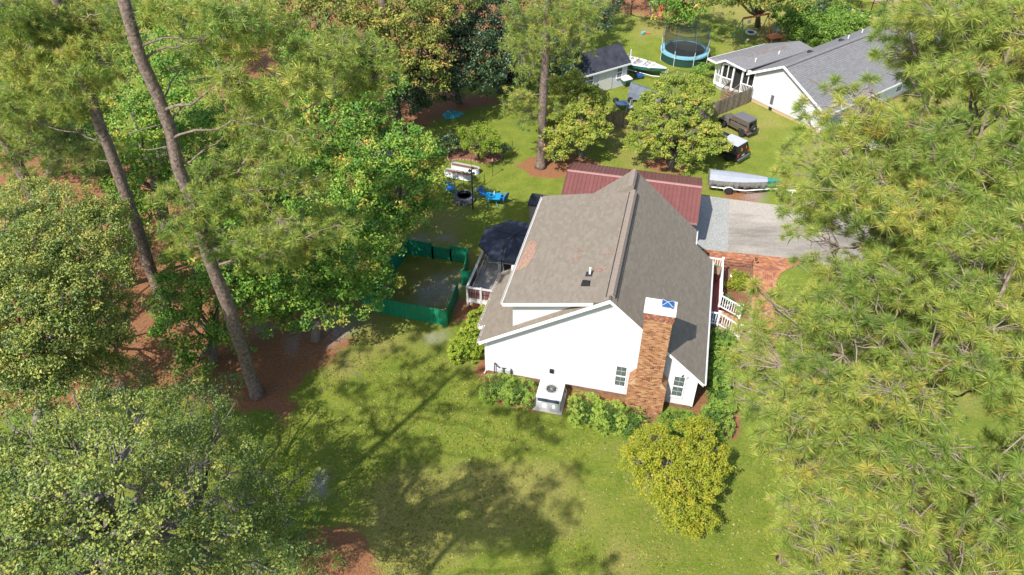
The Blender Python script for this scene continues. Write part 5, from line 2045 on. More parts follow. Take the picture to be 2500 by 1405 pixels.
wheel(trl, 5.0, -.28, .26, .18, 'spare_wheel')
MB().beam((5.1, 0, .4), (5.2, 0, 1.0), .08, .08, (1, 0, 0)).build('winch_post', M['orange'], trl)
MB().tube([(5.9, .0, 0), (5.9, 0, .55)], .03, 6).build('jack', M['white_metal'], trl)
# spot of teal cloth over the bow
mb = MB()
bw = secs[7:]
mb.loft([[(s[0][0] - .25, s[0][1] - .06, s[0][2] - .35), (s[0][0] - .25, s[0][1] - .05, s[0][2] + .05), (s[0][0] - .2, 0, s[0][2] + .13), (s[0][0] - .25, -s[0][1] + .05, s[0][2] + .05), (s[0][0] - .25, -s[0][1] + .06, s[0][2] - .35)] for s in bw], cap=False)
mb.build('bow_cloth', M['teal'], bt2)

# open green boat by the white shed
g0, g1 = at(1528, 148, .9), at(1612, 172, .8)
ga = math.atan2((g1 - g0).y, (g1 - g0).x)
gb_ = thing('boat', 'open green fishing boat with clutter inside beside the white shed', 'boat', (g0.x, g0.y, 0), ga)
secs = hull_sections(4.0, 1.7, .45, 1.0)
MB().loft(secs, cap=True).build('hull', M['boat_green'], gb_, smooth='auto')
rim = MB()
for sgn in (0, 6):
    for a, b in zip(secs, secs[1:]):
        rim.beam(Vector(a[sgn]) + Vector((0, 0, .02)), Vector(b[sgn]) + Vector((0, 0, .02)), .08, .05)
rim.build('gunwale', M['white_trim'], gb_)
mb = MB()
mb.poly([(s[0][0], s[0][1] * .9, s[0][2] + .004) for s in secs] + [(s[6][0], s[6][1] * .9, s[6][2] + .004) for s in reversed(secs)])
mb.build('deck_floor', M['grey_panel'], gb_)
for x in (.7, 1.6, 2.4):
    MB().box(x, -.6, 1.0, x + .3, .6, 1.14).build('bench', M['plastic_white'], gb_, bevel=.01)
MB().box(-.15, -.2, .6, .15, .2, 1.45).build('outboard_motor', M['lounge_blue'], gb_, bevel=.05)
MB().tube([(.3, .3, 1.0), (.3, .3, 1.9)], .05, 6).build('pole', M['plastic_white'], gb_)
mb = MB()
for k in range(26):
    a = (rnd.uniform(.6, 2.6), rnd.uniform(-.5, .5), 1.05)
    mb.beam(a, (a[0] + rnd.uniform(-.5, .5), a[1] + rnd.uniform(-.4, .4), 1.1 + rnd.uniform(0, .3)), .02, .02)
o = mb.build('tackle_clutter', M['brown_wood'], gb_)
o['kind'] = 'stuff'
t2 = thing('boat_trailer', 'galvanised trailer under the open green boat, its tongue pointing right', 'trailer', (g0.x, g0.y, 0), ga)
for s in (-.6, .6):
    MB().tube([(.2, s, .38), (3.0, s, .38), (4.6, 0, .40)], .04, 6).build('frame_rail', M['galv'], t2)
    wheel(t2, 1.6, s * 1.25, .25, .16)
MB().tube([(4.5, 0, .4), (5.9, 0, .4)], .045, 6).build('tongue', M['galv'], t2)
for x in (4.0, 4.9):
    for s in (-.25, .25):
        MB().tube([(x, s, .4), (x + .1, s, 1.0)], .03, 6).build('bow_roller_arm', M['galv'], t2)
MB().tube([(5.7, -.25, 0), (5.7, .0, .7), (5.7, .25, 1.0)], .03, 6).build('jack', M['galv'], t2)

# slate tarp over a small craft on a trailer
s0, s1 = at(1538, 222, .6), at(1610, 236, .5)
sa = math.atan2((s1 - s0).y, (s1 - s0).x)
tpb = thing('covered_craft', 'small craft hidden under a pointed slate grey tarp behind the picket fence', 'boat', (s0.x, s0.y, 0), sa)
rings = []
for i in range(9):
    f = i / 8
    hh = (1.35 - .75 * f ** .8)
    hw = .8 * (1 - f ** 3 * .8)
    x = 3.6 * f
    rings.append([(x, -hw - .05, .25), (x, -hw * .85, .25 + hh * .42), (x, -.12, .25 + hh * .85), (x, .12, .25 + hh * .85), (x, hw * .85, .25 + hh * .42), (x, hw + .05, .25)])
MB().loft(rings).build('tarp', M['tarp_slate'], tpb)
wheel(tpb, .3, -1.0, .25, .16)
MB().tube([(3.4, 0, .3), (4.6, 0, .3)], .04, 6).build('tongue', M['white_metal'], tpb)
wheel(tpb, 1.6, -.95, .25, .16)

# white topped gas grill, kettle grill, picnic table, chair, black kennel panels
gg = thing('patio_grill', 'grill on legs with a white lid at the corner of the shed', 'grill', at(1527, 212), .5)
MB().box(-.45, -.35, .55, .45, .35, .75).build('firebox', M['boat_green'], gg, bevel=.03)
MB().loft([[(-.48, -.38, .76), (.48, -.38, .76), (.48, .38, .76), (-.48, .38, .76)], [(-.32, -.24, .95), (.32, -.24, .95), (.32, .24, .95), (-.32, .24, .95)]]).build('lid', M['plastic_white'], gg, bevel=.02)
for x in (-.4, .4):
    for y in (-.3, .3):
        MB().tube([(x, y, 0), (x * .9, y * .9, .55)], .02, 5).build('leg', M['brown_wood'], gg)
kg = thing('kettle_grill', 'black round kettle grill left of the slate blue picnic table', 'grill', at(1502, 262), 0)
MB().lathe((0, 0, .6), [(.05, -.2), (.24, -.1), (.28, 0), (.24, .14), (.1, .24), (0, .25)], 16).build('kettle', M['black'], kg, smooth='auto')
for k in range(3):
    a = k * 2.09
    MB().tube([(.1 * math.cos(a), .1 * math.sin(a), .5), (.28 * math.cos(a), .28 * math.sin(a), 0)], .015, 5).build('leg', M['black'], kg)
pk = thing('picnic_table', 'slate blue slatted outdoor table behind the left picket fence', 'table', at(1517, 270), .15)
for k in range(6):
    MB().box(-.5, -.45 + k * .155, .66, .5, -.45 + k * .155 + .14, .69).build('slat', M['slate_vent'], pk)
for x in (-.42, .42):
    for y in (-.38, .4):
        MB().box(x - .03, y - .03, 0, x + .03, y + .03, .66).build('leg', M['slate_vent'], pk)
pc_ = thing('plastic_chair', 'pale plastic chair just right of the slate blue table', 'chair', at(1536, 272), .9)
MB().box(-.22, -.22, .38, .22, .22, .43).build('seat', M['grey_panel'], pc_, bevel=.02)
MB().beam((.2, 0, .4), (.28, 0, .95), .42, .04, (0, 1, 0)).build('backrest', M['grey_panel'], pc_)
for x in (-.18, .18):
    for y in (-.18, .18):
        MB().box(x - .02, y - .02, 0, x + .02, y + .02, .38).build('leg', M['grey_panel'], pc_)
bk = thing('toy_car', 'small dark blue ride on toy in front of the open green boat', 'toy', at(1560, 192), .3)
MB().box(-.35, -.22, .12, .35, .22, .42).build('body', M['blue_cap'], bk, bevel=.06)
for x in (-.24, .24):
    for y in (-.2, .2):
        wheel(bk, x, y, .1, .08)
kp = thing('kennel_fence', 'black upright wire kennel panels right of the trailer tongue', 'fence', at(1622, 215), 0)
ka = at(1622, 215)
for (a, b) in (((0, 0), (1.1, .9)), ((1.1, .9), (2.6, .2))):
    pn = MB()
    L_ = math.dist(a, b)
    kk = int(L_ / .16)
    for i in range(kk + 1):
        x, y = a[0] + (b[0] - a[0]) * i / kk, a[1] + (b[1] - a[1]) * i / kk
        pn.beam((x, y, 0), (x, y, 1.3), .018, .018, (1, 0, 0))
    for z in (.05, .65, 1.28):
        pn.beam((a[0], a[1], z), (b[0], b[1], z), .025, .025)
    pn.build('wire_panel', M['black'], kp)


# ------------------------------------------------------------------ vehicles
def jeep():
    a, b = at(1829, 300, 1.42), at(1852, 291, 1.42)
    c_ = (a + b) / 2
    hd = math.atan2(at(1792, 282, 1.42).y - a.y, at(1792, 282, 1.42).x - a.x)
    t = thing('jeep', 'bronze boxy off road car with dark grey hard top and rear spare wheel', 'car', (c_.x, c_.y, 0), hd)
    t.scale = (.83, .83, .83)
    P_ = 'car_brown'
    mb = MB()
    mb.loft([[(0, -.66, .5), (0, .66, .5), (0, .68, .95), (0, .66, 1.08), (0, -.66, 1.08), (0, -.68, .95)],
             [(2.25, -.66, .5), (2.25, .66, .5), (2.25, .68, .95), (2.25, .62, 1.10), (2.25, -.62, 1.10), (2.25, -.68, .95)]])
    body = mb.build('body', M[P_], t, bevel=.025)
    mb = MB()
    mb.loft([[(2.25, -.58, .6), (2.25, .58, .6), (2.25, .58, 1.02), (2.25, .45, 1.12), (2.25, -.45, 1.12), (2.25, -.58, 1.02)],
             [(3.35, -.46, .55), (3.35, .46, .55), (3.35, .46, .95), (3.35, .36, 1.02), (3.35, -.36, 1.02), (3.35, -.46, .95)]])
    mb.build('hood', M[P_], t, bevel=.03)
    for s in (-1, 1):
        mb = MB()
        pr = [(2.15, .62), (2.35, .88), (2.5, .93), (3.1, .93), (3.42, .85), (3.48, .78), (3.4, .74), (3.05, .84), (2.55, .84), (2.42, .75), (2.3, .55)]
        mb.extrude([(x, s * .45, z) for x, z in pr], (0, s * .34, 0))
        mb.build('front_fender', M[P_], t, bevel=.01)
        mb = MB()
        pr = [(.05, .55), (.12, .82), (.3, .92), (.85, .92), (1.05, .8), (1.12, .5), (1.02, .5), (.95, .74), (.8, .84), (.35, .84), (.2, .76), (.13, .55)]
        mb.extrude([(x, s * .64, z) for x, z in pr], (0, s * .15, 0))
        mb.build('rear_fender', M[P_], t, bevel=.01)
        for x in (.58, 2.95):
            wheel(t, x, s * .66, .36, .24)
        MB().box(2.16, min(s * .69, s * .665), .60, 2.19, max(s * .69, s * .665), 1.05).build('door_gap', M['black'], body)
        MB().obox((2.12, s * .82, 1.22), (.08, .16, .18)).build('mirror', M['black'], t, bevel=.02)
        # side glass
        mb = MB()
        mb.extrude([(1.28, s * .645, 1.14), (2.05, s * .645, 1.14), (1.92, s * .585, 1.60), (1.28, s * .585, 1.60)], (0, s * .012, 0))
        mb.build('door_window', M['dark_glass'], t)
        mb = MB()
        mb.extrude([(.14, s * .645, 1.14), (1.14, s * .645, 1.14), (1.14, s * .585, 1.58), (.17, s * .585, 1.58)], (0, s * .012, 0))
        mb.build('rear_side_window', M['dark_glass'], t)
        MB().box(-.03, s * .66 - .07, .72, .0, s * .66 + .07, .95).build('tail_light', M['red_lamp'], t, bevel=.008)
        MB().lathe((3.36, s * .32, .80), [(.0, 0), (.09, 0), (.08, .03), (0, .04)], 12, axis='x').build('headlight', M['white_metal'], t)
    mb = MB()
    mb.loft([[(0.0, -.66, 1.08), (0.0, .66, 1.08), (2.2, .66, 1.10), (2.2, -.66, 1.10)], [(.08, -.60, 1.66), (.08, .60, 1.66), (1.95, .60, 1.66), (1.95, -.60, 1.66)]])
    mb.build('cab', M[P_], t, bevel=.03)
    mb = MB()
    mb.loft([[(.06, -.62, 1.65), (.06, .62, 1.65), (1.98, .62, 1.65), (1.98, -.62, 1.65)], [(.10, -.59, 1.74), (.10, .59, 1.74), (1.9, .59, 1.74), (1.9, -.59, 1.74)]])
    top = mb.build('hard_top', M['car_top'], t, bevel=.03)
    for y in (-.42, -.25, -.08, .08, .25, .42):
        MB().box(.2, y - .025, 1.735, 1.8, y + .025, 1.755).build('roof_rib', M['car_top'], top, bevel=.006)
    MB().extrude([(2.215, -.56, 1.14), (2.215, .56, 1.14), (1.975, .54, 1.60), (1.975, -.54, 1.60)], (.012, 0, .004)).build('windscreen', M['dark_glass'], t)
    MB().extrude([(-.015, -.5, 1.12), (-.015, .5, 1.12), (.065, .48, 1.58), (.065, -.48, 1.58)], (-.012, 0, 0)).build('rear_window', M['dark_glass'], t)
    w_ = MB().lathe((-.30, .05, 1.02), [(.2, 0), (.33, 0), (.36, .04), (.36, .18), (.33, .22), (0, .22)], 22, axis='x').build('spare_wheel', M['rubber'], t, smooth='auto')
    MB().lathe((-.31, .05, 1.02), [(0, 0), (.1, 0), (.2, .03), (.2, .05)], 16, axis='x').build('rim', M['chrome'], w_)
    MB().box(-.2, -.72, .44, -.02, .72, .58).build('rear_bumper', M['bumper'], t, bevel=.02)
    MB().box(3.4, -.72, .44, 3.55, .72, .60).build('front_bumper', M['black'], t, bevel=.02)
    MB().box(-.022, -.45, .72, -.002, -.2, .85).build('number_plate', M['plastic_white'], t)


jeep()


def truck():
    a, b = at(1806, 361, 1.5), at(1833, 345, 1.5)
    c_ = (a + b) / 2
    d = b - a
    hd = math.atan2(d.y, d.x) + math.pi / 2
    t = thing('pickup_truck', 'black pickup with white topped camper shell parked below the bronze jeep', 'truck', (c_.x, c_.y, 0), hd)
    t.scale = (.86, .86, .86)
    mb = MB()
    mb.loft([[(0, -.86, .5), (0, .86, .5), (0, .88, .9), (0, .84, 1.1), (0, -.84, 1.1), (0, -.88, .9)],
             [(4.9, -.84, .5), (4.9, .84, .5), (4.9, .84, .85), (4.9, .74, .98), (4.9, -.74, .98), (4.9, -.84, .85)]])
    mb.build('body', M['car_black'], t, bevel=.04)
    mb = MB()
    mb.loft([[(0.0, -.82, 1.1), (0.0, .82, 1.1), (1.95, .82, 1.1), (1.95, -.82, 1.1)], [(.22, -.74, 1.68), (.22, .74, 1.68), (1.93, .74, 1.68), (1.93, -.74, 1.68)]])
    mb.build('camper_shell', M['car_black'], t, bevel=.03)
    MB().box(.22, -.75, 1.67, 1.93, .75, 1.72).build('shell_roof', M['camper_white'], t, bevel=.02)
    MB().extrude([(.02, -.72, 1.14), (.02, .72, 1.14), (.19, .66, 1.62), (.19, -.66, 1.62)], (-.012, 0, 0)).build('rear_window', M['dark_glass'], t)
    # orange cone-like items seen through the rear glass
    for y in (.38, .24, -.40):
        MB().loft([[(-.005, y - .05, 1.2), (-.005, y + .05, 1.2), (.002, y + .05, 1.2), (.002, y - .05, 1.2)], [(.09, y - .02, 1.48), (.09, y + .02, 1.48), (.1, y + .02, 1.48), (.1, y - .02, 1.48)]]).build('orange_decal', M['orange'], t)
    mb = MB()
    mb.loft([[(1.97, -.8, 1.08), (1.97, .8, 1.08), (3.9, .8, 1.06), (3.9, -.8, 1.06)], [(2.1, -.7, 1.66), (2.1, .7, 1.66), (3.2, .7, 1.66), (3.2, -.7, 1.66)]])
    mb.build('cab', M['car_black'], t, bevel=.04)
    MB().extrude([(3.86, -.72, 1.1), (3.86, .72, 1.1), (3.22, .66, 1.62), (3.22, -.66, 1.62)], (.015, 0, .01)).build('windscreen', M['dark_glass'], t)
    for s in (-1, 1):
        MB().box(-.03, s * .78 - .08, .72, .01, s * .78 + .08, 1.05).build('tail_light', M['red_lamp'], t, bevel=.01)
        for x in (.95, 4.05):
            wheel(t, x, s * .78, .34, .24)
        MB().extrude([(.3, s * .80, 1.16), (1.8, s * .80, 1.16), (1.8, s * .745, 1.6), (.4, s * .745, 1.6)], (0, s * .012, 0)).build('side_window', M['dark_glass'], t)
        MB().obox((3.7, s * .95, 1.15), (.1, .16, .16)).build('mirror', M['black'], t, bevel=.02)
    MB().box(-.2, -.86, .42, -.02, .86, .56).build('rear_bumper', M['bumper'], t, bevel=.02)
    MB().box(-.012, -.2, .62, -.002, .16, .76).build('number_plate', M['plastic_white'], t)


truck()

# dark car half hidden in the trees at the back left
dk = at(1300, 205)
dc = thing('parked_car', 'dark blue car half hidden among the trees left of the shed', 'car', (dk.x, dk.y, 0), 2.9)
dc.scale = (.85, .85, .85)
mb = MB()
mb.loft([[(0, y, z) for y, z in ((-.8, .35), (.8, .35), (.85, .7), (.7, .88), (-.7, .88), (-.85, .7))], [(4.2, y, z) for y, z in ((-.78, .35), (.78, .35), (.8, .62), (.65, .75), (-.65, .75), (-.8, .62))]])
mb.build('body', M['car_black'], dc, bevel=.06)
mb = MB()
mb.loft([[(.3, -.72, .86), (.3, .72, .86), (3.0, .72, .82), (3.0, -.72, .82)], [(.9, -.58, 1.38), (.9, .58, 1.38), (2.2, .58, 1.38), (2.2, -.58, 1.38)]])
mb.build('cabin', M['dark_glass'], dc, bevel=.05)
MB().box(.88, -.57, 1.37, 2.2, .57, 1.41).build('roof', M['slate_vent'], dc, bevel=.02)
for s in (-1, 1):
    for x in (.8, 3.4):
        wheel(dc, x, s * .76, .31, .2)
    MB().box(4.16, s * .6 - .12, .55, 4.22, s * .6 + .12, .68).build('headlight', M['white_metal'], dc)

wk = at(2035, 330)
wcar = thing('parked_car', 'white parked car glimpsed through pine needles beside the white neighbouring wall', 'car', (wk.x, wk.y, 0), NR + .1)
wcar.scale = (.88, .88, .88)
mb = MB()
mb.loft([[(0, y, z) for y, z in ((-.8, .3), (.8, .3), (.86, .7), (.74, .95), (-.74, .95), (-.86, .7))], [(4.3, y, z) for y, z in ((-.78, .3), (.78, .3), (.8, .62), (.65, .78), (-.65, .78), (-.8, .62))]])
mb.build('body', M['plastic_white'], wcar, bevel=.06)
mb = MB()
mb.loft([[(.3, -.74, .92), (.3, .74, .92), (3.2, .72, .88), (3.2, -.72, .88)], [(.6, -.6, 1.5), (.6, .6, 1.5), (2.3, .6, 1.5), (2.3, -.6, 1.5)]])
mb.build('cabin', M['dark_glass'], wcar, bevel=.05)
MB().box(.58, -.6, 1.48, 2.3, .6, 1.53).build('roof', M['plastic_white'], wcar, bevel=.02)
for s in (-1, 1):
    for x in (.8, 3.5):
        wheel(wcar, x, s * .76, .32, .2)

# far right: black metal fence, brick house corner, stone row
ff = thing('metal_fence', 'black metal rail fence on the bright lawn at the top right', 'fence', at(2092, 38), 0)
fa, fb_ = at(2092, 38), at(2188, 28)
for z in (.1, 1.1, 1.25):
    MB().beam((0, 0, z), (fb_.x - fa.x, fb_.y - fa.y, z), .04, .04).build('rail', M['black'], ff)
k = int((fb_ - fa).length / .16)
bm_ = MB()
for i in range(k):
    q = (fb_ - fa) * (i / k)
    bm_.beam((q.x, q.y, .05), (q.x, q.y, 1.3), .02, .02, (1, 0, 0))
bm_.build('pickets', M['black'], ff)['kind'] = 'stuff'
for i in range(4):
    q = (fb_ - fa) * (i / 3)
    MB().beam((q.x, q.y, 0), (q.x, q.y, 1.5), .07, .07, (1, 0, 0)).build('post', M['black'], ff)
fa2 = at(2195, 42)
bh = thing('brick_house', 'corner of a pale brick house at the top right edge', 'house', fa2, .25)
MB().box(0, 0, 0, 9, 8, 3.0).build('wall', M['mortar'], bh)
lay('brickwork', tabs((0, 0, 0), (1, 0, 0), (0, 0, 1), (0, -1, 0), [(0, 0), (9, 0), (9, 3), (0, 3)], .22, .09, .012, .01, .01, .5, tmin=.5), M['brick'], bh)
window(bh, (5.4, -.03, .9), (1, 0, 0), (0, -1, 0), .9, 1.3, (0, 0, 0))
mb = MB()
mb.extrude([(-.4, -.4, 3.0), (-.4, 8.4, 3.0), (-.4, 4, 5.2)], (10, 0, 0))
mb.build('roof', surf('brown_far_roof', (.20, .10, .09), .9, .15, 3), bh)
sr = thing('stone_edging', 'row of pale blocks edging the hedge at the top right', 'edging', at(2062, 22), 0)
s_a, s_b = at(2062, 22), at(2150, 50)
k = 26
for i in range(k):
    q = (s_b - s_a) * ((i + .5) / k)
    MB().obox((q.x, q.y, .15), (.42, .3, .3), math.atan2((s_b - s_a).y, (s_b - s_a).x) + rnd.uniform(-.05, .05), tint=rnd.random()).build('block', M['concrete'], sr)

# ------------------------------------------------------------------ vegetation
G_ = lambda *c: c
M['lf_oak'] = ramp_mat('oak_leaves', [(0, (0.045, 0.095, 0.025)), (0.4, (0.135, 0.205, 0.040)), (0.75, (0.29, 0.335, 0.060)), (1, (0.40, 0.38, 0.08))], 0.45, 2.0, 0.25, trans=0.22, spec=0.45)
M['lf_gum'] = ramp_mat('sweetgum_leaves', [(0, (0.058, 0.162, 0.022)), (0.45, (0.138, 0.294, 0.036)), (0.85, (0.336, 0.444, 0.060)), (1, (0.600, 0.432, 0.090))], 0.5, 2.0, 0.2, trans=0.28, spec=0.4)
M['lf_gold'] = ramp_mat('autumn_leaves', [(0, (0.090, 0.150, 0.030)), (0.4, (0.190, 0.235, 0.045)), (0.8, (0.370, 0.340, 0.070)), (1, (0.52, 0.31, 0.09))], 0.55, 2.0, 0.3, trans=0.28)
M['lf_dark'] = ramp_mat('evergreen_leaves', [(0, (0.016, 0.041, 0.016)), (0.5, (0.041, 0.084, 0.032)), (1, (0.108, 0.155, 0.061))], 0.35, 2.0, 0.2, trans=0.15, spec=0.5)
M['lf_dogwood'] = ramp_mat('dogwood_leaves', [(0, (0.125, 0.200, 0.028)), (0.5, (0.270, 0.330, 0.048)), (0.85, (0.420, 0.410, 0.075)), (1, (0.56, 0.36, 0.12))], 0.55, 2.0, 0.25, trans=0.3)
M['lf_maple'] = ramp_mat('yellow_green_leaves', [(0, (0.17, 0.22, 0.018)), (0.5, (0.31, 0.34, 0.028)), (0.88, (0.46, 0.41, 0.045)), (1, (0.45, 0.17, 0.06))], 0.55, 2.0, 0.2, trans=0.3)
M['lf_hedge'] = ramp_mat('hedge_leaves', [(0, (0.066, 0.141, 0.020)), (0.5, (0.149, 0.272, 0.033)), (1, (0.330, 0.429, 0.058))], 0.5, 2.0, 0.2, trans=0.25, spec=0.4)
M['lf_hedge2'] = ramp_mat('bright_hedge_leaves', [(0, (0.130, 0.208, 0.016)), (0.5, (0.247, 0.338, 0.026)), (1, (0.416, 0.468, 0.052))], 0.5, 2.0, 0.2, trans=0.28, spec=0.35)
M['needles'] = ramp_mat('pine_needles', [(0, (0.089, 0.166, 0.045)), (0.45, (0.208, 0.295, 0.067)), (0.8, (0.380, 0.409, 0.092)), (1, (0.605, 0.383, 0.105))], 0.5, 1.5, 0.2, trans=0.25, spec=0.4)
M['needles_lit'] = ramp_mat('sunlit_pine_needles', [(0, (0.119, 0.211, 0.042)), (0.45, (0.254, 0.348, 0.063)), (0.82, (0.439, 0.470, 0.091)), (1, (0.605, 0.406, 0.111))], 0.5, 1.5, 0.2, trans=0.28, spec=0.4)  # brighter copy of the needles, sunshine mixed into the colour


def leaf_part(name, parent, centers, per, rad, size, mat, seed, flat=0.65, tint=None, base_tint=0.45, spread=0.22, up=0.55, org=(0, 0, 0), asp=0.55):
    """leaves gathered in clusters round the given centres (world), each leaf a folded four-point blade"""
    r = np.random.default_rng(seed)
    cc = np.asarray(centers, float)
    n = len(cc)
    idx = np.repeat(np.arange(n), per)
    N = len(idx)
    off = r.normal(0, 1, (N, 3))
    off /= np.maximum(1e-6, np.linalg.norm(off, axis=1))[:, None]
    off *= (r.random(N) ** 0.45)[:, None] * rad
    off[:, 2] *= flat
    p = cc[idx] + off
    nr = off / max(rad, 1e-6) * 0.8 + r.normal(0, 0.55, (N, 3))
    nr += np.array([-.30, -.40, .85]) * up * 1.25
    nr /= np.linalg.norm(nr, axis=1)[:, None]
    t = r.normal(0, 1, (N, 3))
    t[:, 2] -= 0.25
    t -= (t * nr).sum(1)[:, None] * nr
    t /= np.linalg.norm(t, axis=1)[:, None]
    b = np.cross(nr, t)
    s = size * (0.65 + 0.7 * r.random(N))[:, None]
    co = np.empty((N, 4, 3))
    fold = nr * s * 0.14
    co[:, 0] = p - t * s * .5
    co[:, 1] = p + b * s * .5 * asp + fold
    co[:, 2] = p + t * s * .5
    co[:, 3] = p - b * s * .5 * asp + fold
    ct = base_tint + r.normal(0, spread, n) if tint is None else np.asarray(tint)
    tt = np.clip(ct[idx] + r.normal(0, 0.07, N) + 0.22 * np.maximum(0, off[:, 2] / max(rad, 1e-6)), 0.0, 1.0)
    co = co.reshape(-1, 3) - np.asarray(org, float)
    k = np.arange(N)[:, None] * 4
    faces = np.concatenate([k + np.array([[0, 1, 2]]), k + np.array([[0, 2, 3]])], 1).reshape(-1, 3)
    me = np_mesh(name, co, faces, 3, {'tint': np.repeat(tt, 4)})
    me.materials.append(mat)
    o = bpy.data.objects.new(name, me)
    C.objects.link(o)
    o.parent = parent
    return o


def lobe_centers(lobes, per_m2, seed, shell=0.55, low=-0.35):
    r = np.random.default_rng(seed)
    out = []
    for (c, R) in lobes:
        R3 = np.array(R if hasattr(R, '__len__') else (R, R, R * .75))
        k = max(6, int(per_m2 * 4 * math.pi * (R3.prod() ** (2 / 3)) * 0.6))
        d = r.normal(0, 1, (k * 2, 3))
        d /= np.linalg.norm(d, axis=1)[:, None]
        d = d[d[:, 2] > low][:k]
        rr = shell + (1.08 - shell) * r.random(len(d)) ** 0.6
        out.append(np.asarray(c) + d * rr[:, None] * R3)
    return np.concatenate(out)


def limb(mb, a, b, r0, r1, rng, sag=0.0, n=5, w=0.12, sides=6):
    a, b = Vector(a), Vector(b)
    L_ = (b - a).length
    pts, rr = [], []
    for i in range(n + 1):
        f = i / n
        p = a.lerp(b, f)
        if 0 < i < n:
            p += Vector((rng.uniform(-1, 1), rng.uniform(-1, 1), rng.uniform(-1, 1))) * L_ * w * .35
        p.z += sag * L_ * math.sin(math.pi * f)
        pts.append(p)
        rr.append(r0 + (r1 - r0) * f)
    mb.tube(pts, rr, sides)
    return pts


def broadleaf(name, label, base, lobes, mat, leaf=0.16, per_m2=2.6, per=34, rad=0.42, seed=1, group=None, cat='tree', bark='oak_bark', trunk_r=None, spread=0.2, base_tint=0.45, limbs=True, shell=.55, twigs=0, low=-0.35, up=0.55, fork=0.35):
    rng = random.Random(seed)
    base = Vector(base)
    t = thing(name, label, cat, base, 0, group)
    o3 = (base.x, base.y, base.z)
    lob = [(np.array(tuple(c)), R) for c, R in lobes]
    cen = lobe_centers(lob, per_m2, seed, shell, low)
    tr_r = trunk_r or 0.035 * max(l[0][2] for l in lob) + .04
    mean = Vector(tuple(sum(l[0] for l in lob) / len(lob)))
    frk = base.lerp(Vector((mean.x, mean.y, mean.z)), fork)
    mb = MB()
    limb(mb, base - Vector((0, 0, .1)), frk, tr_r * 1.15, tr_r * .8, rng, 0, 4, .05, 8)
    mb.build('trunk', M[bark], t, o3, smooth=True)
    if limbs:
        for c, R in lob:
            mb = MB()
            c = Vector(tuple(c))
            limb(mb, frk, c, tr_r * .55, .035, rng, .06, 5, .14)
            Rm = R if not hasattr(R, '__len__') else R[0]
            for k in range(4 + twigs):
                q = c + Vector((rng.uniform(-1, 1), rng.uniform(-1, 1), rng.uniform(-.2, .8))) * Rm * .85
                limb(mb, frk.lerp(c, rng.uniform(.6, 1)), q, .032, .012, rng, 0, 3, .2, 5)
            mb.build('branch', M[bark], t, o3, smooth=True)
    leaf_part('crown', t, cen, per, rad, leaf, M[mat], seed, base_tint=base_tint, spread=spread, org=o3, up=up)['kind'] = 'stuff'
    return t


def tuft_part(name, parent, pos, dirs, mat, seed, L=0.30, n=46, w=0.016, tint=None, org=(0, 0, 0), cone=0.55):
    r = np.random.default_rng(seed)
    pos, dirs = np.asarray(pos, float), np.asarray(dirs, float)
    k = len(pos)
    N = k * n
    idx = np.repeat(np.arange(k), n)
    d = r.normal(0, 1, (N, 3))
    d /= np.linalg.norm(d, axis=1)[:, None]
    d = d + dirs[idx] * cone
    d /= np.linalg.norm(d, axis=1)[:, None]
    ln = L * (0.75 + 0.4 * r.random(N)) * (0.62 + .62 * r.random(k))[idx]
    a = pos[idx] - dirs[idx] * (r.random(N) * 0.10)[:, None]
    tip = a + d * ln[:, None]
    tip[:, 2] -= ln * 0.10
    s = np.cross(d, r.normal(0, 1, (N, 3)))
    s /= np.linalg.norm(s, axis=1)[:, None]
    co = np.empty((N, 3, 3))
    mid = a + d * (ln * .35)[:, None]
    co[:, 0] = a
    co[:, 1] = mid + s * w
    co[:, 2] = tip
    tt = (0.42 + r.normal(0, 0.14, k))[idx] if tint is None else np.asarray(tint)[idx]
    old = r.random(N) < 0.07
    tt = np.clip(tt + r.normal(0, 0.09, N) + old * 0.5, 0, 1)
    co = co.reshape(-1, 3) - np.asarray(org, float)
    faces = np.arange(N * 3).reshape(-1, 3)
    me = np_mesh(name, co, faces, 3, {'tint': np.repeat(tt, 3)})
    me.materials.append(M[mat])
    o = bpy.data.objects.new(name, me)
    C.objects.link(o)
    o.parent = parent
    o['kind'] = 'stuff'
    return o


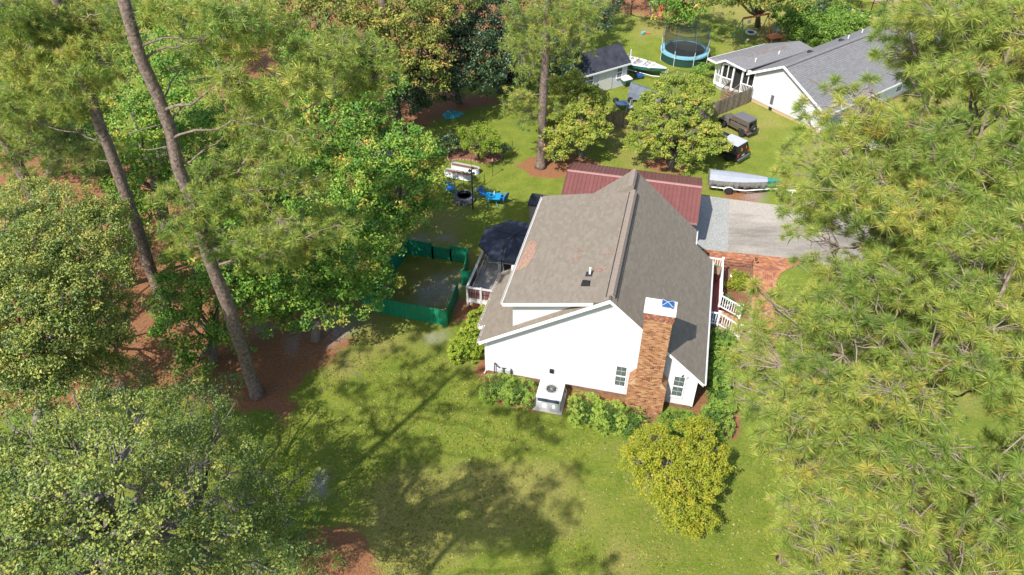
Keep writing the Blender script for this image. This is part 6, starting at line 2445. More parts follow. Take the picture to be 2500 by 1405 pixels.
def pine(label, base, top, lean, clumps, seed, mat='needles', r0=0.30, r1=0.12, tufts=13, L=0.33, nneedle=48, w=0.021, group='tall pines', cones=0, kink=0.004, bare=0, dead=0, flat=.5):
    """clumps: [(centre, radius)]; trunk from base to top (height), lean = offset of the top"""
    rng = random.Random(seed)
    base = Vector(base)
    t = thing('pine_tree', label, 'tree', base, 0, group)
    o3 = tuple(base)
    pts, rr = [], []
    n = 14
    for i in range(n + 1):
        f = i / n
        p = base + Vector((lean[0] * f, lean[1] * f, top * f))
        if i:
            p += Vector((rng.uniform(-1, 1), rng.uniform(-1, 1), 0)) * top * kink
        pts.append(p)
        rr.append((r0 * (1.35 if i == 0 else 1)) * (1 - f) + r1 * f)
    pts.insert(1, pts[0].lerp(pts[1], .25))
    rr.insert(1, r0 * 1.02)
    MB().tube(pts, rr, 12).build('trunk', M['bark'], t, o3, smooth=True)

    def on_trunk(z):
        f = max(0.02, min(.98, (z - base.z) / top))
        return base + Vector((lean[0] * f, lean[1] * f, top * f))
    pos, dr, tn = [], [], []
    tw = MB()
    cn = MB()
    # main limbs serve neighbouring clumps; slender branches leave them for each clump
    left = [(Vector(c), R) for c, R in clumps]
    fam = []
    while left:
        c0 = left.pop(rng.randrange(len(left)))
        near = sorted(left, key=lambda q: (q[0] - c0[0]).length)[:6]
        near = [q for q in near if (q[0] - c0[0]).length < 2.6]
        for q in near:
            left.remove(q)
        fam.append([c0] + near)
    order = []
    for fm in fam:
        mean = sum((q[0] for q in fm), Vector()) / len(fm)
        hd = math.hypot(mean.x - base.x, mean.y - base.y)
        s = on_trunk(mean.z - hd * rng.uniform(.1, .4) - .4)
        mb = MB()
        e_ = s.lerp(mean, .85) - Vector((0, 0, .15))
        pm = limb(mb, s, e_, min(.06 if 'outside' in label else .075, .022 + .008 * hd), .014, rng, .04, 7, .12)
        mb.build('branch', M['bark'], t, o3, smooth=True)
        for c, R in fm:
            order.append((c, R, pm))
    for ci, (c, R, pm) in enumerate(order):
        s = min(pm, key=lambda q: (q - c).length)
        s = pm[max(1, pm.index(s) - 1)]
        p5 = limb(tw, s, c, .020, .010, rng, .03, 4, .15, 4)
        ctint = min(.74, rng.gauss(.50, .13))
        k = max(3, int(tufts * 2.3 * R * R))
        for j in range(k):
            q = Vector((rng.gauss(0, .5), rng.gauss(0, .5), rng.gauss(0, .5)))
            if q.length > 1.1:
                q *= 1.1 / q.length
            q = Vector((q.x * R, q.y * R, q.z * R * flat))
            e = c + q
            out = (e - s)
            out.z = abs(out.z) * .2
            out = out.normalized() if out.length > .01 else Vector((0, 0, 1))
            d = (out * .5 + q.normalized() * .4 + Vector((0, 0, .9))).normalized()
            pos.append(tuple(e))
            dr.append(tuple(d))
            tn.append(min(.86, ctint + rng.gauss(0, .11)))
            if rng.random() < .75:
                limb(tw, p5[-2].lerp(c, rng.random()), e, .012, .007, rng, 0, 1, .15, 3)
            if rng.random() < cones:
                cn.tube([e - d * .05, e - d * .02 + Vector((.03, 0, -.06)), e + Vector((.05, 0, -.14))], [.02, .05, .012], 6)
        for j in range(dead):
            if rng.random() < .6:
                a = s.lerp(c, rng.uniform(.35, 1.0))
                b = a + Vector((rng.uniform(-1, 1), rng.uniform(-1, 1), rng.uniform(-.3, .7))) * rng.uniform(.4, .9)
                limb(tw, a, b, .016, .006, rng, 0, 3, .25, 4)
                b2 = a.lerp(b, .6) + Vector((rng.uniform(-1, 1), rng.uniform(-1, 1), rng.uniform(-.3, .5))) * .3
                limb(tw, a.lerp(b, .5), b2, .010, .005, rng, 0, 2, .25, 4)
    if tw.v:
        tw.build('twigs', M['twig'], t, o3)['kind'] = 'stuff'
    if cn.v:
        cn.build('cones', M['cone'], t, o3)['kind'] = 'stuff'
    tuft_part('needle_tufts', t, pos, dr, mat, seed, L, nneedle, w, tn, o3)
    for j in range(bare):
        z = base.z + top * rng.uniform(.35, .75)
        a = on_trunk(z)
        an = rng.uniform(0, 6.28)
        mb = MB()
        ln = rng.uniform(.5, 1.6)
        limb(mb, a, a + Vector((math.cos(an) * ln, math.sin(an) * ln, ln * rng.uniform(-.1, .5))), .035, .012, rng, 0, 3, .1)
        mb.build('dead_limb', M['twig'], t, o3, smooth=True)
    return t


def cl(lst, base, depth_jit=1.6, seed=0):
    """clumps given by photo position, hung at the tree's own depth (± a branch length)"""
    rng = random.Random(seed)
    out = []
    for q in lst:
        px, py, rp = q[:3]
        dy = q[3] if len(q) > 3 else rng.uniform(-depth_jit, depth_jit)
        p = at_y(px, py, base[1] + dy)
        d = (Vector(p) - Vector((0, 0, CAM_H))).length
        out.append((tuple(p), rp * d / 1850.0))
    return out


# ---- tall pines on the left
B2_ = at(628, 965)
c2_ = [(560, 510, 40), (560, 590, 45), (620, 590, 60), (690, 560, 60), (740, 590, 60), (790, 545, 45), (840, 545, 40), (520, 600, 50), (600, 640, 40), (640, 540, 50), (700, 620, 45), (660, 640, 40), (830, 580, 26), (800, 590, 28),
       (470, 450, 70), (540, 420, 80), (620, 400, 70), (700, 430, 60), (770, 450, 40), (650, 350, 70), (730, 340, 60), (430, 560, 50), (480, 520, 60), (520, 480, 60), (600, 470, 60), (450, 600, 40), (420, 480, 50),
       (820, 110, 70, 6.0), (880, 130, 70, 6.0), (930, 180, 50, 6.0), (900, 210, 50, 6.0), (740, 120, 60), (760, 200, 60), (690, 200, 70), (620, 230, 80), (560, 200, 70), (850, 200, 60, 6.0), (830, 150, 60, 6.0), (790, 150, 60), (910, 150, 45, 6.0), (660, 290, 60), (580, 300, 60),
       (560, 40, 80), (620, 90, 60), (520, 90, 60), (590, 110, 50), (460, 40, 60), (640, 30, 50), (520, 20, 60), (600, 60, 60), (470, 120, 50), (690, 60, 50), (400, 20, 50)]
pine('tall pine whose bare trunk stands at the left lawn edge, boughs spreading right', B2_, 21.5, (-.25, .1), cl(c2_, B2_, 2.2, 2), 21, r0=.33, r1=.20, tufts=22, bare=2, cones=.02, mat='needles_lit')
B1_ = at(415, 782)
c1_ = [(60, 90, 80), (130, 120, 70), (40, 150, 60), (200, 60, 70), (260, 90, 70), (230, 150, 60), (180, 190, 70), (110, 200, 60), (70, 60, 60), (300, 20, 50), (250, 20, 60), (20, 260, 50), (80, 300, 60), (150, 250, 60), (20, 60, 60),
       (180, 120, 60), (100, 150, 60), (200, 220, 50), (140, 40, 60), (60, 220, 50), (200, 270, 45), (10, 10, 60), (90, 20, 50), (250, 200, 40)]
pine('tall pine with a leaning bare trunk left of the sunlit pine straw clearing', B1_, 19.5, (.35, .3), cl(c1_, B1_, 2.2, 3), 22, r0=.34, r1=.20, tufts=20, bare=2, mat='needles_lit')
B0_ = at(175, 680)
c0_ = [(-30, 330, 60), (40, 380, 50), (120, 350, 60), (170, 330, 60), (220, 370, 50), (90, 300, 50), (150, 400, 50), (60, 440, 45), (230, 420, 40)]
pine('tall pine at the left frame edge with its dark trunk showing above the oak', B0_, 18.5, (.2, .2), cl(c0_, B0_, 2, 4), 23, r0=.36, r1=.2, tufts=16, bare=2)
B3_ = at(975, 322)
c3_ = [(980, 180, 40), (1010, 225, 38), (1040, 240, 36), (960, 120, 40), (1000, 150, 40), (940, 160, 35), (1060, 215, 25), (1030, 190, 30), (985, 60, 40), (950, 40, 40), (1020, 90, 40)]
pine('mid distance pine with a straight bare trunk beside the teal tarpaulin', B3_, 14, (-.3, 0), cl(c3_, B3_, 1.5, 5), 24, r0=.36, r1=.2, tufts=9, L=.36, w=.024, nneedle=34, bare=2)
B4_ = at(1320, 408)
c4_ = [(1290, 60, 50), (1270, 100, 45), (1380, 30, 60), (1420, 60, 50), (1330, 90, 36), (1300, 150, 40), (1270, 130, 45), (1400, 110, 50), (1450, 20, 40), (1280, 262, 40), (1262, 235, 34), (1300, 290, 34), (1360, 265, 26), (1250, 20, 30), (1350, 10, 40),
       (1310, 20, 40), (1380, 80, 45), (1290, 190, 30), (1350, 120, 35), (1410, 20, 45), (1265, 60, 35), (1290, 240, 36), (1330, 60, 40), (1240, 260, 26), (1275, 300, 26)]
pine('tall pine with a long straight grey trunk behind the maroon garage', B4_, 13.5, (.15, 0), cl(c4_, B4_, 1.4, 6), 25, mat='needles_lit', r0=.36, r1=.22, tufts=12, L=.38, w=.022, nneedle=36, bare=2, flat=.8)

# ---- the big pines in the right foreground
rp = [(2140, 90), (2180, 20), (2260, -60), (2600, -60), (2600, 1500), (1905, 1500), (1890, 1405), (1885, 1290), (1925, 1180), (1850, 1090), (1812, 985), (1798, 900), (1782, 830), (1815, 790), (1850, 745), (1990, 715),
      (1975, 640), (1960, 570), (1915, 480), (1905, 425), (1975, 350), (2010, 300), (1950, 275), (1985, 215), (2110, 215), (2115, 180), (2150, 150)]


def inpoly(x, y, P):
    c = False
    for i in range(len(P)):
        x0, y0 = P[i]
        x1, y1 = P[i - 1]
        if (y0 > y) != (y1 > y) and x < (x1 - x0) * (y - y0) / (y1 - y0) + x0:
            c = not c
    return c


def pine_dist(px, py):
    # crowns are nearer low in the frame, farther at the top edge and at the left fringe
    return 24.5 - 5.0 * min(1, max(0, (py) / 1100)) - 1.2 * (px - 1900) / 600


holes = [(2070, 858, 34), (1890, 885, 14), (2390, 1010, 48), (2440, 1050, 40), (2280, 1250, 34), (1880, 1110, 34), (2260, 1290, 26), (2030, 1290, 26), (2400, 300, 20), (2210, 210, 24), (2080, 590, 26), (2440, 320, 22), (2000, 310, 20)]
rr_ = random.Random(77)
allc = []
y = -40
while y < 1480:
    x = 1780 + rr_.uniform(-30, 30)
    while x < 2580:
        qx, qy = x + rr_.uniform(-26, 26), y + rr_.uniform(-26, 26)
        rpx = 66
        ok = all(inpoly(qx + dx * rpx * .62, qy + dy * rpx * .62, rp) for dx, dy in ((0, 0), (1, 0), (-1, 0), (0, 1), (0, -1)))
        if ok and all(math.hypot(qx - a, qy - b) > c + 46 for a, b, c in holes) and rr_.random() < .93:
            d = pine_dist(qx, qy) + rr_.uniform(-1.6, 1.6)
            allc.append((at_d(qx, qy, d), (rpx + rr_.uniform(-8, 14)) * d / 1850))
        if ok and rr_.random() < .82 and all(math.hypot(qx - a, qy - b) > c + 30 for a, b, c in holes):
            d = pine_dist(qx, qy) + rr_.uniform(2.0, 4.5)
            allc.append((at_d(qx + rr_.uniform(-20, 20), qy + rr_.uniform(-20, 20), d), (rpx - 6) * d / 1850))
        x += 66
    y += 56
# fringe sprays named one by one
for (px, py, r) in [(1845, 850, 44), (1885, 815, 44), (1835, 905, 44), (1880, 945, 46), (1850, 1000, 42), (1905, 1045, 46), (1925, 880, 46), (1930, 960, 44), (1960, 780, 46), (1915, 770, 40), (1990, 850, 44), (1975, 920, 46), (2015, 800, 44), (1870, 1090, 36), (1960, 1010, 44), (1850, 800, 34), (1940, 830, 44), (1900, 1000, 44), (1990, 1080, 44), (1900, 730, 30), (1950, 1150, 40), (1935, 1330, 40), (1960, 1400, 44), (1930, 1270, 34),
                    (1950, 250, 16), (1962, 285, 18), (1948, 262, 10), (1990, 280, 24), (1930, 335, 20), (1925, 365, 24), (1900, 420, 30), (1935, 400, 24), (1895, 455, 22), (2025, 215, 26), (2040, 190, 20), (2060, 215, 22), (2090, 215, 20), (2120, 195, 22), (2150, 60, 26), (2145, 90, 22), (2175, 50, 30), (2160, 130, 26), (2185, 95, 26),
                    (1935, 560, 26), (1920, 575, 18), (1960, 545, 24), (1990, 570, 22), (1950, 640, 20), (1985, 625, 28), (1985, 660, 28), (1845, 705, 14), (1842, 690, 10), (1850, 755, 28), (1880, 740, 24), (1820, 760, 24), (1800, 800, 26), (1790, 850, 24), (1785, 900, 26), (1800, 940, 30), (1830, 1000, 28), (1795, 975, 24),
                    (1900, 1120, 26), (1930, 1190, 30), (1945, 1230, 30), (1895, 1290, 24), (1900, 1350, 30), (1880, 1395, 26), (1960, 1100, 30), (1860, 1060, 30), (1990, 500, 26), (2010, 530, 26), (1905, 510, 20)]:
    d = pine_dist(px, py) + rr_.uniform(-.8, .8)
    allc.append((at_d(px, py, d), r * d / 1850))
stems = [(at_d(2420, 760, 19.5), 'pine in the right foreground with a pale forked limb showing through its crown'),
         (at_d(2420, 230, 23.0), 'pine at the top right whose boughs hang over the grey neighbouring roof'),
         (at_d(2330, 480, 22.5), 'pine reaching over the gravel driveway and the covered boat'),
         (at_d(2230, 960, 20.5), 'pine nearest the front steps, its needles over the side hedge'),
         (at_d(2330, 1340, 19.0), 'lowest foreground pine, at the bottom right beside the open lawn'),
         (at_d(2470, 1300, 18.0), 'pine in the far bottom right corner of the frame')]
groups = [[] for _ in stems]
for c, R in allc:
    k = min(range(len(stems)), key=lambda i: math.hypot(c.x - stems[i][0].x, c.y - stems[i][0].y) + rr_.uniform(0, .8))
    groups[k].append((tuple(c), R))
for i, (s, lab) in enumerate(stems):
    zt = max([c[2] for c, R in groups[i]] + [15]) - .5
    pine(lab, (s.x + .4, s.y + 1.0, 0), zt, (-.4, -.9), groups[i], 40 + i, mat='needles_lit', r0=.26, r1=.025, tufts=20, L=.27, nneedle=98, w=.0085, group='foreground pines on the right', cones=.05, dead=3, kink=.006)


# ---- pines standing left of and below the frame; the photograph shows their broken shade on the lawn
SH = [(760, 970), (840, 890), (900, 1010), (990, 950), (1100, 990), (1230, 1010), (1310, 1010), (1350, 1080), (1390, 1160), (1310, 1230), (960, 1130),
      (870, 1100), (800, 1090), (1340, 1300), (1030, 1230), (930, 1230), (1330, 1390), (1400, 1250), (1420, 1370), (880, 1330), (1060, 900), (960, 860), (1140, 930), (780, 1200), (1280, 1110),
      (760, 850), (900, 850), (1010, 830), (1080, 860), (830, 940), (880, 960), (1060, 960), (1140, 900), (760, 1060), (930, 1060), (1180, 960), (1000, 900), (940, 810), (1280, 1020), (1330, 1060),
      (1480, 1395), (1380, 1010), (1360, 1190), (1310, 1340)]
shc = [[], []]
r5 = random.Random(31)
for i, (px, py) in enumerate(SH):
    z = r5.uniform(19.5, 23.5)
    g = at(px + r5.uniform(-15, 15), py + r5.uniform(-15, 15))
    q = (g.x - math.sin(SUN_AZ) * z / math.tan(SUN_EL), g.y - math.cos(SUN_AZ) * z / math.tan(SUN_EL), z)
    def _px(q):
        d = q[1] * CP + (CAM_H - q[2]) * SP
        return (1250 + F * q[0] / d, 702.5 - F * (q[1] * SP - (CAM_H - q[2]) * CP) / d) if d > .5 else (-999, -999)
    while z < 27.5:
        X, Y = _px(q)
        if not (-170 < X < 2600 and -100 < Y < 1560):
            break
        z += .5
        q = (g.x - math.sin(SUN_AZ) * z / math.tan(SUN_EL), g.y - math.cos(SUN_AZ) * z / math.tan(SUN_EL), z)
    X, Y = _px(q)
    if -170 < X < 2600 and -100 < Y < 1560:
        continue
    shc[0 if q[1] > 6.5 else 1].append((q, r5.uniform(.55, .85)))
for i, lab in enumerate(('tall pine standing just outside the left edge of the frame', 'tall pine standing just outside the bottom left corner of the frame')):
    mx_ = sum(q[0][0] for q in shc[i]) / len(shc[i])
    my_ = sum(q[0][1] for q in shc[i]) / len(shc[i])
    pine(lab, (min(mx_, -13), my_, 0), 25, (0, 0), shc[i], 60 + i, mat='needles', r0=.3, r1=.1, tufts=15, L=.30, nneedle=40, w=.022)

# ---- broadleaf trees
def lb(lst, zdef=5):
    out = []
    for q in lst:
        px, py, z, R = q
        out.append((at(px, py, z), R))
    return out


WOODS = 'trees of the woodland edge on the left'
broadleaf('sweetgum_tree', 'lower front sweetgum with fresh green leaves between two bare pine trunks', at(520, 880), lb([(470, 650, 5.2, 1.7), (540, 720, 4.8, 1.8), (460, 790, 3.2, 1.7), (500, 860, 1.8, 1.3), (590, 790, 3.6, 1.5), (430, 720, 4.2, 1.4), (560, 640, 6, 1.6), (620, 700, 4.6, 1.5), (480, 890, .9, .9)]), 'lf_gum', .17, 2.7, 40, .42, 101, WOODS, base_tint=.42)
broadleaf('sweetgum_tree', 'broad sweetgum behind the green fence corner with many bright leaf clumps', at(770, 830), lb([(680, 640, 5, 2.0), (760, 690, 4.6, 2.0), (850, 650, 5, 2.0), (900, 600, 5.5, 1.8), (720, 570, 6, 2.0), (820, 560, 6.5, 2.0), (915, 700, 3.8, 1.4), (700, 735, 3.2, 1.4), (640, 690, 4.2, 1.5), (790, 740, 3.6, 1.5), (870, 730, 3.2, 1.3), (710, 790, 2, .9)]), 'lf_gum', .17, 2.7, 40, .42, 102, WOODS, base_tint=.5)
broadleaf('sweetgum_tree', 'yellowing sweetgum right beside the corrugated beds and blue chair', at(960, 590), lb([(930, 400, 6.4, 1.9), (1000, 375, 6.6, 1.6), (950, 480, 5.8, 2.0), (1030, 440, 5.4, 1.3), (900, 520, 5.2, 1.8), (1000, 530, 4.2, 1.4), (1040, 370, 5.4, 1.1), (890, 450, 6.5, 1.7), (940, 560, 4.6, 1.4), (1030, 500, 4.4, 1.1), (990, 330, 6.2, 1.0)]), 'lf_gum', .18, 2.6, 38, .44, 103, WOODS, base_tint=.52)
broadleaf('sweetgum_tree', 'large green woodland tree in the middle of the left half under the pine boughs', at(640, 560), lb([(600, 300, 9, 2.4), (720, 270, 9, 2.4), (660, 380, 8, 2.4), (780, 350, 8, 2.3), (560, 400, 8, 2.3), (850, 420, 7, 2.2), (740, 470, 6, 2.2), (640, 500, 5.5, 2.0), (820, 300, 8, 2.0), (500, 340, 9, 2.2), (560, 510, 5, 1.8)]), 'lf_gum', .19, 2.0, 38, .5, 104, WOODS, base_tint=.45)
broadleaf('sweetgum_tree', 'green woodland tree seen between the two leaning pine trunks', at(400, 560), lb([(300, 200, 9, 2.2), (370, 260, 9, 2.2), (330, 330, 8, 2.2), (410, 380, 7, 2.2), (370, 460, 6, 1.9), (450, 300, 8.5, 2.2), (460, 180, 9.5, 2.2), (400, 120, 10, 2.0), (300, 420, 6, 1.6)]), 'lf_gum', .19, 2.0, 36, .5, 105, WOODS, base_tint=.5)
broadleaf('sweetgum_tree', 'dense green tree left of the mid distance pine trunk', at(880, 330), lb([(800, 240, 7, 2.2), (880, 280, 6, 2.2), (920, 210, 7, 2.0), (850, 170, 8, 2.2), (930, 330, 3.5, 1.4), (860, 330, 4, 1.8), (760, 150, 9, 2.2)]), 'lf_gum', .2, 1.8, 36, .5, 106, WOODS, base_tint=.35)
broadleaf('autumn_tree', 'golden autumn tree at the top centre beside the dark evergreens', at(1010, 260), lb([(900, 20, 9, 2.6), (1000, 50, 9, 2.6), (1030, 130, 7, 2.2), (960, 110, 8, 2.4), (1060, 20, 9, 2.4), (1040, 200, 5, 1.6), (880, 90, 9, 2.2), (1100, 0, 9, 2.2)]), 'lf_gold', .21, 1.7, 36, .52, 107, WOODS, base_tint=.42)
broadleaf('autumn_tree', 'olive and gold tree at the top edge behind the pine boughs', at(760, 200), lb([(720, 20, 10, 2.4), (800, 50, 10, 2.4), (660, 60, 10, 2.2), (840, 0, 10, 2.4), (600, 0, 10, 2.4), (740, 100, 9, 2.2)]), 'lf_gold', .2, 1.7, 34, .52, 108, WOODS, base_tint=.3)
for i, (b, L_, lab) in enumerate([((1120, 250), [(1100, 130, 5, 2.3), (1060, 180, 4.5, 2.0), (1130, 190, 4, 2.0), (1150, 100, 6, 2.3), (1090, 60, 7, 2.2), (1100, 225, 2, 1.2)], 'dark evergreen tree above the teal tarpaulin'),
                                  ((1220, 225), [(1200, 150, 4.5, 2.2), (1240, 110, 5, 2.0), (1180, 90, 6, 2.2), (1230, 190, 3, 1.7), (1200, 40, 7, 2.4), (1180, 200, 2.4, 1.5)], 'dark evergreen tree left of the long straight pine trunk'),
                                  ((1420, 150), [(1370, 160, 3, 1.7), (1372, 130, 4, 1.5), (1350, 110, 5, 1.8), (1385, 85, 4.5, 1.5), (1350, 190, 2, 1.2), (1455, 60, 3, 1.4), (1490, 10, 3, 1.5), (1440, 30, 4, 1.8)], 'dark evergreen tree overhanging the left end of the white shed'),
                                  ((1000, 250), [(1000, 250, 3, 1.3), (1030, 262, 2, 1.0), (985, 215, 4, 1.4)], 'small dark shrub behind the mid distance pine trunk')]):
    broadleaf('evergreen_tree', lab, at(*b), lb(L_), 'lf_dark', .2, 2.1, 40, .5, 110 + i, WOODS, base_tint=.45, spread=.15)
# background woodland at the very left and top
for i, (b, L_, mt, lab, bt_) in enumerate([
    ((120, 430), [(60, 330, 4, 2.2), (150, 300, 5, 2.2), (230, 320, 4, 2.0), (100, 220, 7, 2.2), (30, 220, 7, 2.2), (200, 400, 2.5, 1.6)], 'lf_gum', 'shaded green tree at the far left behind the pine boughs', .3),
    ((330, 120), [(300, 60, 6, 2.4), (380, 30, 7, 2.4), (240, 20, 8, 2.4), (330, -30, 8, 2.6), (420, -20, 8, 2.4), (180, -20, 9, 2.4)], 'lf_gold', 'yellow green tree at the top left edge behind two pine trunks', .3),
    ((560, 130), [(520, 60, 7, 2.4), (480, -10, 8, 2.4), (580, -30, 9, 2.6), (550, 130, 5, 2.2)], 'lf_gum', 'green tree at the top edge left of centre', .5),
    ((60, 120), [(0, 60, 6, 2.6), (80, 0, 7, 2.6), (-60, 100, 6, 2.6), (30, -40, 8, 2.6)], 'lf_gum', 'dim green tree in the top left corner', .3),
    ((1320, 60), [(1300, 20, 4, 2.2), (1340, 60, 3, 1.9), (1280, 90, 3, 1.8), (1380, -20, 6, 2.4), (1240, -20, 6, 2.4)], 'lf_dark', 'dark shrubby tree behind the crown of the straight grey pine', .5),
    ((1700, 20), [(1640, 25, 2, 1.8), (1660, 40, 1.5, 1.5), (1690, 5, 3, 2.0), (1625, 5, 3, 1.7), (1720, -20, 4, 2.2), (1670, 50, .8, 1.0)], 'lf_gum', 'pale green tree shading the red slide', .55),
    ((1850, 62), [(1775, -8, 5, 1.9), (1830, -14, 5, 2.0), (1880, -12, 5, 2.2), (1925, 8, 3, 1.5), (1850, -20, 7, 2.6), (1760, 0, 5, 1.9), (1930, -10, 6, 2.4)], 'lf_gold', 'broad olive gold tree behind the orange swing frame', .38),
    ((1500, -60), [(1450, -40, 4, 2.2), (1520, -70, 4, 2.4), (1600, -60, 4, 2.4), (1400, -60, 6, 2.4)], 'lf_dark', 'dark tree line beyond the top edge lawn', .6),
    ((2030, 0), [(2000, -20, 3, 2.2), (1980, 20, 2.5, 1.6), (2060, -40, 3, 2.2)], 'lf_dark', 'dark tree left of the black metal fence', .6),
]):
    broadleaf('woodland_tree', lab, at(*b), lb(L_), mt, .22, 1.6, 34, .55, 130 + i, 'background trees', base_tint=bt_)
broadleaf('bare_sapling', 'thin pale sapling trunk on the far lawn left of the slide', at(1540, 35), lb([(1535, -40, 5, 1.2), (1560, -60, 6, 1.3)]), 'lf_gum', .2, 1.2, 26, .5, 150, None, trunk_r=.09)
# ivy covered hedge mass at the top right
hc = [(1955, 75, 1.0, 1.6), (1990, 95, .8, 1.5), (2030, 80, 1.0, 1.6), (2070, 60, 1.0, 1.6), (2010, 55, 1.3, 1.7), (1960, 45, 1.6, 1.7), (2045, 40, 1.2, 1.6), (2100, 55, .7, 1.3), (1935, 60, 1.3, 1.4), (2000, 118, .3, 1.0), (1980, 70, 1.2, 1.5), (1930, 30, 2.4, 1.8)]
broadleaf('bramble_mass', 'sprawling bright green bramble mass between the swing frame and long grey roof', at(2000, 100), lb(hc), 'lf_hedge', .2, 3.2, 40, .42, 151, None, 'bush', spread=.12, base_tint=.42, limbs=False, trunk_r=.08)

# oaks on the left, near the camera
O1 = [(60, 500, 10, 1.5), (150, 520, 10.2, 1.5), (230, 560, 9.5, 1.4), (80, 600, 11, 1.5), (180, 625, 10.5, 1.5), (50, 700, 11.5, 1.4), (150, 730, 11, 1.4), (235, 690, 10, 1.3), (40, 800, 11, 1.3), (120, 830, 10.5, 1.3), (215, 800, 9.5, 1.25), (270, 620, 8.5, 1.1), (0, 560, 11, 1.5), (260, 760, 8, 1.0), (200, 870, 8.5, .9), (-40, 880, 10, 1.6), (-60, 740, 11, 1.8), (60, 880, 10, 1.1), (270, 520, 8.5, 1.0)]
O1 += [(60, 950, 9, 1.2), (150, 940, 8.5, 1.1), (240, 900, 7.5, 1.0), (100, 660, 11, 1.4), (20, 640, 11.5, 1.4), (290, 700, 7.5, .9), (280, 840, 7.5, .9)]
broadleaf('oak_tree', 'leafy oak with olive yellow leaves and pale bare twigs on the left edge', at(60, 1180), lb(O1), 'lf_oak', .105, 7.0, 46, .34, 160, 'near oaks on the left', trunk_r=.22, fork=.7, base_tint=.55, twigs=5, spread=.22, up=.7)
O2 = [(230, 1000, 13, 0.82), (330, 1020, 13, 0.82), (180, 1080, 14, 0.95), (80, 1120, 14, 1.03), (290, 1110, 15.5, 0.99), (400, 1110, 14, 0.86), (30, 1230, 15, 1.03), (140, 1220, 15.5, 0.95), (250, 1210, 16, 0.72), (450, 1180, 14.5, 0.86), (90, 1330, 15.5, 0.95), (320, 1330, 16, 0.72), (430, 1290, 15, 0.86), (520, 1330, 14.5, 0.82), (600, 1390, 14, 0.77), (480, 1400, 15, 0.86), (360, 1420, 16, 0.86), (230, 1440, 16, 0.95), (100, 1440, 15.5, 0.95), (-40, 1350, 15, 1.12), (-60, 1150, 14, 1.20)]
broadleaf('oak_tree', 'tall glossy leaved oak filling the bottom left corner', at(250, 1500), lb(O2), 'lf_oak', .085, 8.0, 35, .26, 161, 'near oaks on the left', fork=.75, base_tint=.52, twigs=6, spread=.20, up=.7, trunk_r=.30)
O3 = [(520, 1060, 6, 1.4), (580, 1150, 6, 1.4), (470, 1000, 5.5, 1.4), (620, 1230, 6.5, 1.2), (560, 1270, 7, 1.3), (660, 1330, 6.5, 1.2), (720, 1370, 6, 1.0), (640, 1400, 7, 1.2), (400, 960, 5, 1.3), (540, 950, 3.5, 1.0), (440, 1080, 7, 1.3), (300, 930, 4.5, 1.2)]
O3 += [(150, 1150, 7, 1.6), (260, 1250, 8, 1.6), (120, 1330, 8, 1.6), (350, 1350, 8, 1.5), (380, 1120, 7, 1.4), (30, 1050, 7, 1.6), (250, 1030, 7, 1.4), (20, 1250, 8, 1.6)]
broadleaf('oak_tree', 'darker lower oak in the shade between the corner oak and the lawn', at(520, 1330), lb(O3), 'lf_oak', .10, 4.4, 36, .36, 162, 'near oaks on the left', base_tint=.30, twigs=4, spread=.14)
O4 = [(690, 1190, 3.2, 1.0), (720, 1150, 2.8, .8), (650, 1140, 3.0, .9), (740, 1220, 2.6, .7), (660, 1220, 3.4, .8), (600, 1100, 2.6, .7)]
broadleaf('young_tree', 'young lime green tree at the edge of the shaded lawn', at(700, 1280), lb(O4), 'lf_hedge2', .09, 4.2, 34, .34, 163, None, base_tint=.35)
for i, (px, py, z, R, lab) in enumerate([(440, 950, .5, .8, 'low green shrub on the pine straw below the left pines'), (330, 985, .6, .9, 'low shrub at the left of the straw clearing near the oak'), (620, 1050, .4, .7, 'sparse low shrub near the base of the tall pine'), (740, 1300, .6, .8, 'dark low shrub at the corner of the lawn by the brown straw'), (770, 1385, .5, .9, 'dark low shrub at the bottom edge left of the lawn')]):
    broadleaf('low_shrub', lab, at(px, py), [(at(px, py, z), R), (at(px + 30, py - 15, z), R * .8), (at(px - 34, py + 10, z * .9), R * .8)], 'lf_hedge', .09, 3.2, 28, .3, 170 + i, 'low shrubs', 'bush', limbs=False, trunk_r=.04, base_tint=.3)

broadleaf('understory_tree', 'small shaded green tree between the leaning pine and the left oak', at(300, 700), lb([(290, 600, 5, 1.1), (310, 540, 5.5, 1.2), (345, 600, 4, .9), (330, 490, 6, 1.2), (285, 660, 3.5, .9), (260, 480, 6, 1.3), (370, 520, 5, 1.0)]), 'lf_gum', .16, 2.6, 38, .42, 175, WOODS, base_tint=.45)
broadleaf('understory_tree', 'shaded green tree at the foot of the left oak beside the straw clearing', at(200, 860), lb([(215, 760, 4, 1.2), (250, 830, 3, 1.0), (190, 840, 3.5, 1.2), (150, 900, 3, 1.3), (90, 960, 3, 1.4), (240, 900, 1.8, .8), (180, 650, 4.5, 1.4), (90, 560, 5, 1.6), (60, 700, 4.5, 1.6), (200, 540, 4.5, 1.3)]), 'lf_gum', .15, 2.4, 38, .42, 176, WOODS, base_tint=.25)
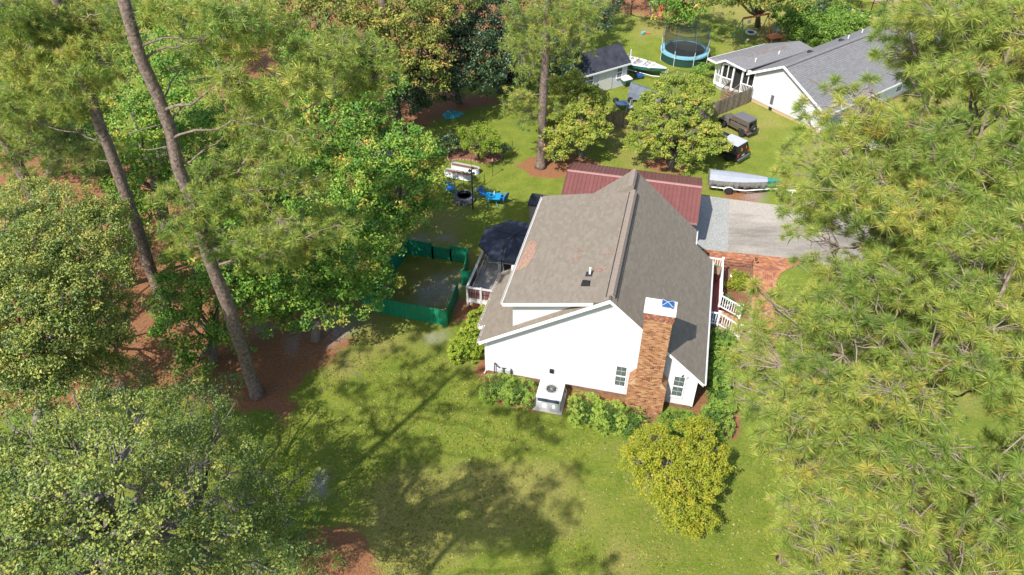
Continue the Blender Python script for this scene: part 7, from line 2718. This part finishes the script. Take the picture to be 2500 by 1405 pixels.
# dogwoods by the picket fence
D1 = [(1380, 215, 4.2, 1.3), (1430, 240, 4.0, 1.3), (1360, 270, 3.6, 1.2), (1410, 290, 3.5, 1.3), (1452, 270, 3.4, 1.0), (1440, 330, 2.6, 1.1), (1390, 340, 2.6, 1.2), (1350, 320, 2.8, 1.0), (1462, 310, 2.6, .9), (1360, 370, 1.8, .8), (1400, 200, 4.6, 1.0), (1455, 235, 3.4, .8)]
broadleaf('dogwood_tree', 'yellow green dogwood turning orange between the straight pine trunk and picket fence', at(1420, 385), lb(D1), 'lf_dogwood', .18, 4.6, 46, .34, 180, 'dogwoods behind the garage', base_tint=.5, twigs=2)
D2 = [(1640, 215, 4.6, 1.2), (1700, 215, 4.4, 1.2), (1600, 250, 4.2, 1.2), (1660, 270, 4.0, 1.3), (1702, 262, 4.0, 1.0), (1570, 300, 3.4, 1.1), (1620, 320, 3.2, 1.2), (1690, 320, 3.2, 1.3), (1732, 325, 3.0, .9), (1560, 350, 2.4, 1.0), (1610, 365, 2.2, .9), (1740, 355, 2.4, .9), (1690, 370, 2.0, .9), (1757, 352, 2.2, .75), (1722, 222, 4.2, .7)]
broadleaf('dogwood_tree', 'spreading lime green dogwood with pale limbs in front of the picket fence', at(1636, 412), lb(D2), 'lf_dogwood', .18, 4.3, 46, .32, 181, 'dogwoods behind the garage', base_tint=.42, twigs=5)
broadleaf('shrub', 'small bright shrub at the back edge of the maroon garage roof', at(1678, 418), lb([(1665, 405, .9, .7), (1690, 398, .9, .6), (1675, 385, 1.3, .6)]), 'lf_dogwood', .13, 4, 34, .28, 182, None, 'bush', base_tint=.35, limbs=False, trunk_r=.04)
broadleaf('small_tree', 'small bright green tree growing in the mulch island', at(1165, 382), lb([(1150, 330, 2.2, .9), (1185, 335, 2.2, .9), (1205, 355, 1.8, .8), (1165, 355, 2.0, .9), (1190, 375, 1.2, .7), (1140, 350, 1.7, .7), (1170, 315, 2.6, .7)]), 'lf_hedge2', .14, 3.6, 34, .3, 183, None, base_tint=.15)
broadleaf('evergreen_shrub', 'upright dark shrub left of the small bright tree', at(1098, 375), lb([(1097, 355, 1.1, .7), (1095, 335, 1.9, .5), (1112, 360, .8, .6), (1085, 362, .8, .5)]), 'lf_dark', .14, 4, 36, .26, 184, None, 'bush', base_tint=.5, limbs=False, trunk_r=.04)
broadleaf('evergreen_shrub', 'loose dull shrub at the right end of the mulch island', at(1226, 378), lb([(1215, 362, 1.0, .6), (1232, 360, 1.1, .6), (1240, 372, .7, .4)]), 'lf_dark', .12, 3, 28, .26, 185, None, 'bush', base_tint=.7, limbs=False, trunk_r=.03)
broadleaf('shrub', 'shaded green shrub beside the screened porch corner', at(1718, 190), lb([(1712, 178, .9, .9), (1700, 186, .7, .7), (1728, 172, 1.0, .7)]), 'lf_hedge', .16, 3, 34, .34, 186, None, 'bush', base_tint=.25, limbs=False, trunk_r=.04)
# yellow maple on the front lawn
MP = [(1590, 1080, 2.6, .8), (1650, 1065, 2.8, .8), (1710, 1060, 2.6, .8), (1560, 1130, 2.5, .8), (1620, 1130, 3.2, .9), (1690, 1120, 3.1, .9), (1740, 1110, 2.4, .7), (1580, 1180, 2.6, .75), (1650, 1190, 3.0, .85), (1720, 1170, 2.6, .75), (1640, 1240, 2.4, .7), (1700, 1230, 2.3, .7), (1660, 1280, 1.8, .6), (1720, 1270, 1.6, .55), (1545, 1110, 2.0, .5), (1750, 1150, 2.2, .6), (1690, 1290, 1.3, .45), (1610, 1210, 2.2, .6)]
broadleaf('small_maple', 'round yellow green tree with a few reddish leaves on the front lawn', at(1668, 1262), lb(MP), 'lf_maple', .10, 11, 42, .22, 190, None, base_tint=.42, spread=.14, twigs=0, low=-.1, trunk_r=.07)


# hedges and clipped shrubs
def hedge(label, lobes, mat, seed, leaf=.065, per_m2=52, rad=.10, per=20, tint=.5, cat='bush', group='clipped shrubs round the house', name='clipped_shrub'):
    lob = []
    for (u, v, z, R) in lobes:
        lob.append((np.array(tuple(W(u, v, z))), R))
    b = W(sum(l[0] for l in lobes) / len(lobes), sum(l[1] for l in lobes) / len(lobes), 0)
    t = thing(name, label, cat, b, 0, group)
    mb = MB()
    rng = random.Random(seed)
    for c, R in lob:
        c = Vector(tuple(c))
        for k in range(5):
            q = c + Vector((rng.uniform(-.5, .5), rng.uniform(-.5, .5), rng.uniform(.0, .4)))
            limb(mb, (c.x, c.y, 0), q, .03, .012, rng, 0, 3, .2, 5)
    mb.build('stems', M['oak_bark'], t, tuple(b))['kind'] = 'stuff'
    inner = MB()
    cen = []
    r = np.random.default_rng(seed)
    for c, R in lob:
        R3 = np.array(R)
        k = int(per_m2 * 2 * math.pi * (R3[0] * R3[1] + R3[0] * R3[2] + R3[1] * R3[2]) / 3)
        d = r.normal(0, 1, (k * 2, 3))
        d /= np.linalg.norm(d, axis=1)[:, None]
        d = d[d[:, 2] > -.55][:k]
        # squarish clipped form
        pw = np.abs(d) ** .6 * np.sign(d)
        pw /= np.maximum(1e-6, (np.abs(pw) ** 3).sum(1) ** (1 / 3))[:, None]
        cen.append(c + pw * R3 * (0.9 + .12 * r.random(len(d)))[:, None])
    cen = np.concatenate(cen)
    cen[:, 2] = np.maximum(cen[:, 2], .06)
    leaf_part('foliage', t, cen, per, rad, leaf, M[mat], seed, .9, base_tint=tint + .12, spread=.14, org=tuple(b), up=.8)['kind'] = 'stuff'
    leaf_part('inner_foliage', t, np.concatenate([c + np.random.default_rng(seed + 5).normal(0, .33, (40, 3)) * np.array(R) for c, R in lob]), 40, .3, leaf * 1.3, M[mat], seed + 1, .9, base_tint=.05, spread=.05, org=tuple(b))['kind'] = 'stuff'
    return t


hedge('bright yellow green rounded shrub at the left corner of the house beside the deck', [(-9.15, 28.6, .6, (.95, .85, .62)), (-9.1, 30.0, .6, (.8, .95, .62)), (-9.4, 27.9, .55, (.9, .7, .58)), (-8.9, 31.0, .5, (.6, .6, .5))], 'lf_hedge2', 201, .085, tint=.4)
hedge('squared green shrub left of the cooling unit along the gable wall', [(-7.0, 25.7, .5, (.95, .85, .56)), (-5.8, 25.6, .5, (.8, .85, .6))], 'lf_hedge', 202, tint=.55)
hedge('squared green shrub between the cooling unit and brick chimney', [(-2.35, 25.3, .5, (.85, .95, .6)), (-1.05, 25.15, .5, (.85, .9, .58))], 'lf_hedge', 203, tint=.66)
hedge('loose smaller shrub touching the left foot of the brick chimney', [(0.15, 25.45, .45, (.6, .55, .45)), (-.1, 24.9, .3, (.4, .35, .3))], 'lf_hedge', 204, tint=.5, per_m2=12)
hedge('low clipped hedge in front of the right gable window', [(2.3, 25.6, .42, (.95, .72, .46)), (3.2, 25.4, .45, (.8, .8, .48))], 'lf_hedge', 205, tint=.3)
hedge('clipped hedge turning the right front corner of the house', [(4.2, 26.2, .48, (.75, .95, .5)), (4.35, 27.6, .5, (.65, .9, .5)), (3.9, 25.3, .4, (.6, .5, .42))], 'lf_hedge', 206, tint=.45)
hedge('long clipped hedge along the right wall below the front steps', [(4.1, 29.2, .5, (.6, .95, .52)), (4.15, 30.8, .5, (.62, .95, .52)), (4.2, 32.2, .5, (.68, .6, .5))], 'lf_hedge', 207, tint=.38)
hedge('yellow green shrub in the mulch bed beside the porch', [(5.15, 38.0, .4, (.5, .6, .4)), (4.95, 37.4, .35, (.4, .4, .35))], 'lf_maple', 208, .08, 12, .16, 20, .4, group=None, name='shrub')
hedge('dark trailing foliage spilling from the white bowl planter', [(4.45, 35.85, .35, (.28, .3, .22))], 'lf_gold', 209, .06, 16, .12, 20, .2, 'plant', None, 'potted_plant')
sp_ = thing('spiky_plant', 'spiky yellow and green leaved plant against the porch railing', 'plant', W(4.35, 37.2, .05), 0)
mb = MB()
for k in range(34):
    a, e = rnd.uniform(0, 6.28), rnd.uniform(.3, 1.3)
    L_ = rnd.uniform(.4, .7)
    d = Vector((math.cos(a) * math.cos(e), math.sin(a) * math.cos(e), math.sin(e)))
    s = Vector((-math.sin(a), math.cos(a), 0)) * .03
    m_ = d * L_ * .5 + Vector((0, 0, .03))
    tp_ = d * L_ - Vector((0, 0, .08))
    mb.add([-s * .5, s * .5, m_ + s, tp_, m_ - s], [(0, 1, 2, 3, 4)], rnd.random())
mb.build('blades', M['lf_maple'], sp_)
sp2 = thing('spiky_plant', 'spiky bright green plant at the foot of the neighbouring white wall', 'plant', NW(5.9, -.8), 0)
mb = MB()
for k in range(40):
    a, e = rnd.uniform(0, 6.28), rnd.uniform(.2, 1.2)
    L_ = rnd.uniform(.5, .9)
    d = Vector((math.cos(a) * math.cos(e), math.sin(a) * math.cos(e), math.sin(e)))
    s = Vector((-math.sin(a), math.cos(a), 0)) * .05
    mb.add([-s * .5, s * .5, d * L_ * .5 + s, d * L_, d * L_ * .5 - s], [(0, 1, 2, 3, 4)], rnd.random() * .4)
mb.build('blades', M['lf_hedge2'], sp2)

# fallen leaves scattered over the lawn
r = np.random.default_rng(99)
N = 1100
px_ = r.uniform(650, 1900, N)
py_ = r.uniform(800, 1500, N)
co, fc = [], []
for i in range(N):
    p_ = at(px_[i], py_[i], .03)
    s = .035 + .04 * r.random()
    a = r.random() * 6.28
    c_, s_ = math.cos(a) * s, math.sin(a) * s
    co += [(p_.x - c_, p_.y - s_, .03), (p_.x + s_ * .5, p_.y - c_ * .5, .045), (p_.x + c_, p_.y + s_, .03), (p_.x - s_ * .5, p_.y + c_ * .5, .04)]
me = np_mesh('fallen_leaves', np.array(co), np.arange(N * 4).reshape(-1, 4), 4, {'tint': np.repeat(r.random(N), 4)})
M['fallen'] = ramp_mat('fallen_leaf', [(0, (.12, .06, .03)), (.6, (.33, .22, .10)), (1, (.40, .33, .2))], .8)
me.materials.append(M['fallen'])
o = bpy.data.objects.new('fallen_leaves', me)
C.objects.link(o)
tag(o, 'small fallen leaves scattered across the front lawn', 'leaves', kind='stuff')

# sticks and cones lying on the pine straw
st = MB()
for i in range(420):
    px, py = rnd.uniform(230, 900), rnd.uniform(560, 1010)
    if py < 900 - (px - 200) * .25 - 250 or py > 1040 - px * .12:
        continue
    g = at(px, py, .03)
    a = rnd.uniform(0, 6.28)
    l = rnd.uniform(.15, .8)
    st.beam(g, g + Vector((math.cos(a) * l, math.sin(a) * l, rnd.uniform(0, .05))), .02, .015, (0, 0, 1))
o = st.build('fallen_sticks', M['oak_bark'])
tag(o, 'small fallen sticks scattered over the pine straw under the left pines', 'sticks', kind='stuff')

# clumps of longer grass that catch the light on the front lawn
r = np.random.default_rng(123)
N = 42000
gx_ = r.uniform(-13, 14, N)
gy_ = r.uniform(15, 29.5, N)
q = np.stack([gx_, gy_, np.zeros(N)], 1)
uu = q[:, 0] * UX[0] + q[:, 1] * UX[1]
vv = q[:, 0] * VX[0] + q[:, 1] * VX[1]
den = fbm(gx_, gy_, 2.2, 300)
ok = ~((uu > -8.3) & (uu < 4.9) & (vv > 24.6)) & (r.random(N) < np.clip((den - .3) * 2.2, .1, 1)) & (gx_ > -14 + (gy_ - 15) * .25)
q = q[ok]
n_ = len(q)
a = r.random(n_) * 6.28
h = .04 + .06 * r.random(n_)
w = .03 + .03 * r.random(n_)
s_ = np.stack([np.cos(a) * w, np.sin(a) * w, np.zeros(n_)], 1)
t_ = np.stack([np.cos(a + 1.6) * h * r.uniform(-.8, .8, n_), np.sin(a + 1.6) * h * .5, h], 1)
co = np.stack([q - s_, q + s_, q + t_], 1).reshape(-1, 3)
me = np_mesh('grass_tufts', co, np.arange(n_ * 3).reshape(-1, 3), 3, {'tint': np.repeat(np.clip(r.normal(.45, .25, n_), 0, 1), 3)})
me.materials.append(ramp_mat('grass_blades', [(0, (.07, .14, .015)), (.5, (.24, .29, .035)), (1, (.46, .41, .15))], .7, trans=.25))
o = bpy.data.objects.new('grass_tufts', me)
C.objects.link(o)
tag(o, 'short rough grass clumps on the front lawn', 'grass', kind='stuff')
